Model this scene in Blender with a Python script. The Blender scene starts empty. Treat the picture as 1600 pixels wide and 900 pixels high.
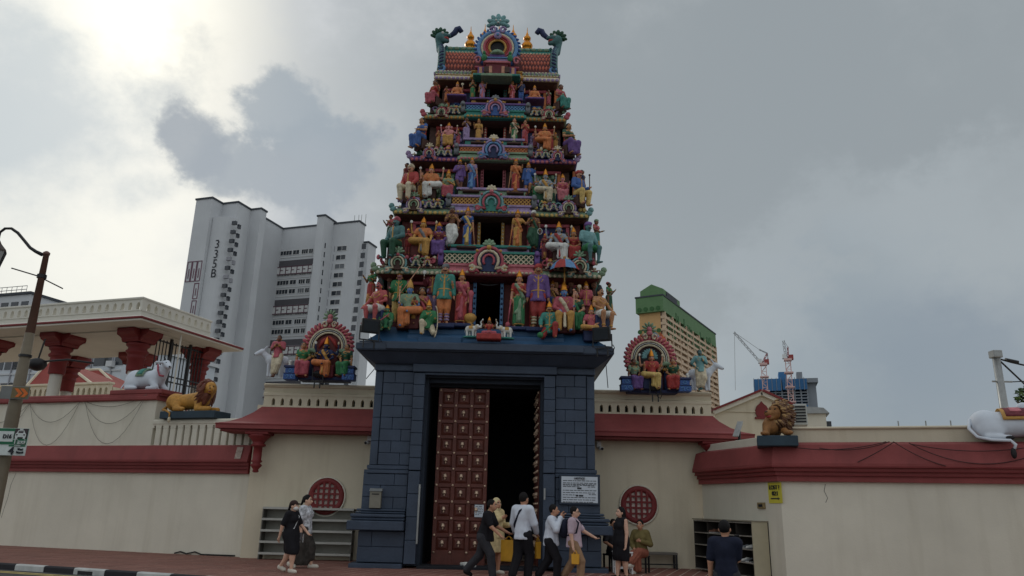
import bpy, math, random
import numpy as np
from mathutils import Vector, Matrix
random.seed(7)
SC = bpy.context.scene
COL = SC.collection
rad = math.radians

# ------------------------------------------------------------------ camera
CAM_F, CAM_PITCH, CAM_ROLL, CAM_POS = 1164.0, rad(16.3), rad(1.3), Vector((0, 0, 1.5))
cd = bpy.data.cameras.new("camera"); cam = bpy.data.objects.new("camera", cd); COL.objects.link(cam)
cd.sensor_width = 36.0; cd.lens = 36.0 * CAM_F / 1600.0; cd.clip_end = 5000
CAM_M = Matrix.Rotation(math.pi / 2 + CAM_PITCH, 3, 'X') @ Matrix.Rotation(CAM_ROLL, 3, 'Z')
cam.matrix_world = Matrix.Translation(CAM_POS) @ CAM_M.to_4x4()
SC.camera = cam

def ray(px, py):
    return CAM_M @ Vector(((px - 800) / CAM_F, -(py - 450) / CAM_F, -1.0))
def at(px, py, Y):                      # point of the vertical plane y = Y
    d = ray(px, py); return CAM_POS + d * (Y / d.y)
def atz(px, py, Z):                     # point of the level plane z = Z
    d = ray(px, py); return CAM_POS + d * ((Z - CAM_POS.z) / d.z)

# ------------------------------------------------------------------ sky, sun, exposure
SUN_DIR = ray(215, 60).normalized()
sun_el = math.asin(SUN_DIR.z); sun_az = math.atan2(SUN_DIR.x, SUN_DIR.y)
W = bpy.data.worlds.new("World"); SC.world = W; W.use_nodes = True
def build_world():
    nt = W.node_tree; N = nt.nodes; L = nt.links; N.clear()
    out = N.new('ShaderNodeOutputWorld'); bg = N.new('ShaderNodeBackground'); bg.inputs[1].default_value = 0.1
    L.new(bg.outputs[0], out.inputs[0])
    tc = N.new('ShaderNodeTexCoord'); D = tc.outputs['Generated']
    def math_(op, a, b=None, c=None, clamp=False):
        n = N.new('ShaderNodeMath'); n.operation = op; n.use_clamp = clamp
        for i, v in enumerate((a, b, c)):
            if v is None: continue
            if isinstance(v, (int, float)): n.inputs[i].default_value = v
            else: L.new(v, n.inputs[i])
        return n.outputs[0]
    def dot(v):
        n = N.new('ShaderNodeVectorMath'); n.operation = 'DOT_PRODUCT'
        L.new(D, n.inputs[0]); n.inputs[1].default_value = v; return n.outputs['Value']
    def noise(scale, detail=6, rough=.55, off=(0, 0, 0), sq=(1, 1, 1), dist=0.0):
        m = N.new('ShaderNodeMapping'); m.inputs['Scale'].default_value = sq; m.inputs['Location'].default_value = off
        L.new(D, m.inputs['Vector'])
        n = N.new('ShaderNodeTexNoise'); n.inputs['Scale'].default_value = scale; n.inputs['Detail'].default_value = detail
        n.inputs['Roughness'].default_value = rough; n.inputs['Distortion'].default_value = dist
        L.new(m.outputs[0], n.inputs['Vector']); return n.outputs['Fac']
    def smooth(v, lo, hi):
        n = N.new('ShaderNodeMapRange'); n.interpolation_type = 'SMOOTHSTEP'
        L.new(v, n.inputs[0]); n.inputs[1].default_value = lo; n.inputs[2].default_value = hi; return n.outputs[0]
    def mix(f, a, b):
        n = N.new('ShaderNodeMix'); n.data_type = 'RGBA'
        if isinstance(f, float): n.inputs[0].default_value = f
        else: L.new(f, n.inputs[0])
        for k, v in ((6, a), (7, b)):
            if isinstance(v, tuple): n.inputs[k].default_value = (*v, 1)
            else: L.new(v, n.inputs[k])
        return n.outputs[2]
    def blob(px, py, r, soft, warp, amp):        # soft cloud mass around one direction, its edge broken by noise
        ang = math_('ARCCOSINE', math_('MINIMUM', dot(tuple(ray(px, py).normalized())), .99999))
        ang = math_('ADD', ang, math_('MULTIPLY', math_('SUBTRACT', warp, .5), amp))
        return smooth(ang, rad(r) + soft, rad(r) - soft)
    n1 = noise(2.2, 8, .58, (3, 1, 2), (1, 1, 1.5)); n2 = noise(6.0, 8, .6, (1, 5, 0), (1, 1, 1.3)); n3 = noise(14, 6, .6)
    nb = math_('ADD', math_('MULTIPLY', n1, .6), math_('MULTIPLY', n2, .4))
    sky = N.new('ShaderNodeTexSky'); sky.sky_type = 'NISHITA'; sky.sun_disc = False
    sky.sun_elevation = sun_el; sky.sun_rotation = sun_az
    # overcast deck: greyish, a little bluer low down, mottled
    c = mix(smooth(nb, .36, .64), SKY['deck_dark'], SKY['deck'])
    c = mix(math_('MULTIPLY', smooth(n2, .48, .68), .35), c, SKY['deck_light'])
    for (px, py, r, soft, amp, colr, f) in SKY['blobs']:
        w_ = math_('ADD', math_('MULTIPLY', n2, .55), math_('ADD', math_('MULTIPLY', n1, .25), math_('MULTIPLY', n3, .2)))
        c = mix(math_('MULTIPLY', blob(px, py, r, soft, w_, amp), f), c, colr)
    c = mix(.06, c, sky.outputs[0])
    L.new(c, bg.inputs[0])
SKY = dict(
    deck_dark=(5.2, 5.6, 6.0), deck=(6.6, 6.9, 7.2), deck_light=(7.8, 7.9, 7.8),
    blobs=[(1130, 330, 33, .26, .9, (3.3, 3.65, 3.8), 1.0),
           (1250, 120, 16, .2, .7, (2.95, 3.3, 3.5), .6),
           (1400, 540, 11, .05, .8, (3.75, 4.15, 4.35), .7),
           (1190, 570, 5, .04, .6, (3.7, 4.1, 4.35), .6),
           (1400, 480, 4, .03, .5, (3.0, 3.5, 3.85), .55),
           (1560, 380, 6, .03, .6, (3.9, 4.3, 4.5), .5),
           (1330, 625, 6, .06, .5, (2.9, 3.4, 3.75), .6),
           (1500, 640, 7, .07, .35, (2.45, 2.9, 3.4), .7),
           (60, 180, 17, .17, .6, (6.6, 6.9, 6.9), .7),
           (60, 470, 12, .14, .45, (8.3, 8.4, 7.7), .8),
           (215, 130, 9.6, .13, .5, (9.8, 9.6, 8.8), .95),
           (230, 60, 5.4, .11, .4, (13.5, 13.0, 11.0), .95),
           (175, 330, 8.0, .13, .45, (9.6, 9.5, 8.6), .8),
           (50, 190, 7.0, .08, .6, (4.9, 5.6, 6.0), .85),
           (530, 150, 8.0, .16, .6, (4.2, 4.6, 4.8), .7),
           (460, 275, 4.3, .02, .42, (2.95, 3.5, 4.0), .92),
           (445, 178, 3.2, .014, .34, (3.1, 3.7, 4.2), .88),
           (360, 255, 2.2, .02, .3, (3.2, 3.75, 4.2), .8),
           (300, 225, 1.9, .012, .24, (2.8, 3.35, 3.9), .92),
           (480, 345, 5.0, .05, .3, (3.7, 4.1, 4.5), .5)])
build_world()
sl = bpy.data.lights.new("sun", 'SUN'); sl.energy = 0.5; sl.angle = rad(14); sl.color = (1, .95, .85)
so = bpy.data.objects.new("sun", sl); COL.objects.link(so); so.rotation_euler = (-SUN_DIR).to_track_quat('-Z', 'Y').to_euler()
so.location = (0, 0, 60)
SC.view_settings.view_transform = 'Standard'; SC.view_settings.look = 'None'
SC.view_settings.exposure = 0.0; SC.view_settings.gamma = 1.0
SC.cycles.max_bounces = 6; SC.cycles.diffuse_bounces = 3

# ------------------------------------------------------------------ materials
_M = {}
def mat(name, col, rough=.65, var=.15, scale=5.0, bump=.0, bscale=40.0, metal=0.0, spec=.4, streak=0.0, dirt=None, emit=None):
    if name in _M: return _M[name]
    m = bpy.data.materials.new(name); m.use_nodes = True; nt = m.node_tree; N = nt.nodes; L = nt.links
    b = N['Principled BSDF']; b.inputs['Roughness'].default_value = rough; b.inputs['Metallic'].default_value = metal
    b.inputs['Specular IOR Level'].default_value = spec
    g = N.new('ShaderNodeNewGeometry')
    def noise(s, sq=None, det=5):
        n = N.new('ShaderNodeTexNoise'); n.inputs['Scale'].default_value = s; n.inputs['Detail'].default_value = det; n.inputs['Roughness'].default_value = .6
        if sq:
            mp = N.new('ShaderNodeMapping'); mp.inputs['Scale'].default_value = sq; L.new(g.outputs['Position'], mp.inputs[0]); L.new(mp.outputs[0], n.inputs['Vector'])
        else: L.new(g.outputs['Position'], n.inputs['Vector'])
        return n.outputs['Fac']
    def ramp(v, lo, hi):
        n = N.new('ShaderNodeMapRange'); L.new(v, n.inputs[0]); n.inputs[1].default_value = lo; n.inputs[2].default_value = hi; return n.outputs[0]
    def mix(f, a, bb):
        n = N.new('ShaderNodeMix'); n.data_type = 'RGBA'; L.new(f, n.inputs[0])
        for k, v in ((6, a), (7, bb)):
            if isinstance(v, tuple): n.inputs[k].default_value = (*v, 1)
            else: L.new(v, n.inputs[k])
        return n.outputs[2]
    lo = tuple(c * (1 - var) for c in col); hi = tuple(min(1, c * (1 + var * .7)) for c in col)
    c = mix(ramp(noise(scale), .3, .7), lo, hi)
    if streak:
        d = dirt or tuple(x * .45 for x in col)
        s = N.new('ShaderNodeMath'); s.operation = 'MULTIPLY'; L.new(ramp(noise(1.6, (1.6, 1.6, .12)), .5, .78), s.inputs[0]); s.inputs[1].default_value = streak
        c = mix(s.outputs[0], c, d)
    L.new(c, b.inputs['Base Color'])
    if bump:
        bp = N.new('ShaderNodeBump'); bp.inputs['Strength'].default_value = bump; bp.inputs['Distance'].default_value = .02
        L.new(noise(bscale), bp.inputs['Height']); L.new(bp.outputs[0], b.inputs['Normal'])
    _M[name] = m; return m
def paint(c, gloss=.5):                           # enamel paint of the sculptures, slightly weathered
    return mat("paint_%.3f_%.3f_%.3f" % c, tuple(v * .92 for v in c), gloss + .12, .3, 12.0, .4, 55.0, streak=.38, dirt=tuple(x * .5 + .012 for x in c))
def S(r, g, b):                                   # sRGB 0..255 to linear
    f = lambda v: (v / 255 / 12.92) if v <= 10 else ((v / 255 + .055) / 1.055) ** 2.4
    return (f(r), f(g), f(b))
PAL = dict(red=S(176, 48, 42), maroon=S(120, 36, 48), pink=S(205, 110, 120), rose=S(190, 80, 95), orange=S(214, 120, 45), gold=S(205, 150, 50),
    yellow=S(220, 185, 90), cream=S(215, 200, 165), white=S(222, 222, 214), green=S(40, 130, 75), dkgreen=S(28, 84, 56), teal=S(45, 140, 125),
    sage=S(130, 160, 125), blue=S(50, 95, 165), sky=S(95, 150, 200), navy=S(38, 52, 95), purple=S(110, 75, 145), lilac=S(165, 140, 185),
    brown=S(130, 82, 56), skin=S(205, 140, 100), tan=S(190, 130, 80), peach=S(215, 150, 115), redskin=S(190, 80, 80), blueskin=S(90, 140, 200),
    greyskin=S(150, 160, 170), tealskin=S(70, 120, 120), black=S(22, 20, 22), grey=S(120, 124, 128), greenskin=S(80, 130, 90), dkbrown=S(80, 48, 36),
    pinkskin=S(215, 135, 135), dkred=S(104, 34, 30), aqua=S(110, 165, 165))
def P(n):
    c = PAL[n]; l = .3 * c[0] + .55 * c[1] + .15 * c[2]; return paint(tuple(v + (l - v) * .14 for v in c))
M_CREAM = mat('cream_wall_paint', S(212, 207, 190), .8, .10, .55, .22, 26, streak=.34, dirt=S(172, 164, 142))
M_CREAM2 = mat('cream_wall_warm', S(208, 198, 174), .8, .10, .6, .22, 26, streak=.36, dirt=S(166, 152, 124))
M_RED = mat('red_roof_paint', S(136, 66, 64), .75, .18, 1.2, .25, 24, streak=.4, dirt=S(104, 50, 50))
M_REDD = mat('dark_red_paint', S(120, 40, 40), .6, .15, 3, .1, 30)
M_STONE = mat('blue_stone_paint', S(59, 71, 88), .55, .22, 1.8, .4, 22, streak=.4, dirt=S(44, 53, 66))
M_STONE2 = mat('blue_stone_joint', S(42, 51, 64), .7, .2, 2.0, .2, 30)
M_DOOR = mat('door_wood', S(94, 48, 38), .5, .25, 4, .2, 30)
M_BRASS = mat('brass', S(214, 186, 160), .35, .15, 10, 0, metal=.35)
M_GOLD = mat('gilded', S(214, 140, 48), .28, .2, 8, 0, metal=.75)
M_BLACK = mat('black_metal', S(28, 28, 30), .5, .2, 8, .05)
M_DARKIN = mat('shade_dark_stone', S(34, 36, 42), .9, .2, 2)  # passage shade put into the stone colour; small dark parts share it
M_STEEL = mat('galvanised_steel', S(150, 152, 150), .4, .15, 6, .05, metal=.5)
M_WHITE = mat('white_paint', S(215, 216, 214), .6, .06, 2, .05)
M_GLASS = mat('dark_glass', S(40, 46, 54), .12, .3, .6, 0, spec=.6)

# ------------------------------------------------------------------ objects
def tag(o, label=None, cat=None, group=None, kind=None):
    if label: o['label'] = label
    if cat: o['category'] = cat
    if group: o['group'] = group
    if kind: o['kind'] = kind
    return o
def thing(name, label, cat, loc=(0, 0, 0), rz=0.0, group=None):
    o = bpy.data.objects.new(name, None); COL.objects.link(o); o.empty_display_size = .2
    o.location = loc; o.rotation_euler = (0, 0, rz)
    return tag(o, label, cat, group)
def mesh_obj(name, verts, faces, m, parent=None, smooth=False, bevel=0.0):
    me = bpy.data.meshes.new(name); me.from_pydata([tuple(v) for v in verts], [], faces)
    me.materials.append(m)
    if smooth: me.polygons.foreach_set('use_smooth', [True] * len(me.polygons))
    me.update()
    o = bpy.data.objects.new(name, me); COL.objects.link(o)
    if parent: o.parent = parent
    if bevel:
        b = o.modifiers.new('bevel', 'BEVEL'); b.width = bevel; b.segments = 1; b.limit_method = 'ANGLE'; b.angle_limit = rad(40)
    return o
def inst(name, src, parent, loc=(0, 0, 0), rot=(0, 0, 0), scale=(1, 1, 1), m=None):
    o = src.copy(); o.name = name; COL.objects.link(o); o.parent = parent
    o.location = loc; o.rotation_euler = rot; o.scale = scale
    return o

class MB:
    def __init__(s): s.v = []; s.f = []
    def add(s, v, f):
        n = len(s.v); s.v += [tuple(p) for p in v]; s.f += [tuple(i + n for i in q) for q in f]; return s
    def box(s, x0, x1, y0, y1, z0, z1):
        return s.add([(x0, y0, z0), (x1, y0, z0), (x1, y1, z0), (x0, y1, z0), (x0, y0, z1), (x1, y0, z1), (x1, y1, z1), (x0, y1, z1)],
                     [(0, 3, 2, 1), (4, 5, 6, 7), (0, 1, 5, 4), (1, 2, 6, 5), (2, 3, 7, 6), (3, 0, 4, 7)])
    def prism(s, poly, y0, y1, ax='y'):            # polygon in (x, z) pushed along y; or (x, y) along z, or (y, z) along x
        n = len(poly)
        mk = {'y': lambda p, t: (p[0], t, p[1]), 'z': lambda p, t: (p[0], p[1], t), 'x': lambda p, t: (t, p[0], p[1])}[ax]
        v = [mk(p, y0) for p in poly] + [mk(p, y1) for p in poly]
        f = [tuple(range(n)), tuple(range(2 * n - 1, n - 1, -1))] + [(i, i + n, (i + 1) % n + n, (i + 1) % n) for i in range(n)]
        return s.add(v, f)
    def tube(s, pts, r, n=6, closed=False):
        pts = [Vector(p) for p in pts]; k = len(pts); rs = r if isinstance(r, (list, tuple)) else [r] * k
        v = []; f = []
        up = None
        for i, p in enumerate(pts):
            a = pts[i - 1] if (i or closed) else p; b = pts[(i + 1) % k] if (i < k - 1 or closed) else p
            t = (b - a).normalized() if (b - a).length > 1e-9 else Vector((0, 0, 1))
            if up is None: up = Vector((0, 1, 0)) if abs(t.y) < .9 else Vector((1, 0, 0))
            x = t.cross(up)
            if x.length < 1e-6: up = Vector((1, 0, 0)) if abs(t.x) < .9 else Vector((0, 0, 1)); x = t.cross(up)
            x.normalize(); y = x.cross(t).normalized(); up = y
            for j in range(n):
                a_ = 2 * math.pi * j / n; v.append(p + (x * math.cos(a_) + y * math.sin(a_)) * rs[i])
        for i in range(k if closed else k - 1):
            for j in range(n):
                i2 = (i + 1) % k; f.append((i * n + j, i * n + (j + 1) % n, i2 * n + (j + 1) % n, i2 * n + j))
        if not closed: f += [tuple(range(n - 1, -1, -1)), tuple(range((k - 1) * n, k * n))]
        return s.add(v, f)
    def bar(s, a, b, w, h=None):                   # square bar
        a = Vector(a); b = Vector(b); h = h or w; t = (b - a).normalized()
        up = Vector((0, 0, 1)) if abs(t.z) < .95 else Vector((0, 1, 0)); x = t.cross(up).normalized(); y = x.cross(t)
        c = [x * (i * w / 2) + y * (j * h / 2) for i, j in ((-1, -1), (1, -1), (1, 1), (-1, 1))]
        return s.add([a + q for q in c] + [b + q for q in c], [(0, 1, 2, 3), (7, 6, 5, 4), (0, 4, 5, 1), (1, 5, 6, 2), (2, 6, 7, 3), (3, 7, 4, 0)])
    def lathe(s, prof, c=(0, 0, 0), n=12, sx=1, sy=1):
        v = []; f = []
        for r, z in prof:
            for j in range(n):
                a = 2 * math.pi * j / n; v.append((c[0] + r * sx * math.cos(a), c[1] + r * sy * math.sin(a), c[2] + z))
        for i in range(len(prof) - 1):
            for j in range(n): f.append((i * n + j, i * n + (j + 1) % n, (i + 1) * n + (j + 1) % n, (i + 1) * n + j))
        f += [tuple(range(n - 1, -1, -1)), tuple(range((len(prof) - 1) * n, len(prof) * n))]
        return s.add(v, f)
    def ball(s, c, r, n=8, m=5, R=None):
        rr = r if isinstance(r, (list, tuple)) else (r, r, r); v = []; f = []
        pts = [(0, 0, -1)] + [(math.cos(2 * math.pi * j / n) * math.sin(math.pi * i / m), math.sin(2 * math.pi * j / n) * math.sin(math.pi * i / m), -math.cos(math.pi * i / m)) for i in range(1, m) for j in range(n)] + [(0, 0, 1)]
        for p in pts:
            q = Vector((p[0] * rr[0], p[1] * rr[1], p[2] * rr[2]))
            if R: q = R @ q
            v.append(q + Vector(c))
        for j in range(n): f.append((0, 1 + (j + 1) % n, 1 + j))
        for i in range(m - 2):
            for j in range(n): f.append((1 + i * n + j, 1 + i * n + (j + 1) % n, 1 + (i + 1) * n + (j + 1) % n, 1 + (i + 1) * n + j))
        e = len(pts) - 1
        for j in range(n): f.append((e, 1 + (m - 2) * n + j, 1 + (m - 2) * n + (j + 1) % n))
        return s.add(v, f)
    def ring(s, prof, w, yf, yb):                  # moulding run round a rectangle: profile of (outward, z)
        n = len(prof); v = []
        for o, z in prof: v += [(-w - o, yf - o, z), (w + o, yf - o, z), (w + o, yb + o, z), (-w - o, yb + o, z)]
        f = [tuple(i * 4 + q for q in ()) for i in ()]
        for i in range(n - 1):
            for j in range(4): f.append((i * 4 + j, i * 4 + (j + 1) % 4, (i + 1) * 4 + (j + 1) % 4, (i + 1) * 4 + j))
        f += [(3, 2, 1, 0), tuple((n - 1) * 4 + q for q in (0, 1, 2, 3))]
        return s.add(v, f)
    def xform(s, M, start=0):
        for i in range(start, len(s.v)): s.v[i] = tuple(M @ Vector(s.v[i]))
        return s
    def build(s, name, m, parent=None, smooth=False, bevel=0.0): return mesh_obj(name, s.v, s.f, m, parent, smooth, bevel)

# ------------------------------------------------------------------ smooth solids: one continuous surface grown round a skeleton
class SDF:
    def __init__(s): s.p = []
    def cap(s, a, b, ra, rb=None, k=.02, fold=None): s.p.append(('c', np.array(a, float), np.array(b, float), ra, ra if rb is None else rb, k, fold)); return s
    def ell(s, c, r, k=.02, R=None, fold=None): s.p.append(('e', np.array(c, float), np.array(r, float), None if R is None else np.array(R), 0, k, fold)); return s
    def cut(s, c, r, k=.01): s.p.append(('x', np.array(c, float), np.array(r, float), None, 0, k, None)); return s
    def mesh(s, h):
        lo = np.full(3, 1e9); hi = -lo; bb = []
        for q in s.p:
            if q[0] == 'c': m = max(q[3], q[4]); a = np.minimum(q[1], q[2]) - m; b = np.maximum(q[1], q[2]) + m
            else: m = q[2].max() if q[3] is not None else q[2]; a = q[1] - m; b = q[1] + m
            e = q[5] + 3 * h + (q[6][1] if q[6] else 0); a = a - e; b = b + e; bb.append((a, b))
            if q[0] != 'x': lo = np.minimum(lo, a); hi = np.maximum(hi, b)
        n = np.ceil((hi - lo) / h).astype(int) + 2
        F = np.full(n, 1e3, np.float32)
        ax = [lo[i] + h * np.arange(n[i]) for i in range(3)]
        for q, (a, b) in zip(s.p, bb):
            i0 = np.maximum(np.floor((a - lo) / h).astype(int), 0); i1 = np.minimum(np.ceil((b - lo) / h).astype(int) + 1, n)
            if (i1 <= i0).any(): continue
            sl_ = tuple(slice(u, w) for u, w in zip(i0, i1))
            X = ax[0][sl_[0]][:, None, None]; Y = ax[1][sl_[1]][None, :, None]; Z = ax[2][sl_[2]][None, None, :]
            if q[0] == 'c':
                ab = q[2] - q[1]; L2 = max(ab @ ab, 1e-12)
                t = np.clip(((X - q[1][0]) * ab[0] + (Y - q[1][1]) * ab[1] + (Z - q[1][2]) * ab[2]) / L2, 0, 1)
                dx = X - q[1][0] - t * ab[0]; dy = Y - q[1][1] - t * ab[1]; dz = Z - q[1][2] - t * ab[2]
                d = np.sqrt(dx * dx + dy * dy + dz * dz) - (q[3] + (q[4] - q[3]) * t)
                if q[6]: d = d + q[6][1] * np.cos(q[6][0] * np.arctan2(dy, dx))
            else:
                dx = X - q[1][0]; dy = Y - q[1][1]; dz = Z - q[1][2]; r = q[2]
                if q[3] is not None:
                    R = q[3]; dx, dy, dz = (R[0, 0] * dx + R[1, 0] * dy + R[2, 0] * dz, R[0, 1] * dx + R[1, 1] * dy + R[2, 1] * dz, R[0, 2] * dx + R[1, 2] * dy + R[2, 2] * dz)
                k0 = np.sqrt((dx / r[0]) ** 2 + (dy / r[1]) ** 2 + (dz / r[2]) ** 2); k1 = np.sqrt((dx / r[0] ** 2) ** 2 + (dy / r[1] ** 2) ** 2 + (dz / r[2] ** 2) ** 2) + 1e-9
                d = k0 * (k0 - 1) / k1; d = np.where(k0 < 1e-3, -r.min(), d)
                if q[6]: d = d + q[6][1] * np.cos(q[6][0] * np.arctan2(dy, dx))
            G = F[sl_]; k = q[5]
            if q[0] == 'x': F[sl_] = np.maximum(G, -d)
            else:
                hh = np.maximum(k - np.abs(G - d), 0) / k; F[sl_] = np.minimum(G, d) - hh * hh * k * .25
        return snet(F, lo, h)
def snet(F, lo, h):
    s = F < 0; n = F.shape
    c = [s[i:n[0] - 1 + i, j:n[1] - 1 + j, k:n[2] - 1 + k] for i in (0, 1) for j in (0, 1) for k in (0, 1)]
    cnt = sum(x.astype(np.int8) for x in c); mask = (cnt > 0) & (cnt < 8)
    I = np.argwhere(mask); N = len(I)
    acc = np.zeros((N, 3)); num = np.zeros(N)
    offs = [(i, j, k) for i in (0, 1) for j in (0, 1) for k in (0, 1)]
    for a in offs:
        for d in range(3):
            if a[d]: continue
            b = list(a); b[d] = 1
            fa = F[I[:, 0] + a[0], I[:, 1] + a[1], I[:, 2] + a[2]]; fb = F[I[:, 0] + b[0], I[:, 1] + b[1], I[:, 2] + b[2]]
            x = (fa < 0) != (fb < 0); t = np.where(x, fa / np.where(x, fa - fb, 1), 0)
            pt = np.tile(np.array(a, float), (N, 1)); pt[:, d] += t
            acc += pt * x[:, None]; num += x
    V = (I + acc / num[:, None]) * h + lo
    idx = np.full(mask.shape, -1, int); idx[mask] = np.arange(N)
    Q = []
    for d in range(3):
        sl0 = [slice(None)] * 3; sl1 = [slice(None)] * 3; sl0[d] = slice(0, -1); sl1[d] = slice(1, None)
        A = s[tuple(sl0)]; E = np.argwhere(A != s[tuple(sl1)])
        u, w = [q for q in range(3) if q != d]
        E = E[(E[:, u] > 0) & (E[:, w] > 0) & (E[:, u] < n[u] - 1) & (E[:, w] < n[w] - 1)]
        def g(du, dw):
            e = E.copy(); e[:, u] -= du; e[:, w] -= dw; return idx[e[:, 0], e[:, 1], e[:, 2]]
        q = np.stack([g(1, 1), g(0, 1), g(0, 0), g(1, 0)], 1)
        ins = A[E[:, 0], E[:, 1], E[:, 2]]
        if d == 1: ins = ~ins
        q[~ins] = q[~ins][:, ::-1]
        Q.append(q)
    return V, np.concatenate(Q)
def solid(name, sdf, h, m, parent=None, scale=1.0):
    V, Q = sdf.mesh(h); V = V * scale
    me = bpy.data.meshes.new(name); me.vertices.add(len(V)); me.vertices.foreach_set('co', V.astype(np.float32).ravel())
    me.loops.add(Q.size); me.loops.foreach_set('vertex_index', Q.ravel().astype(np.int32)); me.polygons.add(len(Q))
    me.polygons.foreach_set('loop_start', np.arange(0, Q.size, 4, dtype=np.int32)); me.polygons.foreach_set('loop_total', np.full(len(Q), 4, np.int32))
    me.polygons.foreach_set('use_smooth', np.ones(len(Q), bool)); me.materials.append(m); me.update(calc_edges=True); me.validate()
    o = bpy.data.objects.new(name, me); COL.objects.link(o)
    if parent: o.parent = parent
    return o
# ------------------------------------------------------------------ figures (unit height 1, facing -y, feet on z = 0)
V3 = lambda *a: np.array(a, float)
ARMS = dict(down=((.03, .0, -.17), (.045, -.03, -.32)), hip=((.10, .02, -.14), (.0, -.06, -.25)), bless=((.05, -.03, -.16), (.07, -.13, -.05)),
            pray=((.03, -.05, -.15), (-.085, -.14, -.07)), lap=((.05, -.03, -.15), (-.03, -.15, -.22)), up=((.12, .03, -.04), (.14, .0, .13)),
            out=((.11, .0, -.11), (.19, -.07, -.03)), fold=((.05, -.05, -.15), (-.10, -.12, -.12)), knee=((.06, -.06, -.15), (.06, -.18, -.26)),
            hold=((.03, -.01, -.17), (.04, -.15, -.16)), reach=((.05, -.08, -.14), (.06, -.22, -.16)), head=((.15, -.02, .06), (.07, -.03, .22)),
            back=((.03, .06, -.16), (.02, .10, -.31)), swing=((.03, -.08, -.15), (.03, -.20, -.25)), face=((.04, -.08, -.13), (-.06, -.13, .04)), chestL=((.06, -.03, -.16), (-.06, -.13, -.12)))
def skel(pose='stand', al='down', ar='down', legs=None, lean=0.0, female=False, twist=0.0):
    j = {}
    pz = {'stand': .52, 'sit': .30, 'royal': .30, 'royal2': .30, 'cross': .10, 'kneel': .22, 'kneel2': .22, 'squat': .14}.get(pose, .52)
    dz = pz - .52
    for s, n in ((-1, 'L'), (1, 'R')):
        hip = V3(s * .052, 0, .51 + dz)
        kn, an = V3(s * .055, -.012, .275), V3(s * .055, .0, .045)
        hang = (V3(s * .10, -.20, .29), V3(s * .085, -.18, .045)); fold = (V3(s * .20, -.16, .31), V3(-s * .01, -.21, .285))
        if pose == 'sit': kn, an = hang
        if pose == 'royal': kn, an = hang if s < 0 else fold
        if pose == 'royal2': kn, an = hang if s > 0 else fold
        if pose == 'cross': kn, an = V3(s * .20, -.12, .07), V3(-s * .06, -.20, .055)
        if pose == 'squat': kn, an = V3(s * .13, -.15, .22), V3(s * .09, -.10, .04)
        up_, dn_ = (V3(s * .11, -.19, .27), V3(s * .10, -.17, .045)), (V3(s * .13, -.12, .06), V3(s * .12, .10, .05))
        if pose == 'kneel': kn, an = up_ if s < 0 else dn_
        if pose == 'kneel2': kn, an = up_ if s > 0 else dn_
        if legs: kn, an = V3(*legs[n][0]), V3(*legs[n][1])
        j['hip' + n], j['kn' + n], j['an' + n] = hip, kn, an
        fw = V3(s * .02, -.085, -.028)
        if legs and len(legs[n]) > 2: fw = V3(*legs[n][2])
        j['toe' + n] = an + fw
        sw = .098 if female else .112
        sh = V3(s * sw, -lean * .8 + 0.01, .805 + dz); j['sh' + n] = sh
        a = al if s < 0 else ar
        e, h = ARMS[a] if isinstance(a, str) else a
        j['el' + n] = sh + V3(s * e[0], e[1], e[2]); j['ha' + n] = sh + V3(s * h[0], h[1], h[2])
    j['pel'] = V3(0, .005, .53 + dz); j['waist'] = V3(0, -lean * .35, .61 + dz); j['chest'] = V3(0, -lean * .7, .735 + dz)
    j['neck'] = V3(0, -lean * .9 + .005, .845 + dz); j['head'] = V3(0, -lean * 1.0 - .012, .925 + dz)
    j['dz'] = dz
    return j
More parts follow.
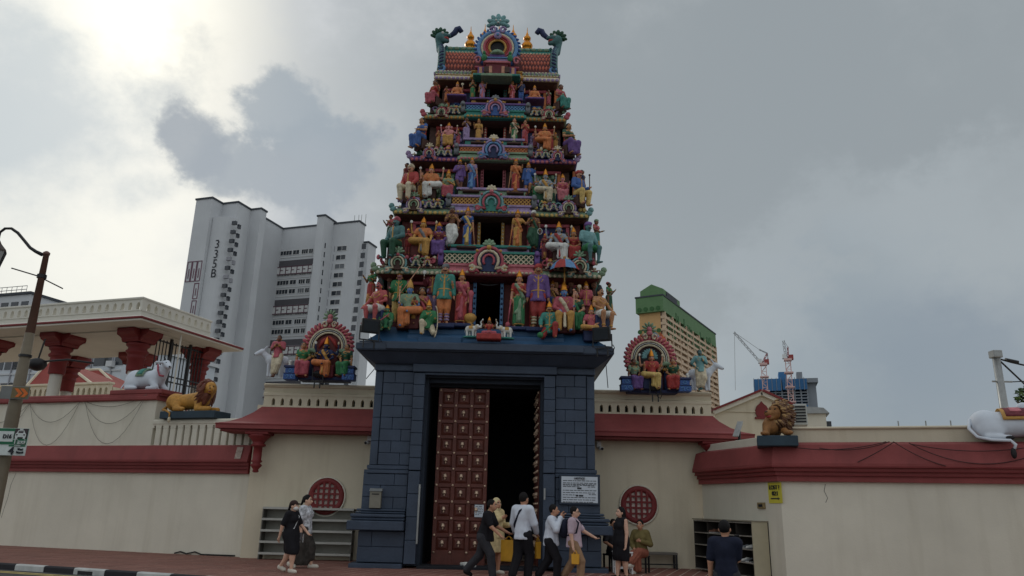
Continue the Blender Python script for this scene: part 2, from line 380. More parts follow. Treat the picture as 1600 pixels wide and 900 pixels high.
def body(j, hands='simple', female=False, fat=1.0, nose=True, headr=(.050, .060, .074), detail=False):
    s = SDF(); f = fat
    s.ell(j['pel'], (.088 * f, .064 * f, .07), .03); s.cap(j['waist'], j['chest'], .064 * f, .078 * f, .04)
    s.ell(j['chest'] + V3(0, .0, .0), (.098 * f, .066 * f, .085), .04); s.cap(j['shL'] * .8 + j['shR'] * .2, j['shR'] * .8 + j['shL'] * .2, .042, k=.04)
    if female:
        for x in (-1, 1): s.ell(j['chest'] + V3(x * .042, -.055, .0), (.036, .036, .036), .02)
    s.cap(j['neck'] - V3(0, 0, .03), j['head'] - V3(0, -.005, .03), .032, .029, .02)
    h = j['head']; s.ell(h, headr, .015); s.ell(h + V3(0, -.018, -.035), (.034, .036, .036), .02)
    if nose:
        s.cap(h + V3(0, -.056, .0), h + V3(0, -.070, -.020), .007, .011, .01)
        for x in (-1, 1): s.ell(h + V3(x * .051, .005, -.01), (.008, .014, .02), .006)
        s.cap(h + V3(-.012, -.058, -.042), h + V3(.012, -.058, -.042), .006, k=.006)
    for n, sg in (('L', -1), ('R', 1)):
        s.cap(j['sh' + n], j['el' + n], .034, .027, .025); s.cap(j['el' + n], j['ha' + n], .027, .018, .012)
        d = j['ha' + n] - j['el' + n]; d = d / (np.linalg.norm(d) + 1e-9); hp = j['ha' + n]
        side = np.cross(d, V3(0, -1, 0)); side = side / (np.linalg.norm(side) + 1e-9) if np.linalg.norm(side) > .2 else V3(1, 0, 0)
        if hands == 'simple':
            s.cap(hp + d * .01, hp + d * .035, .018, .019, .012); s.cap(hp + d * .045, hp + d * .085, .013, .008, .008); s.cap(hp + d * .02 + side * .012, hp + d * .055 + side * .03, .008, .006, .006)
        else:
            nrm = np.cross(side, d); nrm = nrm / (np.linalg.norm(nrm) + 1e-9)
            s.cap(hp + d * .008, hp + d * .042, .015, .017, .01)
            for q in range(4):
                o = side * ((q - 1.5) * .0105); L = (.040, .046, .043, .034)[q]
                b0 = hp + d * .046 + o; b1 = b0 + d * L * .55 + nrm * .006; b2 = b1 + d * L * .35 + nrm * .016
                s.cap(b0, b1, .0062, .0058, .004); s.cap(b1, b2, .0058, .0050, .003)
            t0 = hp + d * .014 + side * .016; t1 = t0 + d * .020 + side * .014; s.cap(t0, t1, .008, .0068, .006); s.cap(t1, t1 + d * .022 + nrm * .006, .0066, .0055, .003)
        s.cap(j['hip' + n], j['kn' + n], .060 * f, .042, .03); s.cap(j['kn' + n], j['an' + n], .041, .024, .015)
        m = j['kn' + n] * .68 + j['an' + n] * .32; bk = V3(0, .014, 0); s.ell(m + bk, (.035, .036, .055), .025)
        s.cap(j['an' + n] + V3(0, .016, -.018), j['toe' + n], .023, .017, .015)
    return s
def legs_cloth(j, off, to='ankle', k=.03, fold=None, flare=0.0):
    s = SDF(); s.ell(j['pel'] + V3(0, 0, .01), (.092 + off, .068 + off, .072), .03)
    for n in 'LR':
        kn, an = j['kn' + n], j['an' + n]
        if to == 'thigh': s.cap(j['hip' + n], j['hip' + n] * .3 + kn * .7, .062 + off, .054 + off, k); continue
        s.cap(j['hip' + n], kn, .062 + off, .044 + off, k)
        e = an * (1 if to == 'ankle' else .35) + kn * (0 if to == 'ankle' else .65) if to != 'calf' else an * .7 + kn * .3
        s.cap(kn, e + V3(0, 0, .004), .044 + off, .030 + off + flare, k * .6, fold)
    return s
def skirt_cloth(j, pose, off=.012, fold=(11, .011)):
    s = SDF(); s.ell(j['pel'] + V3(0, 0, .01), (.094 + off, .074 + off, .075), .03)
    if pose == 'stand':
        s.cap(j['pel'] + V3(0, 0, -.02), V3(0, -.005, .10), .086 + off, .092 + off, .03, fold)
        s.cut((0, 0, -.06), (.3, .3, .10))
    else:
        for n in 'LR': s.cap(j['hip' + n], j['kn' + n], .058 + off, .040 + off, .04); s.cap(j['kn' + n], j['an' + n] + V3(0, 0, .03), .040 + off, .040 + off, .03, fold)
        if pose in ('sit', 'royal', 'royal2'):
            m = (j['knL'] + j['knR']) / 2; s.cap(V3(0, -.165, .27), V3(0, -.165, .07), .038, .048, .05, fold); s.cap(j['pel'], V3(0, -.16, .28), .08, .06, .04)
    return s
def top_cloth(j, off=.012, sleeve='half', flare=0.0, low=.0, female=False, fold=None):
    s = SDF(); s.cap(j['waist'] - V3(0, 0, .03), j['chest'], .070 + off, .082 + off, .04); s.ell(j['chest'], (.098 + off, .068 + off, .088 + off * .5), .03)
    s.cap(j['shL'] * .85 + j['shR'] * .15, j['shR'] * .85 + j['shL'] * .15, .040 + off, k=.04); s.ell(j['pel'] + V3(0, 0, .03), (.088 + off, .068 + off, .05), .03)
    if female:
        for x in (-1, 1): s.ell(j['chest'] + V3(x * .042, -.055, .0), (.036 + off, .036 + off, .036 + off), .02)
    if flare: s.cap(j['waist'], j['waist'] + V3(0, 0, -.07 - low), .076 + off, .088 + off + flare, .03, fold or (8, .005)); s.cut(j['waist'] + V3(0, 0, -.07 - low - .175 - .02), (.32, .32, .175), .01)
    for n in 'LR':
        if sleeve == 'none': continue
        t = 1.0 if sleeve == 'long' else (.55 if sleeve == 'short' else .8)
        s.cap(j['sh' + n], j['sh' + n] * (1 - t) + j['el' + n] * t, .036 + off, .030 + off + (.006 if sleeve == 'short' else 0), .025)
        if sleeve == 'long': s.cap(j['el' + n], j['el' + n] * .12 + j['ha' + n] * .88, .029 + off, .022 + off, .012)
    return s
def face_mesh(name, parts):
    v = []; f = []; mi = []; ms = []
    for mb, m in parts:
        n = len(v); v += mb.v; f += [tuple(i + n for i in q) for q in mb.f]; mi += [len(ms)] * len(mb.f); ms.append(m)
    me = bpy.data.meshes.new(name); me.from_pydata(v, [], f)
    for m in ms: me.materials.append(m)
    me.polygons.foreach_set('material_index', mi); me.polygons.foreach_set('use_smooth', [True] * len(f)); me.update(); return me
EYE_ME = face_mesh('eye', [(MB().ball((0, 0, 0), (.014, .006, .0075), 8, 5), P('white')), (MB().ball((0, -.004, 0), (.006, .005, .0065), 6, 4), P('black')), (MB().tube([(-.015, -.003, .012), (0, -.006, .017), (.015, -.002, .013)], .0032, 4), P('black'))])
LIP_ME = face_mesh('lips', [(MB().ball((0, 0, 0), (.016, .006, .006), 7, 4), P('red'))])
def put(name, me, t, loc, sc): o = bpy.data.objects.new(name, me); COL.objects.link(o); o.parent = t; o.location = tuple(loc); o.scale = (sc,) * 3; return o
def eyes(t, h, sc, lips=True):
    for x in (-1, 1): put('eye', EYE_ME, t, (h + V3(x * .021, -.0575, .002)) * sc, sc)
    if lips: put('lips', LIP_ME, t, (h + V3(0, -.0635, -.042)) * sc, sc)
def headgear(t, j, kind, sc, col, hair='black'):
    h = j['head']; mb = MB()
    if kind in ('crown', 'tallcrown', 'smallcrown'):
        q = {'crown': 1.0, 'tallcrown': 1.25, 'smallcrown': .75}[kind]
        prof = [(.056, .02), (.062, .03), (.060, .045), (.052, .05), (.054, .07), (.046, .075), (.047, .095), (.036, .1), (.036, .118), (.024, .124), (.02, .14), (.008, .15), (.006, .168)]
        mb.lathe([(r, .02 + (z - .02) * q) for r, z in prof], h, 10); mb.xform(Matrix.Scale(sc, 4)); mb.build('crown', col or M_GOLD, t, True)
        for x in (-1, 1):
            s = SDF(); s.cap(h + V3(x * .05, .02, .02), h + V3(x * .062, .02, -.09), .02, .026, .02)
        s = SDF(); s.ell(h + V3(0, .022, .005), (.056, .05, .066), .02)
        for x in (-1, 1): s.cap(h + V3(x * .045, .03, -.01), h + V3(x * .065, .03, -.10), .018, .022, .02)
        solid('hair', s, 1 / 70, P(hair), t, sc)
    elif kind == 'turban':
        s = SDF(); s.ell(h + V3(0, .012, .045), (.066, .070, .045), .02); s.ell(h + V3(.0, .01, .075), (.048, .052, .034), .03); s.ell(h + V3(.03, -.03, .07), (.03, .03, .024), .02)
        solid('turban', s, 1 / 80, col or P('red'), t, sc)
        s = SDF(); s.ell(h + V3(0, .025, -.005), (.053, .045, .062), .02); solid('hair', s, 1 / 70, P(hair), t, sc)
    elif kind in ('bun', 'long', 'short', 'tall', 'bob', 'ponytail'):
        s = SDF(); s.ell(h + V3(0, .014, .016), (.056, .060, .070), .02)
        if kind == 'bun': s.ell(h + V3(0, .065, .045), (.036, .034, .034), .02)
        if kind == 'tall': s.cap(h + V3(0, .01, .05), h + V3(0, .012, .105), .046, .034, .03); s.ell(h + V3(0, .05, -.03), (.056, .034, .06), .03)
        if kind == 'long': s.cap(h + V3(0, .045, .0), h + V3(0, .06, -.16), .045, .035, .03); s.cap(h + V3(-.04, .02, 0), h + V3(-.05, .03, -.13), .02, k=.02); s.cap(h + V3(.04, .02, 0), h + V3(.05, .03, -.13), .02, k=.02)
        if kind == 'bob': s.ell(h + V3(0, .03, -.03), (.062, .05, .06), .03)
        if kind == 'ponytail': s.cap(h + V3(0, .06, .02), h + V3(0, .10, -.10), .024, .012, .02)
        s.cut(h + V3(0, -.062, -.022), (.040, .045, .058)); solid('hair', s, 1 / 90, col or P(hair), t, sc)
    elif kind == 'scarf':
        s = SDF(); s.ell(h + V3(0, .016, .012), (.062, .064, .074), .02); s.cap(h + V3(0, .02, -.02), j['neck'] + V3(0, .02, -.06), .06, .085, .04); s.cap(j['neck'] + V3(0, .05, -.06), j['chest'] + V3(0, .06, -.06), .07, .08, .04)
        s.cut(h + V3(0, -.06, -.012), (.042, .05, .054)); solid('headscarf', s, 1 / 90, col or P('cream'), t, sc)
def jewellery(t, j, sc, m, belt=True, pose='stand'):
    mb = MB(); c = j['chest']
    for r, dzv in ((.05, .065), (.072, .02)):
        mb.tube([tuple(c + V3(r * math.sin(a), -.058 - .028 * math.cos(a * .9), dzv + .02 - (.02 + r * .7) * math.cos(a))) for a in np.linspace(-1.35, 1.35, 9)], .0085, 5)
    for n in 'LR':
        for a, b, r in ((j['sh' + n], j['el' + n], .039), (j['el' + n], j['ha' + n], .027)):
            p = a * .45 + b * .55 if r > .03 else a * .1 + b * .9; d = (b - a) / np.linalg.norm(b - a)
            mb.tube([tuple(p - d * .011), tuple(p + d * .011)], r, 8)
        if pose != 'skirt': mb.tube([tuple(j['an' + n] + V3(0, 0, .02)), tuple(j['an' + n] + V3(0, 0, .045))], .034, 8)
        mb.ball(tuple(j['head'] + V3((-.056 if n == 'L' else .056), -.01, -.035)), (.012, .012, .018), 6, 4)
    if belt: mb.tube([tuple(j['waist'] + V3(.094 * math.cos(a), .074 * math.sin(a), -.035 - .012 * (math.sin(a) < -.5))) for a in np.linspace(0, 2 * math.pi, 14)[:-1]], .012, 5, True)
    mb.xform(Matrix.Scale(sc, 4)); return mb.build('jewellery', m, t, True)
NAT = {'stand': 1.0, 'sit': .78, 'royal': .78, 'royal2': .78, 'cross': .58, 'kneel': .70, 'kneel2': .70, 'squat': .62}
def statue(name, label, loc, height, pose='stand', rz=0, skin='skin', top=None, topc='red', low='dhoti', lowc='orange', head='crown', headc=None,
           al='down', ar='down', back=None, backhold=None, hold=None, sash=None, female=False, moust=False, seat=None, group='painted statues on the tower', fat=1.0, res=72, extra=None, cat='statue', hair='black', gold=True, legs=None, sleeve='half', socks=None):
    gear = {'crown': .12, 'tallcrown': .16, 'smallcrown': .085, 'turban': .065, 'tall': .10, 'bun': .03}.get(head, .02)
    sc = height / (NAT[pose] + gear)
    t = thing(name, label, cat, loc, rz, group)
    j = skel(pose, al, ar, legs, female=female)
    b = body(j, female=female, fat=fat)
    if back:
        for n, s in (('L', -1), ('R', 1)):
            sh = j['sh' + n] + V3(0, .03, -.01); e, h = ARMS[back]; el = sh + V3(s * e[0], e[1], e[2]); ha = sh + V3(s * h[0], h[1], h[2])
            b.cap(sh, el, .030, .025, .02); b.cap(el, ha, .024, .017, .012); b.cap(ha, ha + V3(0, -.005, .04), .018, .012, .01); j['bk' + n] = ha + V3(0, -.005, .05)
    solid('body', b, 1 / res, P(skin), t, sc)
    m = P(lowc)
    if low == 'dhoti':
        s = legs_cloth(j, .020, 'ankle' if pose != 'stand' else 'calf', .035, (9, .009), .014)
        if pose in ('royal', 'royal2', 'sit'): s.cap(V3(0, -.19, .30), V3(0, -.19, .08), .035, .05, .02, (8, .011)); s.cap(j['pel'], V3(0, -.18, .29), .07, .04, .04)
        if pose == 'stand': s.cap(j['pel'] + V3(0, -.05, -.02), V3(0, -.05, .14), .04, .05, .03, (6, .006))
        solid('garment', s, 1 / res, m, t, sc)
    elif low == 'trousers': solid('trousers', legs_cloth(j, .014, 'ankle' if not socks else 'knee', .02), 1 / res, m, t, sc)
    elif low == 'shorts': solid('shorts', legs_cloth(j, .014, 'thigh', .03), 1 / res, m, t, sc)
    elif low == 'skirt': solid('skirt', skirt_cloth(j, pose), 1 / res, m, t, sc)
    if socks:
        for n in 'LR':
            a, k_ = j['an' + n], j['kn' + n]
            for q in range(4):
                p = a + (k_ - a) * (.12 + q * .2); mb = MB().tube([tuple(p), tuple(p + (k_ - a) * .12)], .042 - .0 * q, 8); mb.xform(Matrix.Scale(sc, 4)); mb.build('stocking_band', P(socks), t, True)
    if top == 'coat':
        solid('coat', top_cloth(j, .014, 'long', .02, .10, fold=(10, .004)), 1 / res, P(topc), t, sc)
        mb = MB(); c = j['chest']
        mb.tube([tuple(c + V3(0, -.088, .08)), tuple(c + V3(0, -.093, 0)), tuple(j['waist'] + V3(0, -.096, -.02)), tuple(j['waist'] + V3(0, -.118, -.16))], .014, 4)
        mb.tube([tuple(j['waist'] + V3(.102 * math.cos(a), .094 * math.sin(a), -.03)) for a in np.linspace(0, 2 * math.pi, 14)[:-1]], .013, 5, True)
        mb.xform(Matrix.Scale(sc, 4)); mb.build('trim', P('gold'), t)
    elif top == 'tunic': solid('tunic', top_cloth(j, .014, sleeve, .015, .06), 1 / res, P(topc), t, sc)
    elif top == 'blouse':
        s = SDF(); s.cap(j['waist'] + V3(0, 0, .05), j['chest'], .074, .088, .03); s.ell(j['chest'], (.108, .076, .09), .03)
        for x in (-1, 1): s.ell(j['chest'] + V3(x * .042, -.058, .0), (.042, .042, .042), .02)
        for n in 'LR': s.cap(j['sh' + n], j['sh' + n] * .4 + j['el' + n] * .6, .042, .036, .02)
        solid('blouse', s, 1 / res, P(topc), t, sc)
    if sash:
        c = j['chest']; s = SDF()
        pts = [j['shL'] + V3(.03, .04, .03), c + V3(-.055, -.075, .05), c + V3(.0, -.094, -.03), j['waist'] + V3(.07, -.07, -.04), j['pel'] + V3(.11, .0, -.02)]
        for a, b_ in zip(pts[:-1], pts[1:]): s.cap(a, b_, .030, .032, .02)
        if pose == 'stand': s.cap(j['pel'] + V3(.10, -.03, -.03), V3(-.06, -.10, .26), .03, .028, .02); s.cap(j['pel'] + V3(.02, -.085, -.02), V3(.0, -.105, .13), .026, .034, .015, (5, .006))
        else: s.cap(V3(0, -.20, .30 if pose in ('sit', 'royal', 'royal2') else .1), V3(0, -.225, .08), .022, .028, .01)
        solid('sash', s, 1 / res, P(sash), t, sc)
    if low == 'skirt' and pose == 'stand':
        mb = MB().tube([((.100 * math.cos(a)), -.006 + .100 * math.sin(a), .058) for a in np.linspace(0, 2 * math.pi, 21)[:-1]], .010, 5, True); mb.xform(Matrix.Scale(sc, 4)); mb.build('hem_border', P('gold'), t, True)
        mb = MB()
        for q in range(5): mb.tube([((q - 2) * .016, -.096, .30), ((q - 2) * .022, -.112, .07)], .009, 5)
        mb.xform(Matrix.Scale(sc, 4)); mb.build('front_pleats', P(sash or 'gold'), t, True)
    if gold: jewellery(t, j, sc, P('gold'), True, 'skirt' if low == 'skirt' else '')
    headgear(t, j, head, sc, P(headc) if headc else None, hair)
    eyes(t, j['head'], sc)
    if moust:
        h = j['head']; mb = MB()
        for x in (-1, 1): mb.tube([tuple(h + V3(0, -.068, -.03)), tuple(h + V3(x * .02, -.064, -.033)), tuple(h + V3(x * .038, -.052, -.022))], [.009, .009, .003], 5)
        mb.xform(Matrix.Scale(sc, 4)); mb.build('moustache', P('black'), t, True)
    if seat:
        c, w, d, z = seat; hgt = (j['pel'][2] - .05) * sc if pose not in ('cross', 'stand', 'kneel', 'kneel2') else .06
        if pose in ('cross', 'stand', 'kneel', 'kneel2'): MB().box(-w / 2, w / 2, -d * .7, d * .5, -z, 0.012).build('pedestal', P(c), t, bevel=.02)
        else: MB().box(-w / 2, w / 2, -.09 * sc, d - .09 * sc, 0, hgt).build('seat', P(c), t, bevel=.02)
    def staff(n, a, b, r, m, knob=None):
        mb = MB().tube([tuple(a), tuple(b)], r, 6)
        if knob: mb.ball(tuple(b), knob, 8, 6)
        mb.xform(Matrix.Scale(sc, 4)); mb.build(n, m, t, True)
    if hold:
        for kind, side, c in hold:
            ha = j['ha' + side] + V3(0, -.02, -.02); x = -1 if side == 'L' else 1
            if kind == 'spear': staff('spear', ha + V3(-x * .22, -.02, -.34), ha + V3(x * .22, -.02, .36), .009, P(c))
            if kind == 'staff': staff('staff', V3(ha[0], ha[1], .03), V3(ha[0], ha[1], ha[2] + .3), .010, P(c), .022)
            if kind == 'mace': staff('mace', ha + V3(0, -.01, .06), V3(ha[0] + x * .05, ha[1] - .01, .05), .013, P(c), (.045, .045, .055))
            if kind == 'macefwd': staff('mace', ha + V3(x * .05, .02, .08), ha + V3(-x * .27, -.14, -.24), .014, P(c), (.06, .06, .06))
            if kind == 'bow':
                mb = MB().tube([tuple(ha + V3(x * .01 + .07 * math.cos(a) - .02, -.03, .34 * math.sin(a) - .05)) for a in np.linspace(-1.35, 1.35, 11)], .011, 5); mb.xform(Matrix.Scale(sc, 4)); mb.build('bow', P(c), t, True)
            if kind == 'flower': mb = MB().ball(tuple(ha + V3(0, -.02, .05)), (.03, .03, .024), 8, 5); mb.xform(Matrix.Scale(sc, 4)); mb.build('flower', P(c), t, True)
            if kind == 'drum': mb = MB().lathe([(.05, -.07), (.055, -.04), (.04, 0), (.055, .04), (.05, .07)], tuple(ha + V3(0, -.02, .02)), 10); mb.xform(Matrix.Scale(sc, 4)); mb.build('drum', P(c), t, True)
            if kind == 'fan': staff('fan', ha, ha + V3(0, -.01, .16), .008, P(c), (.05, .014, .05))
            if kind == 'wheel':
                mb = MB().tube([tuple(ha + V3(.055 * math.cos(a), -.02, .075 * math.sin(a))) for a in np.linspace(0, 2 * math.pi, 16)[:-1]], .009, 5, True); mb.xform(Matrix.Scale(sc, 4)); mb.build('ring', P(c), t, True)
            if kind == 'pot':
                mb = MB().lathe([(.03, 0), (.055, .03), (.06, .06), (.035, .09), (.045, .105)], tuple(j['head'] + V3(0, .01, .07)), 10); mb.xform(Matrix.Scale(sc, 4)); mb.build('pot', P(c), t, True)
            if kind == 'bundle': mb = MB().ball(tuple(j['head'] + V3(0, .05, .05)), (.06, .06, .055), 8, 6); mb.xform(Matrix.Scale(sc, 4)); mb.build('bundle', P(c), t, True)
    if back:
        for n, c in (('L', 'white'), ('R', 'cream')):
            p = j['bk' + n]; mb = MB()
            if n == 'L': mb.ball(tuple(p + V3(0, -.01, .02)), (.03, .012, .034), 8, 5)
            else: mb.lathe([(.006, -.02), (.022, .0), (.026, .02), (.012, .05), (.004, .06)], tuple(p), 8)
            mb.xform(Matrix.Scale(sc, 4)); mb.build('emblem', P(c), t, True)
    if extra: extra(t, j, sc)
    return t, j, sc
# ------------------------------------------------------------------ gate tower
TX, TY = -0.65, 19.2
tower = thing('temple_gate_tower', 'tall tiered temple gate tower crowded with painted statues over a dark blue stone entrance', 'temple tower', (TX, TY, 0))
BACK = 6.4
def part(mb, name, m, parent=None, **k): return mb.build(name, m, parent or tower, **k)

# --- stone base: piers made of coursed blocks around the tall doorway
def blocks(x0, x1, y, z0, z1, rows, cols_even, cols_odd, depth=.12, name='stone_block', gap=.008):
    h = (z1 - z0) / rows
    for r in range(rows):
        cs = cols_even if r % 2 == 0 else cols_odd
        for a, b in zip(cs[:-1], cs[1:]):
            xa, xb = x0 + (x1 - x0) * a, x0 + (x1 - x0) * b; o = random.uniform(-.006, .006)
            MB().box(xa + gap / 2, xb - gap / 2, y - .012 + o, y + depth, z0 + r * h + gap / 2, z0 + (r + 1) * h - gap / 2).build(name, M_STONE, tower, bevel=.008)
core = MB()
for sx in (-1, 1):
    a, b = sorted((sx * 1.52, sx * 2.83))
    core.box(a + .02, b - .02, .08, BACK, .05, 4.95)
core.box(-1.6, 1.6, .06, BACK, 4.66, 4.95)
part(core, 'pier_core', M_STONE2)
for sx in (-1, 1):
    f = lambda a, b: (min(sx * a, sx * b), max(sx * a, sx * b))
    x0, x1 = f(1.83, 2.62); blocks(x0, x1, .0, 2.42, 4.78, 8, [0, .32, 1] if sx > 0 else [0, .68, 1], [0, .62, 1] if sx > 0 else [0, .38, 1])
    x0, x1 = f(2.64, 2.84); blocks(x0, x1, .05, 2.42, 4.78, 4, [0, 1], [0, 1])
    x0, x1 = f(1.53, 1.82); blocks(x0, x1, -.13, 2.30, 4.74, 8, [0, 1], [0, 1], .25)
    x0, x1 = f(1.53, 1.82); blocks(x0, x1, -.13, .10, 2.28, 4, [0, 1], [0, 1], .25)
    x0, x1 = f(1.84, 2.95); blocks(x0, x1, -.02, 1.36, 2.20, 3, [0, .3, 1] if sx > 0 else [0, .7, 1], [0, .62, 1] if sx > 0 else [0, .4, 1])
    x0, x1 = f(1.84, 2.97); blocks(x0, x1, -.04, .12, .84, 2, [0, 1] , [0, .3, 1] if sx < 0 else [0, .7, 1])
    # moulded bands
    m = MB()
    x0, x1 = f(1.83, 2.88); m.box(x0, x1, -.05, .3, 2.21, 2.30); m.box(x0 + .0, x1, -.03, .3, 2.31, 2.41); part(m, 'moulding', M_STONE, bevel=.012)
    for (za, zb, o) in ((.86, 1.08, .26), (1.09, 1.15, .18), (1.16, 1.24, .20), (1.25, 1.29, .10), (1.30, 1.36, .08)):
        x0, x1 = f(1.84, 2.96 + o); part(MB().box(x0, x1, -.06 - o, .4 + BACK * 0, za, zb), 'moulding', M_STONE, bevel=.02)
    x0, x1 = f(1.84, 3.12); part(MB().box(x0, x1, -.22, .4, -.02, .10), 'base_slab', M_STONE, bevel=.02)
    x0, x1 = f(2.80, 2.96); part(MB().box(x0, x1, .06, BACK, -.02, 2.3), 'side_plinth', M_STONE)
    for z in np.arange(.35, 4.7, .31):
        part(MB().box(*f(2.83, 2.85), .1, BACK, z, z + .296), 'side_course', M_STONE)
part(MB().box(-1.86, 1.86, -.16, .3, 4.765, 4.98), 'lintel', M_STONE, bevel=.02)
part(MB().box(-2.86, 2.86, -.03, BACK, 4.80, 4.995), 'architrave', M_STONE, bevel=.015)
part(MB().box(-1.55, 1.55, -.10, .2, 4.70, 4.76), 'lintel_bead', M_STONE, bevel=.015)
# passage interior
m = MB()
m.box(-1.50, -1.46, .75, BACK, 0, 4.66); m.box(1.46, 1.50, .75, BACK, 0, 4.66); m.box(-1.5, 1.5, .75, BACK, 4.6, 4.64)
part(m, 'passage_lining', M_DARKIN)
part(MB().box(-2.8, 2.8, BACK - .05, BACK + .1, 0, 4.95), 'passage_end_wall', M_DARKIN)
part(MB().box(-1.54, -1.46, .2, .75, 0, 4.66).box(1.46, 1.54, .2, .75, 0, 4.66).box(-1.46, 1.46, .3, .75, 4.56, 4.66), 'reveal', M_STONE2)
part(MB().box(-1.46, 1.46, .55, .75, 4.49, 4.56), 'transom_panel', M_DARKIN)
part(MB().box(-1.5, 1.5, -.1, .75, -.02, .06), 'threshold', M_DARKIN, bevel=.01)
# cove and ledge
part(MB().ring([(.0, 4.97), (.06, 5.0), (.30, 5.17), (.36, 5.22)], 2.86, -.14, BACK), 'cove', M_STONE)
part(MB().ring([(.40, 5.225), (.42, 5.26), (.42, 5.40), (.38, 5.42)], 2.86, -.19, BACK), 'ledge_fascia', M_STONE)
part(MB().box(-2.5, 2.5, -.68, .5, 5.25, 5.435), 'ledge_centre', M_STONE, bevel=.015)
part(MB().ring([(.36, 5.425), (.36, 5.47), (.30, 5.49)], 2.86, -.15, BACK), 'ledge_roll', M_STONE)
M_SLOPE = mat('blue_slope_paint', S(46, 84, 118), .55, .18, 2.2, .15, 30, streak=.25, dirt=S(40, 60, 80))
part(MB().ring([(.26, 5.48), (.10, 5.62), (-.08, 5.80), (-.22, 5.93), (-.3, 6.0)], 2.86, -.18, BACK), 'sloped_apron', M_SLOPE)
part(MB().box(-1.75, -.6, -.42, .4, 5.45, 5.66).box(-2.05, 2.05, -.30, .4, 5.45, 5.72).box(-2.05, 2.05, -.12, .4, 5.7, 5.92), 'apron_step', M_SLOPE, bevel=.03)

# --- door leaves with bosses and bells
DOOR = {}
def leaf(root):
    w, h = 1.34, 4.42
    f = MB()
    for i in range(4): x = .05 + i * (w - .10) / 3; f.box(x - .05, x + .05, -.03, .05, 0, h)
    for k in range(11): z = .30 + k * (h - .36) / 10; f.box(0, w, -.022, .045, z - .045, z + .045)
    f.box(0, w, .02, .06, 0, h).box(0, w, -.026, .05, 0, .27)
    f.build('door_frame', M_DOOR, root, bevel=.006)
    dz = (h - .36) / 10; dx = (w - .10) / 3
    for k in range(10):
        for i in range(3):
            cx, cz = .05 + dx * (i + .5), .30 + dz * (k + .5)
            if 'panel' not in DOOR:
                a, b = dx / 2 - .055, dz / 2 - .05
                pm = MB().add([(-a, .02, -b), (a, .02, -b), (a, .02, b), (-a, .02, b), (-a * .6, -.015, -b * .6), (a * .6, -.015, -b * .6), (a * .6, -.015, b * .6), (-a * .6, -.015, b * .6)], [(0, 1, 5, 4), (1, 2, 6, 5), (2, 3, 7, 6), (3, 0, 4, 7), (4, 5, 6, 7)])
                DOOR['panel'] = pm.build('panel', M_DOOR, root); DOOR['panel'].location = (cx, 0, cz)
                DOOR['bell'] = MB().lathe([(.012, .07), (.034, .062), (.046, .015), (.054, -.012), (.0, -.014), (.010, -.018), (.020, -.065), (.0, -.085)], (0, 0, 0), 8).build('bell', M_BRASS, root, True); DOOR['bell'].location = (cx, -.05, cz + .01)
                DOOR['boss'] = MB().ball((0, 0, 0), (.032, .034, .032), 8, 5).build('boss', M_BRASS, root, True); DOOR['boss'].location = (.05, -.04, .30)
            else:
                inst('panel', DOOR['panel'], root, (cx, 0, cz)); inst('bell', DOOR['bell'], root, (cx, -.05, cz + .01))
    for k in range(11):
        for i in range(4): inst('boss', DOOR['boss'], root, (.05 + dx * i, -.04, .30 + dz * k))
d1 = thing('door_leaf', None, None, (-1.22, .60, .05)); d1.parent = tower; leaf(d1)
d2 = thing('door_leaf', None, None, (1.44, .62, .05), rad(-90)); d2.parent = tower; leaf(d2); d2.rotation_euler = (0, 0, rad(-93)); d2.location = (1.42, .62 + 1.34, .05)
d2.rotation_euler = (0, 0, rad(-88.0))

# --- ornament helpers
def kudu(parent, x, y, z, w, h, c, rich=False):
    """horseshoe arch ornament: plate, two rims with curled ends, boss and leaf finial"""
    k = thing('arch_ornament', None, None, (x, y, z)); k.parent = parent
    R = w * .27; cz = h * .36
    def path(r, curl):
        pts = []
        for s in (1, -1):
            half = []
            cx, c2 = s * w * .36, h * .12
            for q in range(7): a = math.pi * (1.9 - q * .28); rr = w * .13 * (.45 + q * .09) * curl; half.append((cx + s * rr * math.cos(a), 0, c2 + rr * math.sin(a)))
            for q in range(7): a = math.radians(-52 + q * 23); half.append((s * r * math.cos(a), 0, cz + r * math.sin(a) * 1.05))
            pts.append(half)
        return pts[0] + pts[1][::-1]
    MB().prism([(R * 1.12 * math.cos(a), cz + R * 1.12 * math.sin(a)) for a in np.linspace(-.9, math.pi + .9, 14)], .0, .10).build('plate', P(c[2]), k)
    MB().tube(path(R * 1.12, 1.0), [.034 * w + .006] * 28, 5).build('outer_rim', P(c[0]), k, True)
    p2 = [(a, -.03, b) for a, _, b in path(R * .80, .62)]; MB().tube(p2, .030 * w + .005, 5).build('inner_rim', P(c[1]), k, True)
    MB().tube([(R * .45 * math.cos(a), -.03, cz + R * .5 * math.sin(a)) for a in np.linspace(-.7, math.pi + .7, 9)], .026 * w + .004, 5).build('core_rim', P(c[0] if rich else c[3]), k, True)
    f = MB(); b = cz + R * 1.15
    for q in range(5):
        a = math.radians(90 + (q - 2) * 38); L = h * .16
        f.ball((math.cos(a) * L * .75, -.01, b + h * .07 + math.sin(a) * L * .75), (.035 * w + .01, .03, .075 * h + .01), 6, 4, Matrix.Rotation(-(a - math.pi / 2), 3, 'Y'))
    f.ball((0, -.05, b + h * .06), (.045 * w + .012, .04, .05 * h + .012), 7, 5).build('finial', P(c[3]), k, True)
    bo = MB().ball((0, -.06, b - h * .02), (.05 * w + .01,) * 3, 7, 5)
    for s in (-1, 1): bo.ball((s * w * .36, -.03, h * .12), (.035 * w,) * 3, 6, 4); bo.ball((s * R * .95, -.05, b - h * .12), (.035 * w,) * 3, 6, 4)
    bo.build('boss', P(c[4]), k, True)
    return k
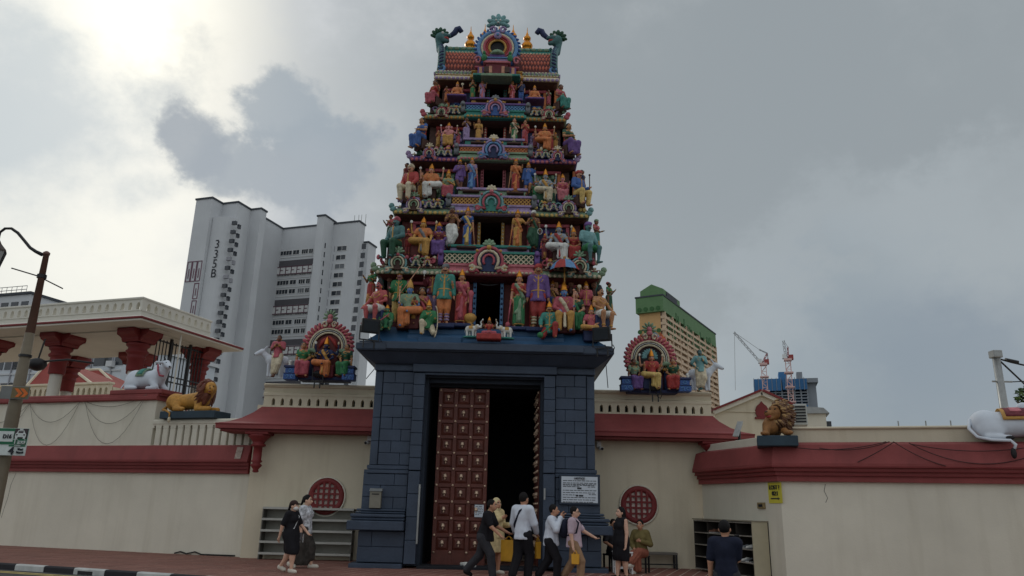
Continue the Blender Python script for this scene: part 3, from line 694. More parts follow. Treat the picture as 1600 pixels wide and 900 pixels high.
def scallops(name, x0, x1, y, z, n, r, m, drop=1.0):
    mb = MB(); st = (x1 - x0) / n
    for i in range(n): mb.ball((x0 + st * (i + .5), y, z), (st * .46, r * .7, r * drop), 6, 4)
    o = mb.build(name, m, tower, True); o['kind'] = 'stuff'; return o
def lattice(name, x0, x1, y, z0, z1, n, m, back, r=.012):
    part(MB().box(x0, x1, y, y + .04, z0, z1), 'panel_back', back)
    mb = MB(); H = z1 - z0; st = H / 2
    k = int((x1 - x0) / st)
    for i in range(-2, k + 1):
        for s in (1, -1):
            a, b = (x0 + i * st, x0 + i * st + H); za, zb = (z0, z1) if s > 0 else (z1, z0)
            t0 = max(0, (x0 - a) / H); t1 = min(1, (x1 - a) / H)
            if t1 - t0 < .1: continue
            mb.bar((a + H * t0, y - .012 - .002 * s, za + (zb - za) * t0), (a + H * t1, y - .012 - .002 * s, za + (zb - za) * t1), r * 2, r * 2)
    o = mb.build(name, m, tower); o['kind'] = 'stuff'
# tier table: floor, wall half width, wall front, cornice (z0, z1, half width, front), door (half width, z0, z1), centre shelf z, colours
T = [dict(f=5.95, w=3.0, y=.70, c0=7.48, c1=7.80, cw=3.08, cy=.22, dw=.33, d0=6.15, d1=7.50, net=(7.84, 8.12), sh=6.02, wall='dkred', corn=('dkred', 'sage', 'cream', 'pink'), post='sky', netc=('cream', 'dkgreen'), shc='teal', fr='teal', nic='dkred', pil='red'),
     dict(f=7.95, w=2.78, y=1.2, c0=9.46, c1=9.74, cw=2.80, cy=.76, dw=.30, d0=8.55, d1=9.54, net=(9.80, 10.02), sh=8.52, wall='dkred', corn=('dkbrown', 'sage', 'yellow', 'lilac'), post='gold', netc=('gold', 'dkred'), shc='teal', fr='rose', nic='navy', pil='rose'),
     dict(f=9.9, w=2.5, y=1.7, c0=11.38, c1=11.64, cw=2.50, cy=1.26, dw=.29, d0=10.55, d1=11.46, net=(11.68, 11.88), sh=10.48, wall='dkbrown', corn=('dkbrown', 'purple', 'pink', 'sage'), post='pink', netc=('orange', 'maroon'), shc='lilac', fr='orange', nic='dkgreen', pil='lilac'),
     dict(f=11.75, w=2.26, y=2.2, c0=13.08, c1=13.34, cw=2.22, cy=1.76, dw=.26, d0=12.42, d1=13.28, net=(13.40, 13.60), sh=12.36, wall='dkbrown', corn=('dkbrown', 'sage', 'gold', 'teal'), post='red', netc=('sky', 'navy'), shc='lilac', fr='red', nic='navy', pil='blue'),
     dict(f=13.45, w=1.98, y=2.7, c0=14.76, c1=14.98, cw=2.02, cy=2.2, dw=.23, d0=14.10, d1=14.94, net=None, sh=14.06, wall='dkbrown', corn=('dkbrown', 'cream', 'lilac', 'gold'), post='teal', netc=None, shc='purple', fr='orange', nic='navy', pil='peach')]
for i, t in enumerate(T):
    yb = 8.0 - t['y'] * .6; w, y, f = t['w'], t['y'], t['f']; top = t['c1']
    dw = t['dw']; bw = w * .40                                    # half width of the projecting centre bay
    m = MB(); m.box(-w, -dw, y, y + .18, f, top).box(dw, w, y, y + .18, f, top).box(-dw, dw, y, y + .18, t['d1'], top).box(-dw, dw, y, y + .18, f, t['d0'])
    m.box(-w, -w + .18, y, yb, f, top).box(w - .18, w, y, yb, f, top).box(-w, w, yb - .18, yb, f, top)
    part(m, 'tier_wall', P(t['wall']))
    part(MB().box(-w - .02, w + .02, y - .06, yb + .02, f - .1, f + .0), 'tier_floor', P('dkbrown'))
    # centre shelf and door
    part(MB().box(-bw - .05, bw + .05, y - (.72 if i else .2), y + .02, t['sh'] - .10, t['sh'] - .02), 'centre_shelf', P(t['shc']), bevel=.015)
    part(MB().box(-bw, bw, y - (.66 if i else .16), y + .01, f, t['sh'] - .102), 'shelf_base', P(t['corn'][3]), bevel=.01)
    for s in (-1, 1):
        a, b = sorted((s * dw, s * (dw + .09))); part(MB().box(a, b, y - .10, y + .1, t['d0'] - .03, t['d1'] - .01), 'door_post', P(t['post']), bevel=.01)
        rel = MB()
        for q in range(9): rel.ball((s * (dw + .045), y - .105, t['d0'] + (t['d1'] - t['d0']) * (q + .5) / 9), (.03, .014, .035), 6, 4)
        part(rel, 'post_carving', P('cream' if i in (1, 3) else 'navy' if i == 0 else 'maroon'), smooth=True)
        for xx, ww, c in ((bw * .60, .045, t['pil']), (bw, .06, t['pil'])):
            a = s * xx; part(MB().box(a - ww, a + ww, y - .08, y + .02, t['sh'] - .02, t['c0'] - .02), 'pilaster', P(c), bevel=.01)
        # side niche: dark recess back, frame posts, lintel
        n0, n1 = bw + .12 * w / 3, w * .80
        a, b = sorted((s * n0, s * n1)); zt = t['c0'] - .16
        part(MB().box(a, b, y - .02, y + .01, f, zt), 'niche_back', P(t['nic']))
        part(MB().box(s * n1 - .045, s * n1 + .045, y - .11, y + .02, f, zt), 'niche_post', P(t['fr']), bevel=.01)
        part(MB().box(a - .06, b + .06, y - .13, y + .02, zt, zt + .09), 'niche_lintel', P(t['fr'] if i % 2 else 'rose'), bevel=.012)
        sc = MB()                                                   # carved foliage behind the seated figures
        for q in range(40): sc.ball((random.uniform(a + .08, b - .08), y - .03, random.uniform(f + .5, zt - .08)), (random.uniform(.04, .09), .05, random.uniform(.04, .09)), 6, 4)
        o = part(sc, 'niche_carving', P(('brown', 'purple', 'sage', 'lilac', 'blue')[i]), smooth=True); o['kind'] = 'stuff'
        part(MB().box(s * w - .08, s * w + .08, y - .06, y + .1, f, t['c0'] - .02), 'corner_pilaster', P(t['fr']), bevel=.015)
    part(MB().box(-dw - .16, dw + .16, y - .15, y + .02, t['d1'] - .01, t['d1'] + .06), 'door_lintel', P('dkbrown'), bevel=.01)
    scallops('lintel_beads', -dw - .14, dw + .14, y - .155, t['d1'] + .03, 14, .022, P('lilac'))
    if i < 4: part(MB().tube([(dw * math.cos(a), y - .02, t['d1'] - .02 - .10 * abs(math.sin(a))) for a in np.linspace(0, math.pi, 9)], .012, 4), 'swag', P('grey'))
    # cornice: soffit, curved eave, beads, coping, each its own paint
    c0, c1, cw, cy = t['c0'], t['c1'], t['cw'], t['cy']; H = c1 - c0; o_ = w - cw
    c = t['corn']
    part(MB().ring([(-.34, c0 - .06), (-.14, c0 - .02), (-.04, c0 + .02), (-.04, c0 + .05)], cw, cy, yb - .3), 'soffit', P(c[0]))
    part(MB().ring([(.0, c0 + .03), (.03, c0 + .06), (.02, c0 + .13), (-.04, c0 + .20), (-.12, c0 + .245)], cw, cy, yb - .3), 'eave', P(c[1]))
    part(MB().ring([(-.10, c0 + .24), (-.08, c0 + .25), (-.08, c0 + .29), (-.12, c0 + .30)], cw, cy, yb - .3), 'eave_band', P(c[3]))
    part(MB().ring([(-.16, c0 + .29), (-.12, c1 + .01), (-.12, c1 + .05), (-.2, c1 + .07)], cw, cy, yb - .3), 'coping', P(c[2]))
    scallops('eave_petals', -cw - .01, -bw - .0, cy - .02, c0 + .07, int((cw - bw) / .13), .055, P(c[2]))
    scallops('eave_petals', bw, cw + .01, cy - .02, c0 + .07, int((cw - bw) / .13), .055, P(c[2]))
    scallops('eave_beads', -cw, cw, cy + .07, c0 + .27, int(cw / .05), .022, P('cream'))
    # centre bay break forward with lattice parapet
    part(MB().ring([(.0, c0 + .02), (.04, c0 + .05), (.03, c0 + .13), (-.04, c0 + .21), (-.04, c0 + .27), (0, c0 + .28), (0, c0 + .33)], bw + .04, cy - .10, cy + .5), 'bay_eave', P(c[3]))
    scallops('bay_petals', -bw, bw, cy - .14, c0 + .08, int(bw / .055), .04, P(c[2]))
    if t['net']:
        z0, z1 = t['net']; lattice('parapet_lattice', -bw - .02, bw + .02, cy - .02, z0, z1, 10, P(t['netc'][0]), P(t['netc'][1]), .013)
        part(MB().box(-bw - .08, bw + .08, cy - .08, cy + .1, z1, z1 + .07), 'parapet_rail', P(T[i + 1]['shc']), bevel=.012)
        part(MB().box(-bw - .06, bw + .06, cy - .06, cy + .1, z0 - .06, z0), 'parapet_base', P('rose'), bevel=.012)
        for s in (-1, 1):                                           # carved lion heads at the ends of the parapet
            g = MB().ball((s * (bw + .12), cy - .05, z1 + .02), (.085, .09, .10), 8, 6).ball((s * (bw + .12), cy - .14, z1 - .02), (.05, .05, .05), 7, 5).box(s * (bw + .12) - .07, s * (bw + .12) + .07, cy - .08, cy + .06, z0 - .06, z1 - .05)
            part(g, 'beast_bracket', P('grey' if i else 'purple'), smooth=True)
        for s in (-1, 1):                                           # scrollwork along the side parapets
            n = 5
            for q in range(n):
                x = s * (bw + .34 + q * (cw - bw - .5) / n); r = .085
                part(MB().tube([(x + s * r * math.cos(a) * (1 - a * .06), cy - .01, c1 + .10 + r * math.sin(a) * (1 - a * .06)) for a in np.linspace(0, 6.5, 12)], .022, 5), 'scroll', P(('rose', 'sage', 'lilac', 'aqua', 'cream')[(q + i) % 5]), smooth=True)
            a, b = sorted((s * (bw + .2), s * cw * .93)); part(MB().box(a, b, cy + .04, cy + .3, c1 - .02, c1 + .17), 'side_parapet', P(('dkbrown', 'navy', 'dkgreen', 'dkbrown')[i]))
    kc = [('rose', 'cream', 'navy', 'sage', 'gold'), ('aqua', 'rose', 'teal', 'cream', 'pink'), ('lilac', 'sky', 'navy', 'cream', 'gold'), ('lilac', 'pink', 'blue', 'grey', 'gold')]
    if i < 4:
        hC = (.92, .80, .76, .70)[i]; kudu(tower, 0, cy - .20, c0 + .06, hC * 1.35, hC, kc[i], True)
        xs = (2.48, 2.22, 1.93, 1.68)[i]; hS = (.90, .78, .66, .58)[i]
        for s in (-1, 1): kudu(tower, s * xs, cy - .12, c0 - .02, hS * .86, hS, (kc[(i + 1) % 4][0], 'cream', 'dkbrown', 'sage', 'rose') if i != 2 else ('lilac', 'pink', 'navy', 'cream', 'gold'))
    # smaller arches, leaf crests and corner crockets that crowd the eaves
    if i < 4:
        for s in (-1, 1):
            for q, fr in enumerate((.30, .62)):
                x = s * (bw + .18 + (xs - bw - .30) * fr); kudu(tower, x, cy - .06, c1 - .10, .30, .34, (('rose', 'sage', 'lilac', 'aqua')[(i + q) % 4], 'cream', 'navy', ('gold', 'sage')[q], 'pink'))
            cf = MB()
            for q in range(2): cf.ball((s * (cw + .02 + .05 * q), cy - .02, c0 + .16 + .10 * q), (.10 - .012 * q, .07, .09), 6, 4)
            part(cf, 'corner_crocket', P(('sage', 'aqua', 'lilac', 'rose')[i]), smooth=True)
    rnd_ = random.Random(i); lf = MB(); lf2 = MB()
    for q in range(44 - i * 4):
        x = (-1 if q % 2 else 1) * rnd_.uniform(bw + .15, cw - .05); z = rnd_.uniform(c1 + .0, c1 + .26); (lf if q % 3 else lf2).ball((x, cy + rnd_.uniform(-.05, .06), z), (rnd_.uniform(.03, .07), .04, rnd_.uniform(.04, .08)), 6, 4)
    if i < 4:
        for mb_, c_ in ((lf, ('rose', 'lilac', 'pink', 'sage')[i]), (lf2, ('cream', 'yellow', 'cream', 'gold')[i])): o = part(mb_, 'parapet_foliage', P(c_), smooth=True); o['kind'] = 'stuff'
    for s in (-1, 1):                                               # carved relief climbing the pilasters
        for xx in (bw * .60, bw):
            rl = MB(); hh = t['c0'] - t['sh']
            for q in range(int(hh / .13)): rl.ball((s * xx, y - .085, t['sh'] + .08 + q * .13), (.032, .016, .045), 6, 4)
            o = part(rl, 'pilaster_carving', P(('gold', 'cream', 'pink', 'cream', 'gold')[i]), smooth=True); o['kind'] = 'stuff'
# --- barrel roof
YR0, YR1 = 2.55, 5.2
part(MB().ring([(.06, 15.0), (.12, 15.05), (.12, 15.12), (.02, 15.16), (.02, 15.24)], 1.96, 2.42, 5.3), 'roof_eave', P('lilac'))
scallops('roof_eave_petals', -2.06, 2.06, 2.30, 15.09, 30, .06, P('sage')); scallops('roof_eave_beads', -2.0, 2.0, 2.36, 15.20, 36, .03, P('cream'))
ZB, ZT = 15.22, 16.34
def roofpt(u, x):                                                   # barrel section from front eave to ridge
    a = u * math.pi / 2; return (x, YR0 - .02 + (1 - math.cos(a)) * .62, ZB + (ZT - ZB) * math.sin(a) * 1.0)
prof = [roofpt(u, 0)[1:] for u in np.linspace(0, 1, 9)]; prof = prof + [(2 * (YR0 + 1.15) - p[0], p[1]) for p in prof[::-1][1:]]
part(MB().prism(prof, -1.86, 1.86, 'x'), 'roof_barrel', P('dkred'), smooth=False)
tile = None
M_TILE = P('red'); M_TILE2 = paint(S(205, 110, 85))
for s in (-1, 1):
    rows, cols = 6, 9
    for r in range(rows):
        for c_ in range(cols + (r % 2)):
            u = .04 + r * .135; x = s * (.80 + (c_ + (.5 if r % 2 == 0 else 0)) * (1.0 / cols)); p = Vector(roofpt(u, x)); q = Vector(roofpt(u + .26, x)); du = (q - p); nrm = Vector((0, -du.z, du.y)).normalized()
            if tile is None:
                tw, th = .052, .115
                tile = MB().add([(0, 0, -th), (tw, 0, 0), (0, 0, th), (-tw, 0, 0), (0, -.02, -th * .7), (tw * .7, -.02, 0), (0, -.02, th * .7), (-tw * .7, -.02, 0), (0, -.035, 0)], [(0, 1, 5, 4), (1, 2, 6, 5), (2, 3, 7, 6), (3, 0, 4, 7), (4, 5, 8), (5, 6, 8), (6, 7, 8), (7, 4, 8)]).build('roof_tile', M_TILE2, tower)
                o = tile
            else: o = inst('roof_tile', tile, tower)
            o.location = (p + q) / 2 + nrm * .01; o.rotation_euler = (-math.atan2(du.y, du.z), 0, 0)
part(MB().box(-1.82, 1.82, YR0 + .38, YR0 + 1.9, ZT - .09, ZT + .06).box(-1.78, 1.78, YR0 + .44, YR0 + 1.8, ZT + .06, ZT + .22), 'ridge', P('teal'), bevel=.02)
scallops('ridge_scrolls', -1.75, 1.75, YR0 + .40, ZT + .12, 16, .07, P('sage')); scallops('ridge_beads', -1.8, 1.8, YR0 + .35, ZT - .06, 34, .03, P('cream'))
for x in (-.98, -.49, 0, .49, .98):
    part(MB().lathe([(.06, 0), (.13, .03), (.07, .08), (.17, .17), (.20, .27), (.15, .37), (.07, .42), (.06, .46), (.12, .50), (.13, .58), (.08, .66), (.05, .68), (.06, .70), (.02, .80), (.008, 1.0)], (x, YR0 + .62, ZT + (.16 if abs(x) > .6 else .26)), 14), 'gilded_finial', M_GOLD, smooth=True)
# end gables with leaf crests and beast heads
for s in (-1, 1):
    x = s * 1.90
    g = thing('gable_beast', None, None, (x, YR0, 0)); g.parent = tower
    MB().prism([(0.02, ZB - .05), (.06, 15.8), (.35, 16.25), (.9, 16.5), (1.5, 16.4), (2.3, 15.9), (2.6, ZB - .05)], -.09, .09, 'x').build('gable_plate', P('maroon'), g)
    rp = [(s * -.02, .02, ZB - .02), (s * -.03, -.03, 15.6), (s * -.02, .05, 16.0), (s * .03, .30, 16.35), (s * .10, .55, 16.62), (s * .22, .62, 16.82)]
    MB().tube(rp, [.15, .13, .13, .13, .12, .06], 8).build('gable_rim', P('tealskin'), g, True)
    tw = MB()
    for q in range(14):
        u = q / 13; k = u * 4.4; a, b = rp[int(k)], rp[int(k) + 1]; f_ = k - int(k); p = [a[n] + (b[n] - a[n]) * f_ for n in range(3)]
        tw.ball((p[0], p[1] - .11, p[2]), (.10, .05, .05), 6, 4, Matrix.Rotation(.6 * s, 3, 'Y'))
    tw.build('rim_twist', P('navy'), g, True)
    MB().tube([(s * -.05 + s * .10 * math.cos(a), -.10, ZB + .14 + .10 * math.sin(a)) for a in np.linspace(0, 5.5, 10)], .045, 6).build('scroll', P('sky'), g, True)
    hd = SDF(); hd.ell((s * .10, .5, 16.9), (.20, .22, .20), .06); hd.cap((s * .05, .42, 16.82), (s * -.14, .36, 16.72), .12, .08, .06); hd.cap((s * .05, .40, 16.98), (s * -.20, .34, 16.92), .09, .06, .05); hd.cap((s * .14, .5, 16.75), (s * .12, .45, 16.4), .13, .10, .06)
    solid('beast_head', hd, .03, P('tealskin'), g)
    MB().tube([(s * -.02, .36, 16.83), (s * -.14, .30, 16.80), (s * -.20, .3, 16.74)], [.05, .045, .02], 6).build('tongue', P('red'), g, True)
    MB().ball((s * .02, .30, 17.0), .05, 7, 5).build('eye', P('white'), g, True)
    cr = MB()
    for q in range(13): a = math.radians(0 + (q % 7) * 30); r_ = (.15, .22)[q // 7]; cr.ball((s * (.13 + r_ * math.cos(a)), .5 - .06 * (q // 7), 16.97 + r_ * 1.05 * math.sin(a)), (.075, .06, .12), 6, 4, Matrix.Rotation(-s * (a - math.pi / 2) + .3, 3, 'Y'))
    cr.build('leaf_crest', P('dkgreen'), g, True)
    ear = MB().tube([(s * -.06, .55, 16.98), (s * -.22, .58, 17.08), (s * -.36, .60, 17.22), (s * -.42, .6, 17.34), (s * -.52, .6, 17.38), (s * -.58, .6, 17.30), (s * -.52, .6, 17.24)], [.05, .08, .10, .11, .11, .09, .05], 7)
    ear.build('curled_plume', P('navy'), g, True)
    MB().tube([(s * -.05, .62, 16.62), (s * -.3, .66, 16.52), (s * -.6, .7, 16.44)], [.12, .07, .03], 6).build('neck_plume', P('tealskin'), g, True)
# big central horseshoe gable on the roof with a small shrine front below it
g = thing('roof_arch', None, None, (0, 1.95, -.43)); g.parent = tower
def arc(r, z, a0=-55, a1=235, n=22, y=0, sz=1.0): return [(r * math.cos(rad(a)), y, z + sz * r * math.sin(rad(a))) for a in np.linspace(a0, a1, n)]
zc = 16.25
MB().prism([(a, c) for a, _, c in arc(.60, zc)], .05, .9).build('arch_vault', P('navy'), g)
for r, rr, c, y in ((.62, .085, 'sky', 0), (.50, .05, 'cream', -.04), (.43, .05, 'rose', -.06), (.35, .045, 'red', -.03), (.27, .04, 'gold', -.05)):
    MB().tube(arc(r, zc, y=y), rr, 6).build('arch_rim', P(c), g, True)
fl = MB()
for a in np.linspace(-50, 230, 26): fl.ball((.70 * math.cos(rad(a)), -.02, zc + .70 * math.sin(rad(a))), (.05, .05, .09), 6, 4, Matrix.Rotation(-(rad(a) - math.pi / 2) + .5, 3, 'Y'))
fl.build('flame_edge', P('blue'), g, True)
MB().prism([(a, c) for a, _, c in arc(.26, zc)], -.0, .04).build('arch_opening', P('black'), g)
for s in (-1, 1):
    MB().tube([(s * (.62 + .11 * math.cos(a) * (1 - a * .08)), -.05, 15.78 + .11 * math.sin(a)) for a in np.linspace(0, 6.3, 12)], .04, 6).build('scroll', P('pink'), g, True)
    MB().ball((s * .42, -.14, 15.80), (.09, .09, .14), 8, 6).ball((s * .42, -.16, 15.97), (.055, .06, .065), 7, 5).build('green_bird', P('green'), g, True)
cr = MB()
for q in range(14): a = math.radians(90 + (q % 7 - 3) * 34); L = (.27, .16)[q // 7]; cr.ball((L * math.cos(a), -.03 - .06 * (q // 7), zc + .90 + L * math.sin(a)), (.085, .06, .13), 7, 5, Matrix.Rotation(-(a - math.pi / 2), 3, 'Y'))
cr.ball((0, -.08, zc + .92), (.14, .1, .13), 8, 6).build('crest', P('aqua'), g, True)
MB().ball((-.07, -.18, zc + .95), .035, 6, 4).ball((.07, -.18, zc + .95), .035, 6, 4).ball((0, -.18, zc + .86), (.05, .04, .03), 6, 4).build('crest_eyes', P('white'), g, True)
for s in (-1, 1): MB().tube([(s * (.16 + .10 * math.cos(a) * (1 - a * .08)), -.07, zc + .66 + .10 * math.sin(a)) for a in np.linspace(0, 6, 11)], .04, 6).build('scroll', P('lilac'), g, True)
MB().ball((0, -.12, zc + .40), (.13, .07, .13), 10, 6).build('rosette', P('lilac'), g, True); MB().ball((0, -.19, zc + .40), .05, 7, 5).build('rosette_bead', P('sky'), g, True)
MB().box(-.36, .36, -.10, .3, 15.24, 15.62).build('shrine_wall', P('maroon'), g, bevel=.02)
MB().box(-.62, .62, -.02, .3, 15.24, 15.54).build('shrine_wing', P('purple'), g, bevel=.02)
for a, b, z0, z1, c in ((.72, .02, 15.54, 15.61, 'rose'), (.44, -.16, 15.62, 15.70, 'pink'), (.36, -.10, 15.70, 15.80, 'lilac'), (.40, -.14, 15.80, 15.85, 'sky'), (.30, -.1, 15.85, 15.97, 'purple'), (.76, -.14, 15.16, 15.24, 'teal'), (.5, -.22, 15.10, 15.20, 'sage')):
    MB().box(-a, a, b, .3, z0, z1).build('shrine_moulding', P(c), g, bevel=.015)
MB().lathe([(.26, 0), (.27, .06), (.20, .15), (.06, .20), (.05, .26), (.02, .36)], (0, .05, 15.97), 12).build('shrine_dome', P('sage'), g, True)
for x in (-.52, -.2, .2, .52): MB().box(x - .05, x + .05, -.13 if abs(x) < .3 else -.05, 0, 15.26, 15.52).build('shrine_pilaster', P('peach'), g, bevel=.01)
for s in (-1, 1): MB().box(s * .34 - .08, s * .34 + .08, -.12, .02, 15.30, 15.50).build('shrine_niche', P('dkbrown'), g)
# ------------------------------------------------------------------ street frame: u along the street walls, n away from the viewer
TH = rad(17.7); UV = Vector((math.cos(TH), -math.sin(TH), 0)); NV = Vector((math.sin(TH), math.cos(TH), 0))
OL = Vector((-7.01, 21.52, 0)); OR = Vector((6.20, 17.5, 0))
def sp(x, y, z=0, O=OL): return O + UV * x + NV * y + Vector((0, 0, z))
def pl(px, py, yo, O=OL):                       # local (x, z) on the plane yo of a street-frame object
    d = ray(px, py); t = ((O - CAM_POS).dot(NV) + yo) / d.dot(NV); p = CAM_POS + d * t; return (p - O).dot(UV), p.z
def sloc(px, py, Z):                            # street-frame (s, n) of the point of height Z seen at a pixel
    q = atz(px, py, Z) - OL; return q.dot(UV), q.dot(NV)

# ground ------------------------------------------------------------
M_ASPH = mat('asphalt', S(74, 74, 72), .85, .25, 3, .4, 120)
M_PAVE = mat('red_paving', S(134, 92, 80), .75, .24, 1.4, .25, 50, streak=.12)
M_PAVE2 = mat('paving_joint', S(204, 186, 168), .85, .2, 3)
KA, KB = Vector((-11.47, 18.04, 0)), Vector((-6.21, 16.15, 0)); KU = (KB - KA).normalized(); KN = Vector((-KU.y, KU.x, 0)); KANG = math.atan2(KU.y, KU.x)
g = MB().box(-3000, 3000, -1200, 3000, -.9, -.15); o = g.build('ground', mat('far_ground', S(96, 98, 90), .9, .2, .05)); o['kind'] = 'structure'
road = mesh_obj('road', [KA + KU * x + KN * y + Vector((0, 0, -.128)) for x, y in ((-150, .0), (150, .0), (150, -13), (-150, -13))], [(3, 2, 1, 0)], M_ASPH); road['kind'] = 'structure'
for off, nm in ((-.28, 'edge_line'), (-.46, 'edge_line')):
    mesh_obj(nm, [KA + KU * x + KN * y + Vector((0, 0, -.122)) for x, y in ((-60, off), (60, off), (60, off - .10), (-60, off - .10))], [(3, 2, 1, 0)], mat('road_yellow', S(196, 176, 108), .7, .25, 6), road)
pave = thing('pavement', None, None, KA, KANG); pave['kind'] = 'structure'
MB().box(-60, 60, .13, 24, -.15, -.0035).build('paving_bed', M_PAVE2, pave)
ptile = MB().box(-.126, .126, -.284, .284, -.012, 0).build('paving_tile', M_PAVE, pave, bevel=.0015); nt_ = 0
rows = MB()
for iy in range(0, 14):
    for ix in range(-34, 92):
        x = ix * .28; y = .135 + .295 + iy * .59
        w = KA + KU * x + KN * y; d = (w - CAM_POS); v = CAM_M.transposed() @ d
        inview = abs(v.x / -v.z) < .70 and -(v.y / -v.z) < .392 and w.y < 21.6
        z = random.uniform(-.0015, .001)
        if inview and nt_ < 296 and w.y > 15:
            if nt_ == 0: ptile.location = (x, y, z)
            else: inst('paving_tile', ptile, pave, (x, y, z))
            nt_ += 1
        else: rows.box(x - .126, x + .126, y - .284, y + .284, -.012, z)
o = rows.build('paving_field', M_PAVE, pave); o['kind'] = 'stuff'
kb = thing('kerb', None, None, KA, KANG); kb['kind'] = 'structure'
M_KW = mat('kerb_white', S(190, 192, 188), .75, .2, 4, .2, 40, streak=.3); M_KB = mat('kerb_black', S(34, 33, 38), .7, .25, 5, .2, 40)
x = -.35; kw = kbk = None
k0 = -(int(30)); 
for q in range(-30, 45):
    x = .48 + q * .875; src = (kw if q % 2 == 0 else kbk)
    if src is None:
        s_ = MB().prism([(0, -.15), (.135, -.15), (.135, .003), (.03, .003), (.0, -.02)], .004, .871, 'x').build('kerb_stone', M_KW if q % 2 == 0 else M_KB, kb, bevel=.006); s_.location = (x, 0, 0)
        if q % 2 == 0: kw = s_
        else: kbk = s_
    else: inst('kerb_stone', src, kb, (x, 0, 0))
MB().box(2.36, 2.78, -.004, .02, -.125, -.05).build('drain_opening', M_BLACK, kb)

# combs: a strip with a row of arched slots open at the bottom --------
def comb(x0, x1, z0, z1, ws, zt, n, pointed=False, first=None, pitch=None):
    pts = [(x0, z0)]; pitch = pitch or (x1 - x0) / n; c0 = first if first is not None else x0 + pitch / 2
    for i in range(n):
        c = c0 + i * pitch; h = ws / 2; pts.append((c - h, z0))
        if pointed: pts += [(c - h, zt - ws * .95), (c - h * .72, zt - ws * .35), (c, zt), (c + h * .72, zt - ws * .35), (c + h, zt - ws * .95)]
        else: pts += [(c - h * math.cos(a), zt - h + h * math.sin(a)) for a in np.linspace(0, math.pi, 7)]
        pts.append((c + h, z0))
    return pts + [(x1, z0), (x1, z1), (x0, z1)]
def combmesh(mb, pts, y0, y1):                  # split at slots so that the faces stay simple
    mb.prism(pts, y0, y1)

# left street wall -----------------------------------------------------
wl = thing('boundary_wall', 'long cream street wall with red ledge and coping left of the gate tower', 'wall', OL, -TH)
XL = -26.0
def slab(mb, prof, x0, x1): return mb.prism(prof, x0, x1, 'x')
MB().box(XL, 0.2, 0, .35, -.1, 3.0).build('wall_body', M_CREAM, wl)
MB().box(XL, -3.86, .02, .45, 3.0, 4.34).build('upper_wall', M_CREAM, wl)
MB().box(-3.86, 0.35, .16, .40, 3.0, 3.62).build('niche_back', M_CREAM, wl)
slab(MB(), [(-.02, 3.62), (.40, 3.62), (.40, 3.76), (.02, 3.76), (-.02, 3.72)], -3.86, 0.35).build('niche_cap', M_CREAM, wl, bevel=.01)
cm = MB()
for i in range(14):                              # piers between the rounded niches
    x = -3.80 + i * .262; a, b = x + .055, x + .262 - .055 + .11 - .055 * 1.0
    MB().box(x + .07, x + .262, .0, .17, 2.99, 3.50).build('niche_pier', M_CREAM, wl, bevel=.012)
MB().prism(comb(-3.86, 0.35, 3.50, 3.622, .07, 3.585, 15, False, -3.80 + .035, .262), .0, .17).build('niche_head', M_CREAM, wl)
slab(MB(), [(-.06, 4.34), (.5, 4.34), (.5, 4.54), (-.02, 4.56), (-.05, 4.52), (-.05, 4.47), (-.09, 4.45), (-.09, 4.37)], XL, -3.80).build('coping', M_RED, wl)
slab(MB(), [(-.02, 2.20), (-.10, 2.20), (-.10, 2.33), (-.14, 2.35), (-.14, 2.42), (-.20, 2.44), (-.20, 2.50), (-.26, 2.53), (-.26, 2.58), (-.16, 2.98), (.02, 3.0)], XL, -.19).build('ledge', M_RED, wl, bevel=.006)
for i, z in enumerate((2.335, 2.43, 2.515)): slab(MB(), [(-.05, z - .012), (-.155 - i * .058, z - .012), (-.155 - i * .058, z + .012), (-.05, z + .012)], XL, -.188).build('ledge_line', M_REDD, wl)
MB().box(-.19, -.175, -.20, .0, 2.2, 2.97).build('ledge_end', M_REDD, wl)
slab(MB(), [(-.266, 2.60), (-.268, 2.62), (-.20, 2.93), (-.19, 2.93)], -.62, -.42).build('plaster_patch', mat('plaster_patch', S(176, 160, 148), .9, .35, 14), wl)
mb = MB(); p = [(-9.42 + .55, 2.15), (-8.98, 1.8), (-9.0, 1.4), (-9.06, 1.1), (-9.10, .8)]; mb.tube([(a, -.001, b) for a, b in p], .006, 4).build('crack', mat('crack', S(90, 88, 82), .9), wl)
cone = MB().tube([(-2.4, -.03, .02), (-2.2, -.04, .07), (-2.0, -.03, .02), (-1.7, -.05, .08), (-1.5, -.03, .02), (-.4, -.03, .03)], .02, 5)
tag(cone.build('cable', M_BLACK), 'black cable lying along the foot of the left street wall', 'cable').matrix_world = wl.matrix_world
_c = bpy.data.objects['cable']; _c.location = OL; _c.rotation_euler = (0, 0, -TH)
def sag(name, label, pts_list, O, yo, r=.007, col=None):
    mb = MB()
    for (xa, za), (xb, zb), d in pts_list:
        mb.tube([(xa + (xb - xa) * t, yo, za + (zb - za) * t - d * 4 * t * (1 - t)) for t in np.linspace(0, 1, 13)], r, 4)
    o = mb.build(name, col or mat('grey_cord', S(112, 108, 98), .8)); o.location = O; o.rotation_euler = (0, 0, -TH); tag(o, label, 'cord', 'string light cords on the street walls'); return o
def q2(px, py, yo=-.03, O=OL): return pl(px, py, yo, O)
sag('string_light', 'paired slack cord loops at the left end of the left wall', [(q2(-30, 640), q2(45, 631), .5), (q2(-40, 650), q2(46, 631), .9)], OL, -.03)
sag('string_light', 'slack cord loops hung midway along the upper left wall', [(q2(47, 631), q2(126, 627), .62), (q2(48, 631), q2(126, 628), 1.32), (q2(50, 629), q2(125, 626), .08)], OL, -.05)
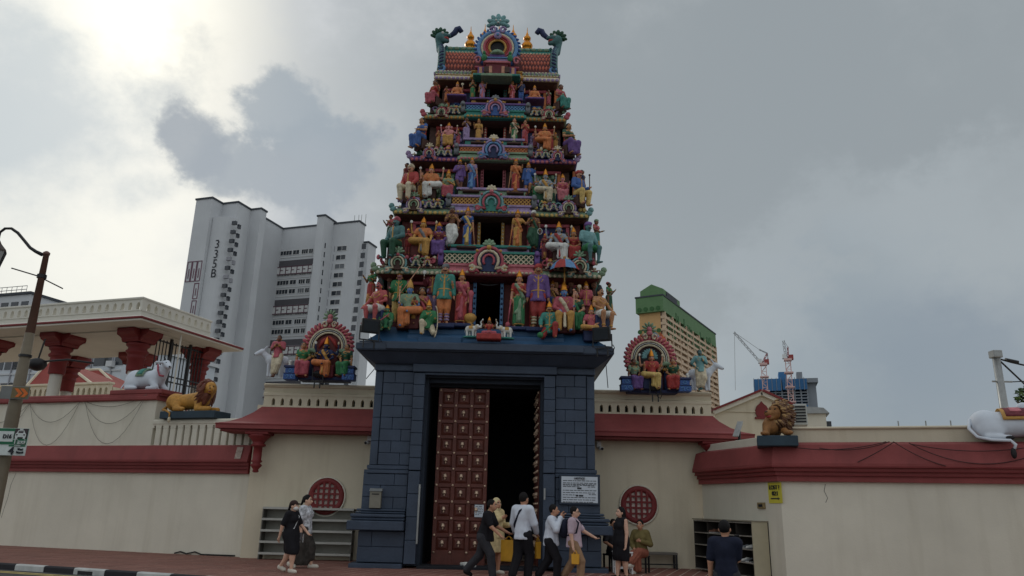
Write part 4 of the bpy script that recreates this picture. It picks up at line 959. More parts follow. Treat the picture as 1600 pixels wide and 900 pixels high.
sag('string_light', 'slack cord loops hung under the white bull on the left wall', [(q2(132, 627), q2(230, 617), .78), (q2(134, 628), q2(228, 620), 1.35), (q2(132, 626), q2(230, 616), .28)], OL, -.05)

# left and right wing walls beside the tower, each with an eave roof and a slotted parapet
def wing(label, x0, x1, xa, xb, hipL, hipR, slots, yw):
    t = thing('wing_wall', label, 'wall', ((x0 + x1) / 2, yw, 0)); c = (x0 + x1) / 2
    MB().box(x0 - c, x1 - c, 0, .4, -.1, 4.10).build('wall_body', M_CREAM2, t)
    # roof: concave profile, hipped at the free end
    prof = [(-.70, 3.37), (-.70, 3.50), (-.66, 3.52), (-.50, 3.575), (-.30, 3.70), (-.12, 3.88), (.02, 4.08)]
    def line(o, z): return [(xa - c + (hipL * (1 - (o + .7) / .72) * -1 if hipL else 0), o, z), (xb - c + (hipR * (1 - (o + .7) / .72) if hipR else 0), o, z)]
    v = []
    for o_, z in prof: v += line(o_, z)
    back = []
    n = len(prof); f = [(2 * i, 2 * i + 1, 2 * i + 3, 2 * i + 2) for i in range(n - 1)]
    base = len(v)
    ends = []
    if hipL: v += [(v[2 * i][0], .6, prof[i][1]) for i in range(n)]; f += [(base + i, 2 * i, 2 * i + 2, base + i + 1) for i in range(n - 1)]; base = len(v)
    if hipR: v += [(v[2 * i + 1][0], .6, prof[i][1]) for i in range(n)]; f += [(2 * i + 1, base + i, base + i + 1, 2 * i + 3) for i in range(n - 1)]
    mesh_obj('eave_roof', v, f, M_RED, t)
    xl, xr = v[0][0], v[1][0]
    MB().box(xl + .03, xr - .03, -.67, .3, 3.365, 3.40).build('eave_soffit', M_REDD, t)
    MB().box(xl - .012, xr + .012, -.712, .2, 3.47, 3.51).build('eave_drip', M_REDD, t, bevel=.008)
    MB().box(xl + .1, xr - .1, -.58, .3, 3.30, 3.37).build('eave_bed', M_RED, t, bevel=.01)
    pa, pb = xa - c, xb - c
    pit = (pb - pa - .3) / slots
    MB().prism(comb(pa, pb, 4.06, 4.40, .09, 4.31, slots, True, pa + .15 + pit / 2, pit), .02, .24).build('slotted_parapet', M_CREAM2, t)
    MB().prism([(.0, 4.38), (.26, 4.38), (.26, 4.46), (.22, 4.48), (.22, 4.60), (.27, 4.63), (.27, 4.72), (-.01, 4.72), (-.05, 4.70), (-.05, 4.665), (-.02, 4.66), (-.02, 4.635), (.03, 4.60), (.06, 4.48), (.0, 4.45)], pa - .02, pb + .02, 'x').build('parapet_coping', M_CREAM2, t)
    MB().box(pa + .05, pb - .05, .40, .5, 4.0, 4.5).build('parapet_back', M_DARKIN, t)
    return t, c
wgL, cL = wing('cream wing wall with red eave roof and slotted parapet left of the gate tower', -7.15, -3.4, -7.0, -3.40, 1.0, 0, 13, 21.3)
wgR, cR = wing('cream wing wall with red eave roof and slotted parapet right of the gate tower', 2.1, 5.75, 2.1, 5.70, 0, .95, 14, 21.1)
def bracket(label, x, y, z, grp='red hanging brackets under the eaves'):
    t = thing('hanging_bracket', label, 'bracket', (x, y, z), 0, grp)
    MB().box(-.32, .32, -.28, .28, -.07, 0).build('abacus', M_REDD, t, bevel=.015)
    MB().lathe([(.05, -.13 - .95), (.09, -1.08 + .03), (.07, -1.0), (.13, -.93), (.16, -.88), (.10, -.83), (.16, -.78), (.12, -.74), (.12, -.40), (.20, -.37), (.20, -.33), (.15, -.31), (.18, -.24), (.30, -.12), (.31, -.07)], (0, 0, 0), 12).build('shaft', M_REDD, t, True)
    return t
p = at(407, 668, 20.95); bracket('dark red carved bracket hanging under the left eave roof', p.x, 20.95, 3.30)
p = at(1112, 690, 20.8); bracket('dark red carved bracket hanging under the right eave roof', p.x, 20.8, 3.30)
def round_window(label, px, py, yw):
    p = at(px, py, yw); t = thing('round_window', label, 'window', (p.x, yw, p.z), 0, 'round red lattice windows')
    R = .50
    MB().lathe([(R * .70, -.03), (R * .72, .05), (R * .92, .06), (R, .02), (R, -.05)], (0, 0, 0), 28).xform(Matrix.Rotation(rad(90), 4, 'X')).build('frame', M_REDD, t, True)
    MB().tube([((R + .015) * math.cos(a), -.02, (R + .015) * math.sin(a)) for a in np.linspace(0, 2 * math.pi, 33)[:-1]], .025, 5, True).build('plaster_rim', M_CREAM, t, True)
    la = MB()
    for k in range(-3, 3):
        x = k * .15 + .075; h = math.sqrt(max(.0, (R * .78) ** 2 - x * x))
        if h < .05: continue
        MB().box(x - .028, x + .028, -.055, -.01, -h, h).build('lattice_bar', M_REDD, t); MB().box(-h, h, -.048, -.012, x - .024, x + .024).build('lattice_bar', M_REDD, t)
    MB().prism([(R * .8 * math.cos(a), R * .8 * math.sin(a)) for a in np.linspace(0, 2 * math.pi, 25)[:-1]], -.004, .002).build('backing', mat('pale_backing', S(196, 180, 170), .8, .5, 5), t)
round_window('round red lattice window partly behind the grey shelves left of the gate', 510, 776, 21.29)
round_window('round red lattice window right of the gate above the seated visitor', 998, 789, 21.09)

# right street wall: splayed face then the long face -----------------------
wr = thing('boundary_wall', 'cream street wall with red ledge and splayed corner right of the gate tower', 'wall', OR, -TH)
A2 = Vector((5.28, 20.9, 0)) - OR; ax_, ay_ = A2.dot(UV), A2.dot(NV)       # inner end of the splayed face
SF = Vector((-ax_, -ay_, 0)).normalized()                                    # direction along the splayed face to the corner
NF = Vector((-SF.y, SF.x, 0)) * -1
if NF.y > 0: NF = -NF
def two(prof, name, m, x1=30.0):                # profile of (outward, z) run along both faces with a mitre at the corner
    v = []
    n1 = Vector((0, -1, 0)); n0 = NF; mi = (n0 + n1); mi = mi / (1 + n0.dot(n1))
    for o_, z in prof:
        a = Vector((ax_, ay_, 0)) + n0 * o_; c_ = mi * o_; b = Vector((x1, -o_, 0))
        v += [(a.x, a.y, z), (c_.x, c_.y, z), (b.x, b.y, z)]
    n = len(prof); f = []
    for i in range(n - 1):
        for j in (0, 1): f.append((3 * i + j, 3 * i + j + 1, 3 * i + 3 + j + 1, 3 * i + 3 + j))
    return mesh_obj(name, v, f, m, wr)
two([(0, -.1), (0, 2.25), (0, 3.0), (-.35, 3.0)], 'wall_body', M_CREAM)
two([(-.02, 2.17), (.10, 2.17), (.10, 2.30), (.14, 2.32), (.14, 2.39), (.20, 2.41), (.20, 2.47), (.27, 2.50), (.27, 2.56), (.14, 2.98), (-.10, 3.05), (-.25, 3.06)], 'ledge', M_RED)
for i, z in enumerate((2.31, 2.40, 2.485)): two([(.05, z - .012), (.152 + i * .06, z - .012), (.152 + i * .06, z + .012), (.05, z + .012)], 'ledge_line', M_REDD)
MB().box(.2, 30, .30, .6, 2.9, 3.36).build('upper_wall', M_CREAM2, wr)
MB().box(.15, 30, .24, .66, 3.36, 3.42).build('upper_coping', M_CREAM2, wr, bevel=.02)
mb = MB().prism([(ax_ + NF.x * -.1, ay_ + NF.y * -.1), (-.08, .12), (.5, .5), (ax_ + .5, ay_ + .5)], 2.9, 3.22, 'z'); mb.build('corner_block', M_CREAM, wr, bevel=.01)
for px in (1404, 1447, 1486):
    x, z = pl(px, 664, .45, OR); MB().tube([(x, .45, 3.40), (x, .45, 3.55)], .014, 5).build('coping_pin', M_STEEL, wr)
x, z = pl(1290, 760, -.0, OR); MB().tube([(x, -.001, z + .05), (x - .04, -.001, z - .1), (x + .02, -.001, z - .25), (x - .03, -.001, z - .35)], .006, 4).build('crack', mat('crack', S(90, 88, 82), .9), wr)
def q3(px, py, yo=-.30): return pl(px, py, yo, OR)
MC = mat('dark_cord', S(70, 40, 40), .8)
sag('string_light', 'dark cord loops hung on the red ledge near the lion on the right wall', [(q3(1230, 697), q3(1385, 690), .12), (q3(1280, 700), q3(1390, 690), .10), (q3(1340, 722), q3(1396, 691), .02)], OR, -.29, .010, MC)
sag('string_light', 'dark cord loops hung on the red ledge under the reclining cow', [(q3(1396, 690), q3(1478, 728), .06), (q3(1420, 692), q3(1640, 700), .38), (q3(1425, 694), q3(1600, 700), .10)], OR, -.29, .010, MC)

# pavilion on the left ------------------------------------------------------
M_SOFF = mat('pavilion_white', S(206, 202, 190), .75, .06, .8, .1, 20, streak=.1)
pv = thing('pavilion', 'open pavilion with cream arcaded parapet and thick red columns behind the left wall', 'pavilion', sp(-7.5, 2.5), -TH)
PX, PY = -7.5, 2.5
def L_(mb): return mb
xe, ye = .66, -.6                                 # eave corner in the pavilion's own frame
MB().box(-20, xe, ye, 5.05, 7.47, 7.53).build('soffit', M_SOFF, pv)
MB().box(-20, xe + .05, ye - .05, 5.06, 7.53, 7.61).build('eave_edge', M_REDD, pv, bevel=.02)
mesh_obj('eave_slope', [(-20, ye - .03, 7.61), (xe + .03, ye - .03, 7.61), (xe + .03, 5.0, 7.61), (-20, .05, 7.86), (-.05, .05, 7.86), (-.05, 3.7, 7.86)], [(0, 1, 4, 3), (1, 2, 5, 4)], M_SOFF, pv)
MB().box(-20, .02, -.02, 3.72, 7.6, 8.02).build('parapet_base', M_SOFF, pv)
nA = 26; MB().prism(comb(-9.2, .03, 8.02, 8.42, .17, 8.33, 26, True), -.02, .14).build('front_parapet', M_SOFF, pv)
cs = MB().prism(comb(.14, 3.7, 8.02, 8.42, .17, 8.33, 10, True), -.14, .02); 
cs.v = [(-b, a, c) for a, b, c in [(v[0], v[1], v[2]) for v in cs.v]]; cs.v = [(-.0 + (-x), y, z) for x, y, z in [(v[0], v[1], v[2]) for v in cs.v]]; cs.f = [tuple(reversed(q)) for q in cs.f]; cs.build('side_parapet', M_SOFF, pv)
MB().box(-20, .05, -.06, .18, 8.42, 8.50).build('parapet_rail', M_SOFF, pv, bevel=.015); MB().box(-.16, .048, .18, 3.74, 8.421, 8.499).build('parapet_rail', M_SOFF, pv, bevel=.015)
MB().box(-20, .04, -.05, .15, 7.99, 8.03).build('parapet_string', M_SOFF, pv); MB().box(-.15, .042, .15, 3.74, 7.991, 8.029).build('parapet_string', M_SOFF, pv)
def column(x, y, h0=4.3):
    c = thing('column', None, None, (x, y, 0)); c.parent = pv
    MB().lathe([(.22, 3.0), (.215, 6.0)], (0, 0, 0), 20).build('shaft', M_SOFF, c, True); c.scale = (1, 1, 1)
    MB().lathe([(.27, 5.95), (.29, 6.0), (.29, 6.40), (.34, 6.44), (.31, 6.50), (.31, 6.58), (.38, 6.62), (.40, 6.70), (.33, 6.76), (.33, 6.83), (.40, 6.88), (.42, 6.96), (.38, 7.0)], (0, 0, 0), 16).build('capital', M_REDD, c, True)
    ab = [(-.40, 7.0), (.40, 7.0), (.46, 7.10), (.46, 7.14), (.58, 7.24), (.70, 7.30), (.72, 7.36), (.72, 7.466), (-.72, 7.466), (-.72, 7.36), (-.70, 7.30), (-.58, 7.24), (-.46, 7.14), (-.46, 7.10)]
    MB().prism(ab, -.38, .38).prism([(p_, min(q_, 7.463)) for p_, q_ in ab], -.38, .38, 'x').build('abacus', M_REDD, c)
for x, y in ((-.80, .95), (-4.5, .95), (-8.2, .95), (-.80, 4.3), (-4.5, 4.8), (-8.2, 4.8)): column(x, y)
MB().box(-20, .3, .6, 1.3, 7.42, 7.468).box(-.97, -.27, 1.3, 5, 7.42, 7.468).build('beam', M_SOFF, pv)
gr = thing('grille_fence', 'tall black iron bar grille between pavilion columns behind the white bull', 'fence', sp(PX - .4, PY), -TH)
for i in range(16): MB().tube([(.0, 1.4 + i * .17, 4.4), (.0, 1.4 + i * .17, 7.30)], .022, 5).build('bar', M_BLACK, gr)
for z in (4.6, 5.75, 5.95, 7.2): MB().box(-.03, .03, 1.35, 4.1, z, z + .05).build('rail', M_BLACK, gr)
for y in (2.15, 3.2): MB().box(-.045, .045, y - .045, y + .045, 4.3, 7.4).build('post', M_BLACK, gr)
rl = thing('roof_railing', 'grey metal railing behind the lion beside the red eave roof', 'railing', sp(-2.2, 3.2), -TH)
for i in range(18): MB().tube([(i * .16, 0, 3.9), (i * .16, 0, 4.55)], .016, 5).build('baluster', M_STEEL, rl)
for z in (4.55, 4.8): MB().tube([(-.1, 0, z), (3.0, 0, z + .0)], .025, 6).build('rail', M_STEEL, rl)
for x in (0, 1, 2, 3): MB().tube([(x, 0, 3.5), (x, 0, 4.82)], .025, 6).build('post', M_STEEL, rl)
# antenna wire standing on the pavilion eave and pipe
pp = MB().tube([tuple(sp(PX + .5, PY + 1.6, z)) for z in (4.0, 7.4)], .03, 6); tag(pp.build('drain_pipe', M_SOFF), 'thin cream drain pipe hanging from the pavilion eave corner', 'pipe')
# ------------------------------------------------------------------ buildings behind
M_HDB = mat('tower_block_white', S(200, 202, 204), .8, .06, .12, 0, streak=.12, dirt=S(150, 152, 154)); M_HDBD = mat('tower_block_grey', S(150, 150, 156), .8, .08, .2)
M_HEDGE = mat('roof_edge_dark', S(70, 74, 80), .8); M_PURP2 = mat('plum_line', S(122, 92, 104), .7); M_PURP = mat('plum_trim', S(92, 62, 74), .7)
H = 84.0
hb = thing('apartment_block', 'tall white apartment block marked 335B with plum key pattern bands behind the pavilion', 'building', sp(*sloc(332, 310, H)), -TH)
s0, n0 = sloc(332, 310, H)
def hl(px, py, z=H): a, b = sloc(px, py, z); return a - s0, b - n0
def hplane(px, py, n):                             # local (s, z) on a frontal face at depth n
    return (lambda r: (r[0] - s0, r[1]))(pl(px, py, n + n0))
def hside(px, py, s):                              # local (n, z) on a side face at s
    d = ray(px, py); t = ((OL - CAM_POS).dot(UV) + s + s0) / d.dot(UV); p = CAM_POS + d * t; return (p - OL).dot(NV) - n0, p.z
K = {k: hl(*v) for k, v in dict(A=(307, 313), B=(332, 310), C=(347.5, 319.6), D=(372, 316.5), E=(384.7, 323.8), G=(408.4, 326.9), Hh=(416.7, 332), R1=(439.4, 358.9), R2=(496, 353.7), J=(496, 342.4), Kk=(509.7, 342.4), L=(522, 350.6), M=(563, 347.5), N=(575.8, 352.7)).items()}
def hbox(name, sa, sb, na, nb, z1, m=M_HDB, z0=0, cap=True):
    MB().box(sa, sb, na, nb, z0, z1).build(name, m, hb)
    if cap: MB().box(sa - .25, sb + .25, na - .25, nb + .25, z1, z1 + .5).build('roof_edge', M_HEDGE, hb)
def win(name, pts, m=M_GLASS, d=.12):              # thin window box on a frontal face: (s0, s1, n, z0, z1)
    a, b, n, z0, z1 = pts; f = MB().box(a, b, n - d, n + .05, z0, z1).build(name, m, hb); return f
dpt = 55
hbox('wall', K['A'][0], K['B'][0], K['B'][1], K['B'][1] + dpt, H)
hbox('wall', K['B'][0], K['D'][0], K['C'][1], K['C'][1] + dpt, H)
hbox('wall', K['D'][0], K['Hh'][0], K['G'][1], K['Hh'][1], H)
# rounded stair core carrying the block number
ca, cz = hplane(331, 338, K['B'][1] + 1.5), 0
zc = ca[1] - .5; sA, sB = K['B'][0] + .1, K['D'][0] + 1.2; nf = K['B'][1] + 1.2
pr = [(sA, nf), (sB - 4.2, nf)] + [(sB - 4.2 + 4.2 * math.sin(a), nf + 4.2 * (1 - math.cos(a))) for a in np.linspace(.2, math.pi / 2, 7)] + [(sB, K['C'][1] + 2), (sA, K['C'][1] + 2)]
MB().prism(pr, 0, zc, 'z').build('stair_core', M_HDB, hb)
def text(body, size, m, parent, loc, rot, name='letter', ext=.02, align='CENTER', sx=1.0):
    cu = bpy.data.curves.new(name, 'FONT'); cu.body = body; cu.size = size; cu.extrude = ext; cu.align_x = align; cu.align_y = 'CENTER'; cu.resolution_u = 3
    t = bpy.data.objects.new(name, cu); COL.objects.link(t); dg = bpy.context.evaluated_depsgraph_get()
    me = bpy.data.meshes.new_from_object(t.evaluated_get(dg)); bpy.data.objects.remove(t); me.materials.clear(); me.materials.append(m)
    o = bpy.data.objects.new(name, me); COL.objects.link(o); o.parent = parent; o.location = loc; o.rotation_euler = rot; o.scale = (sx, 1, 1); return o
M_INK = mat('dark_lettering', S(46, 48, 54), .7)
for ch, px, py in (('3', 339.5, 382), ('3', 337.5, 397.5), ('5', 335.5, 412.5), ('B', 333.5, 427.5)):
    s, z = hplane(px, py, nf); text(ch, 3.6, M_INK, hb, (s, nf - .05, z), (rad(90), 0, 0), sx=.95)
# stepped stair windows down the curved edge
for i in range(18):
    py = 351.5 + i * 14.05; px = 370.5 - (py - 351) * .155
    s, z = hplane(px - 2.5, py, nf + 1.0); m = M_GLASS if i not in (4, 6) else mat('louvre_grey', S(150, 150, 156), .7)
    if z < 2: continue
    f = MB().box(s - .9, s + .4, nf + .42, nf + 1.2, z + .0, z + 1.05).box(s + .45, s + 1.0, nf + 1.25, nf + 2.2, z - .95, z + .25).build('stair_window', m, hb)
for i in range(17):                                # slits on the return wall
    py = 366 + i * 15.2; px = 386.5 - (py - 366) * .148
    s, z = hplane(px, py, K['E'][1] - .2); 
    if z < 3: continue
    MB().box(K['D'][0] + .02, K['D'][0] + .12, K['C'][1] + 1.2, K['C'][1] + 2.2, z - 1.8, z + 1.8).build('slit_window', M_GLASS, hb)
# key pattern on the left face
zt = hplane(295, 409, K['B'][1])[1]; zb = hplane(285, 476, K['B'][1])[1]; sa, sb = K['A'][0] + .3, K['B'][0] - .2; nk = K['B'][1]; w_ = sb - sa
def keybar(x0, x1, z0, z1): MB().box(x0, x1, nk - .15, nk + .02, z0, z1).build('key_pattern_bar', M_PURP2, hb)
def key(x0, x1, z0, z1):
    b = .2; keybar(x0, x1, z1 - b, z1); keybar(x0, x1, z0, z0 + b); keybar(x0, x0 + b, z0 + b, z1 - b); keybar(x1 - b, x1, z0 + b, z1 - b)
    mx, mz = (x0 + x1) / 2, (z0 + z1) / 2; keybar(mx - .1, mx + .1, z0 + b + .8, mz + .8)
for k in range(3):
    for zz in (zt, zt - 17, zt - 34, zt - 51, zt - 68):
        if zz > 6: key(sa + k * w_ / 3 + .05, sa + (k + 1) * w_ / 3 - .05, zz - 6, zz)
for k in range(14):
    z1 = zt - 6.5 - (k % 2) * 5.0 - (k // 2) * 17
    if z1 > 6: key(sb - w_ / 3, sb - .05, z1 - 4.6, z1)
# recessed wing and long facade
hbox('wall', K['Hh'][0] - 14, K['R1'][0], K['Hh'][1] + .3, K['R1'][1] + 20, H - 7.5)
hbox('wall', K['R1'][0] - 2, K['R2'][0] + 2, K['R1'][1], K['R1'][1] + 22, hl(496, 353.7)[0] * 0 + H)
hbox('wall', K['J'][0], K['Kk'][0], K['J'][1], K['L'][1] + 1, H + .8)
hbox('wall', K['Kk'][0], K['M'][0], K['L'][1], K['N'][1], H)
sE, zE = hplane(582, 390, K['L'][1] + 8); hbox('wall', K['J'][0], K['M'][0] + 1.6, K['N'][1], K['N'][1] + 5, hplane(579, 387, K['L'][1] + 8)[1])
M_FR = mat('window_frame_white', S(212, 212, 210), .6)
def window(a, b, n, z0, z1, panes=2):
    f = MB().box(a - .12, b + .12, n - .14, n + .02, z0 - .12, z0).box(a - .12, b + .12, n - .14, n + .02, z1, z1 + .12).box(a - .12, a, n - .14, n + .02, z0, z1).box(b, b + .12, n - .14, n + .02, z0, z1)
    for i in range(1, panes): x = a + (b - a) * i / panes; f.box(x - .05, x + .05, n - .1, n + .02, z0, z1)
    o = f.build('window', M_FR, hb); p = MB().box(a, b, n - .05, n + .02, z0, z1).build('pane', M_GLASS if random.random() > .2 else mat('pane_curtain', S(108, 112, 116), .5), o); return o
nR = K['R1'][1]; fh = None
zr = [hplane(470, y, nR)[1] for y in (393.5, 421, 435, 449, 472, 489, 500, 520, 536, 552, 569, 586)]
top_z = hplane(470, 386, nR)[1]; pitch = (hplane(470, 421, nR)[1] - hplane(470, 449, nR)[1]) / 2
sL, sR = K['R1'][0] + .6, K['R2'][0] - .4
z = hplane(470, 394, nR)[1]; row = 0; rows_ = []
while z > 4:
    if row % 4 == 1:                                # access gallery: its shade painted as a dark panel, and patterned parapet
        MB().box(K['R1'][0], sR + .4, nR - .02, nR + .5, z - 1.4, z + .5).build('gallery_shade_panel', mat('gallery_shade_paint', S(92, 90, 94), .9), hb)
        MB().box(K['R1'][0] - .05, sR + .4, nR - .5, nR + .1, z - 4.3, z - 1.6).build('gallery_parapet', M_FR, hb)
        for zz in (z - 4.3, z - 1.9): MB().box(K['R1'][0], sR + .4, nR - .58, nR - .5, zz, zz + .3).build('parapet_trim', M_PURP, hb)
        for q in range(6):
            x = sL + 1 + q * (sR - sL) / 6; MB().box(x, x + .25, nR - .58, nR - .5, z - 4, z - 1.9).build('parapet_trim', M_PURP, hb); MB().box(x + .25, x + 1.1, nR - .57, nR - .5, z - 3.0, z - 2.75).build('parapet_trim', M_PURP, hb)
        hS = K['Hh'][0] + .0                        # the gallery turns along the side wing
        MB().box(K['R1'][0] - .02 - 0, K['R1'][0] + .5, K['Hh'][1] + .6, nR, z - 1.4, z + .5).build('gallery_shade_panel', mat('gallery_shade_paint', S(92, 90, 94), .9), hb)
        MB().box(K['R1'][0] - .1, K['R1'][0] + .6, K['Hh'][1] + .6, nR - .5, z - 4.3, z - 1.6).build('gallery_parapet', M_FR, hb)
        for zz in (z - 4.3, z - 1.9): MB().box(K['R1'][0] + .6, K['R1'][0] + .7, K['Hh'][1] + .6, nR - .5, zz, zz + .3).build('parapet_trim', M_PURP, hb)
        z -= pitch * 1.35
    else:
        W_ = sR - sL
        for a, b, pn in ((.02, .36, 4), (.40, .58, 2), (.66, .84, 3), (.88, .99, 2)): window(sL + W_ * a, sL + W_ * b, nR, z - .6, z + .75, pn)
        MB().box(sL, sR, nR - .18, nR + .02, z - 1.55, z - 1.35).build('floor_string', M_FR, hb)
        nn, _ = 0, 0
        MB().box(K['R1'][0] - .02, K['R1'][0] + .08, nR - 14, nR - 11, z - .4, z + .5).build('side_window', M_GLASS, hb)
        z -= pitch
    row += 1
nB = K['L'][1]
for i in range(17):
    y = 388 + i * 14.0; px = 534 - (y - 388) * .13; s, z = hplane(px, y, nB)
    if z < 3: continue
    window(s - 1.5, s + 1.7, nB, z - .75, z + .65, 2)
    s2, _ = hplane(568.5 - (y - 388) * .13, y, nB); MB().box(s2 - .7, s2 + .7, nB - .12, nB + .04, z - .9, z + .8).build('window', M_GLASS, hb)
    MB().box(s - 2.6, s - 2.4, nB - .06, nB + .04, z - 1.0, z + 1.0).build('slit_window', M_HDBD, hb)
    if i < 15: MB().box(K['Kk'][0] - .02, K['Kk'][0] + .08, K['J'][1] + 1.2, K['J'][1] + 1.7, z - .9, z + .7).build('slit_window', M_GLASS, hb)
for x in (.35, .5, .6, .75): xx = K['Kk'][0] + (K['N'][0] - K['Kk'][0]) * x; MB().tube([(xx, nB + 6, H), (xx, nB + 6, H + 5)], .10, 4).build('aerial', M_STEEL, hb)
# key pattern on the far right return of the block, low down
for q, (za, zb_) in enumerate(((0, 9), (10, 19), (20, 29))):
    s1 = K['M'][0] + 1.6
    for t_ in range(4): MB().box(s1, s1 + .2, K['N'][1] + .1, K['N'][1] + 4.9, za + t_ * 2.6 + 3, za + t_ * 2.6 + 3.5).build('key_pattern_bar', M_PURP, hb)
    for t_ in range(5): MB().box(s1, s1 + .2, K['N'][1] + .1 + t_ * 1.1, K['N'][1] + .35 + t_ * 1.1, za + 3, za + 11).build('key_pattern_bar', M_PURP, hb)

# low white flats behind the temple hall -----------------------------------
def flats(label, px0, px1, pyt, n, wx, rows_, cols_, hz):
    x0, zt = pl(px0, pyt, n); x1, _ = pl(px1, pyt, n); t = thing('apartment_block', label, 'building', sp(x0, n), -TH); w = x1 - x0
    MB().box(0, w, 0, 14, 0, zt).build('wall', mat('flats_white', S(196, 202, 208), .8, .07, .2), t); MB().box(-.3, w + .3, -.3, 14.2, zt, zt + .4).build('roof_edge', M_HDB, t)
    for r in range(rows_):
        MB().box(0, w, -.12, .0, zt - hz * (r + 1) + .1, zt - hz * (r + 1) + .28).build('floor_string', M_HDB, t)
        for c in range(cols_):
            a = w * (c + .25) / cols_; b = a + wx * (1.7 if c % 3 == 1 else 1)
            f = MB().box(a - .1, b + .1, -.1, .02, zt - hz * r - .8, zt - hz * r - .7).build('window', M_HDB, t); MB().box(a, b, -.06, .03, zt - hz * r - 2.2, zt - hz * r - .8).build('pane', M_GLASS, f)
            if (c + r) % 4 == 2: MB().box(b + .2, b + 1.0, -.5, 0, zt - hz * r - 2.4, zt - hz * r - 1.8).build('air_conditioner', M_HDB, t)
    for c in range(0, cols_, 2): MB().tube([(w * c / cols_ + .1, -.1, 1), (w * c / cols_ + .1, -.1, zt)], .08, 5).build('drain_pipe', M_HDBD, t)
    return t
flats('low white flats with small windows seen between the pavilion columns', -5, 195, 548, 42, 1.1, 6, 13, 2.9)
def farblock():
    n = 70; x0, zt = pl(-60, 468, n); x1, _ = pl(46, 468, n); t = thing('apartment_block', 'pale flats with roof railing at the far left edge behind the pavilion', 'building', sp(x0, n), -TH); w = x1 - x0
    MB().box(0, w, 0, 16, 0, zt).build('wall', M_HDB, t); MB().box(-.3, w + .3, -.3, 16, zt, zt + .4).build('roof_edge', M_HEDGE, t)
    x2, z2 = pl(80, 484, n); MB().box(w, x2 - x0, 3, 16, 0, z2).build('wall', M_HDB, t)
    for r in range(4):
        for c in range(7): a = w * (c + .3) / 7; MB().box(a, a + 1.5, -.08, .02, zt - 3.2 * r - 2.6, zt - 3.2 * r - 1.2).build('window', M_GLASS, t)
        MB().box(0, w, -.5, .0, zt - 3.2 * r - 3.1, zt - 3.2 * r - 2.9).build('floor_string', M_HDBD, t)
    for z in (.9, 1.5): MB().tube([(0, 0, zt + z), (w * .93, 0, zt + z)], .06, 4).build('roof_rail', M_STEEL, t)
    for c in range(14): MB().tube([(w * .93 * c / 13, 0, zt), (w * .93 * c / 13, 0, zt + 1.5)], .05, 4).build('rail_post', M_STEEL, t)
    for c in range(8): xx = w + .3 + c * (x2 - x0 - w - .5) / 8; MB().tube([(xx, 3, z2), (xx, 3, z2 + 1.2)], .05, 4).build('rail_post', M_STEEL, t)
farblock()
# temple hall with red hipped roofs and small arched parapet ------------------
def hall():
    n = 13.0; t = thing('temple_hall', 'low temple hall with red hipped roofs and cream arched parapet behind the left wall', 'building', sp(-10, n), -TH)
    X = lambda px, py, d=0: (pl(px, py, n + d)[0] + 10, pl(px, py, n + d)[1])
    a, za = X(22, 594); b, zb = X(150, 618); zp = (za + zb) / 2 + .1
    MB().box(a - 1.5, b + .8, 0, .3, 3, zp - .55).build('wall', M_CREAM2, t); MB().prism(comb(a - 1.5, b + .8, zp - .55, zp, .20, zp - .15, 22, True), 0, .2).build('arched_parapet', M_CREAM2, t); MB().box(a - 1.55, b + .85, -.08, .3, zp, zp + .12).build('parapet_rail', M_CREAM2, t, bevel=.02)
    MB().box(a - 1.4, b + .7, .35, 6, 3, zp - .1).build('hall_body', M_CREAM2, t)
    def hip(name, x0, x1, y0, y1, z0, ridge0, ridge1, zr):
        ym = (y0 + y1) / 2; v = [(x0, y0, z0), (x1, y0, z0), (x1, y1, z0), (x0, y1, z0), (ridge0, ym, zr), (ridge1, ym, zr)]
        mesh_obj(name, v, [(0, 1, 5, 4), (1, 2, 5), (2, 3, 4, 5), (3, 0, 4), (3, 2, 1, 0)], mat('hall_roof_red', S(140, 58, 50), .85, .2, 2, .3, 20), t)
        for q, w in ((0, 4), (1, 5), (4, 5), (3, 4)): MB().tube([v[q], v[w]], .09, 5).build('ridge_cap', M_CREAM2, t)
    x0, z0 = X(36, 600, .5); x1, _ = X(146, 616, .5); xr, zr = X(82, 560, 3); hip('red_roof', x0, x1, .6, 5.6, zp - .05, xr - .2, xr + .4, zr)
    x2, z2 = X(96, 610, 4); x3, _ = X(190, 612, 4); r0, zr2 = X(104, 579, 7); r1, _ = X(152, 587, 7); hip('red_roof', x2, x3 + 1.2, 4.2, 10, zp - .6, r0, r1, zr2)
hall()

# green crowned housing block at the right -----------------------------------
H2 = 100.0
c1 = sloc(1035.5, 461.5, H2); a1 = sloc(991, 465, H2); b1 = sloc(1118, 523, H2)
_sd = sp(*b1) - sp(*c1); GA = math.atan2(-_sd.x, _sd.y)
gb = thing('apartment_block', 'long yellow housing block with green top storeys behind the right shrine', 'building', sp(*c1), GA)
wF = (sp(*c1) - sp(*a1)).length; dS = _sd.length
zg = (lambda q: q[1])(pl(1033, 485.5, c1[1]))
M_YEL = mat('block_yellow', S(206, 164, 112), .8, .08, .2, streak=.12); M_GRN = mat('block_green', S(96, 130, 88), .75, .1, .2, streak=.1); M_PCH = mat('block_peach', S(206, 180, 152), .8, .08, .3)
MB().box(-wF, 0, 0, dS, zg, H2).build('green_crown', M_GRN, gb); MB().box(-wF - .3, .3, -.3, dS + .3, H2, H2 + .7).build('crown_edge', M_HEDGE, gb)
MB().box(-wF + 1.0, -1.6, 2, dS, 0, zg).build('wall', M_YEL, gb)
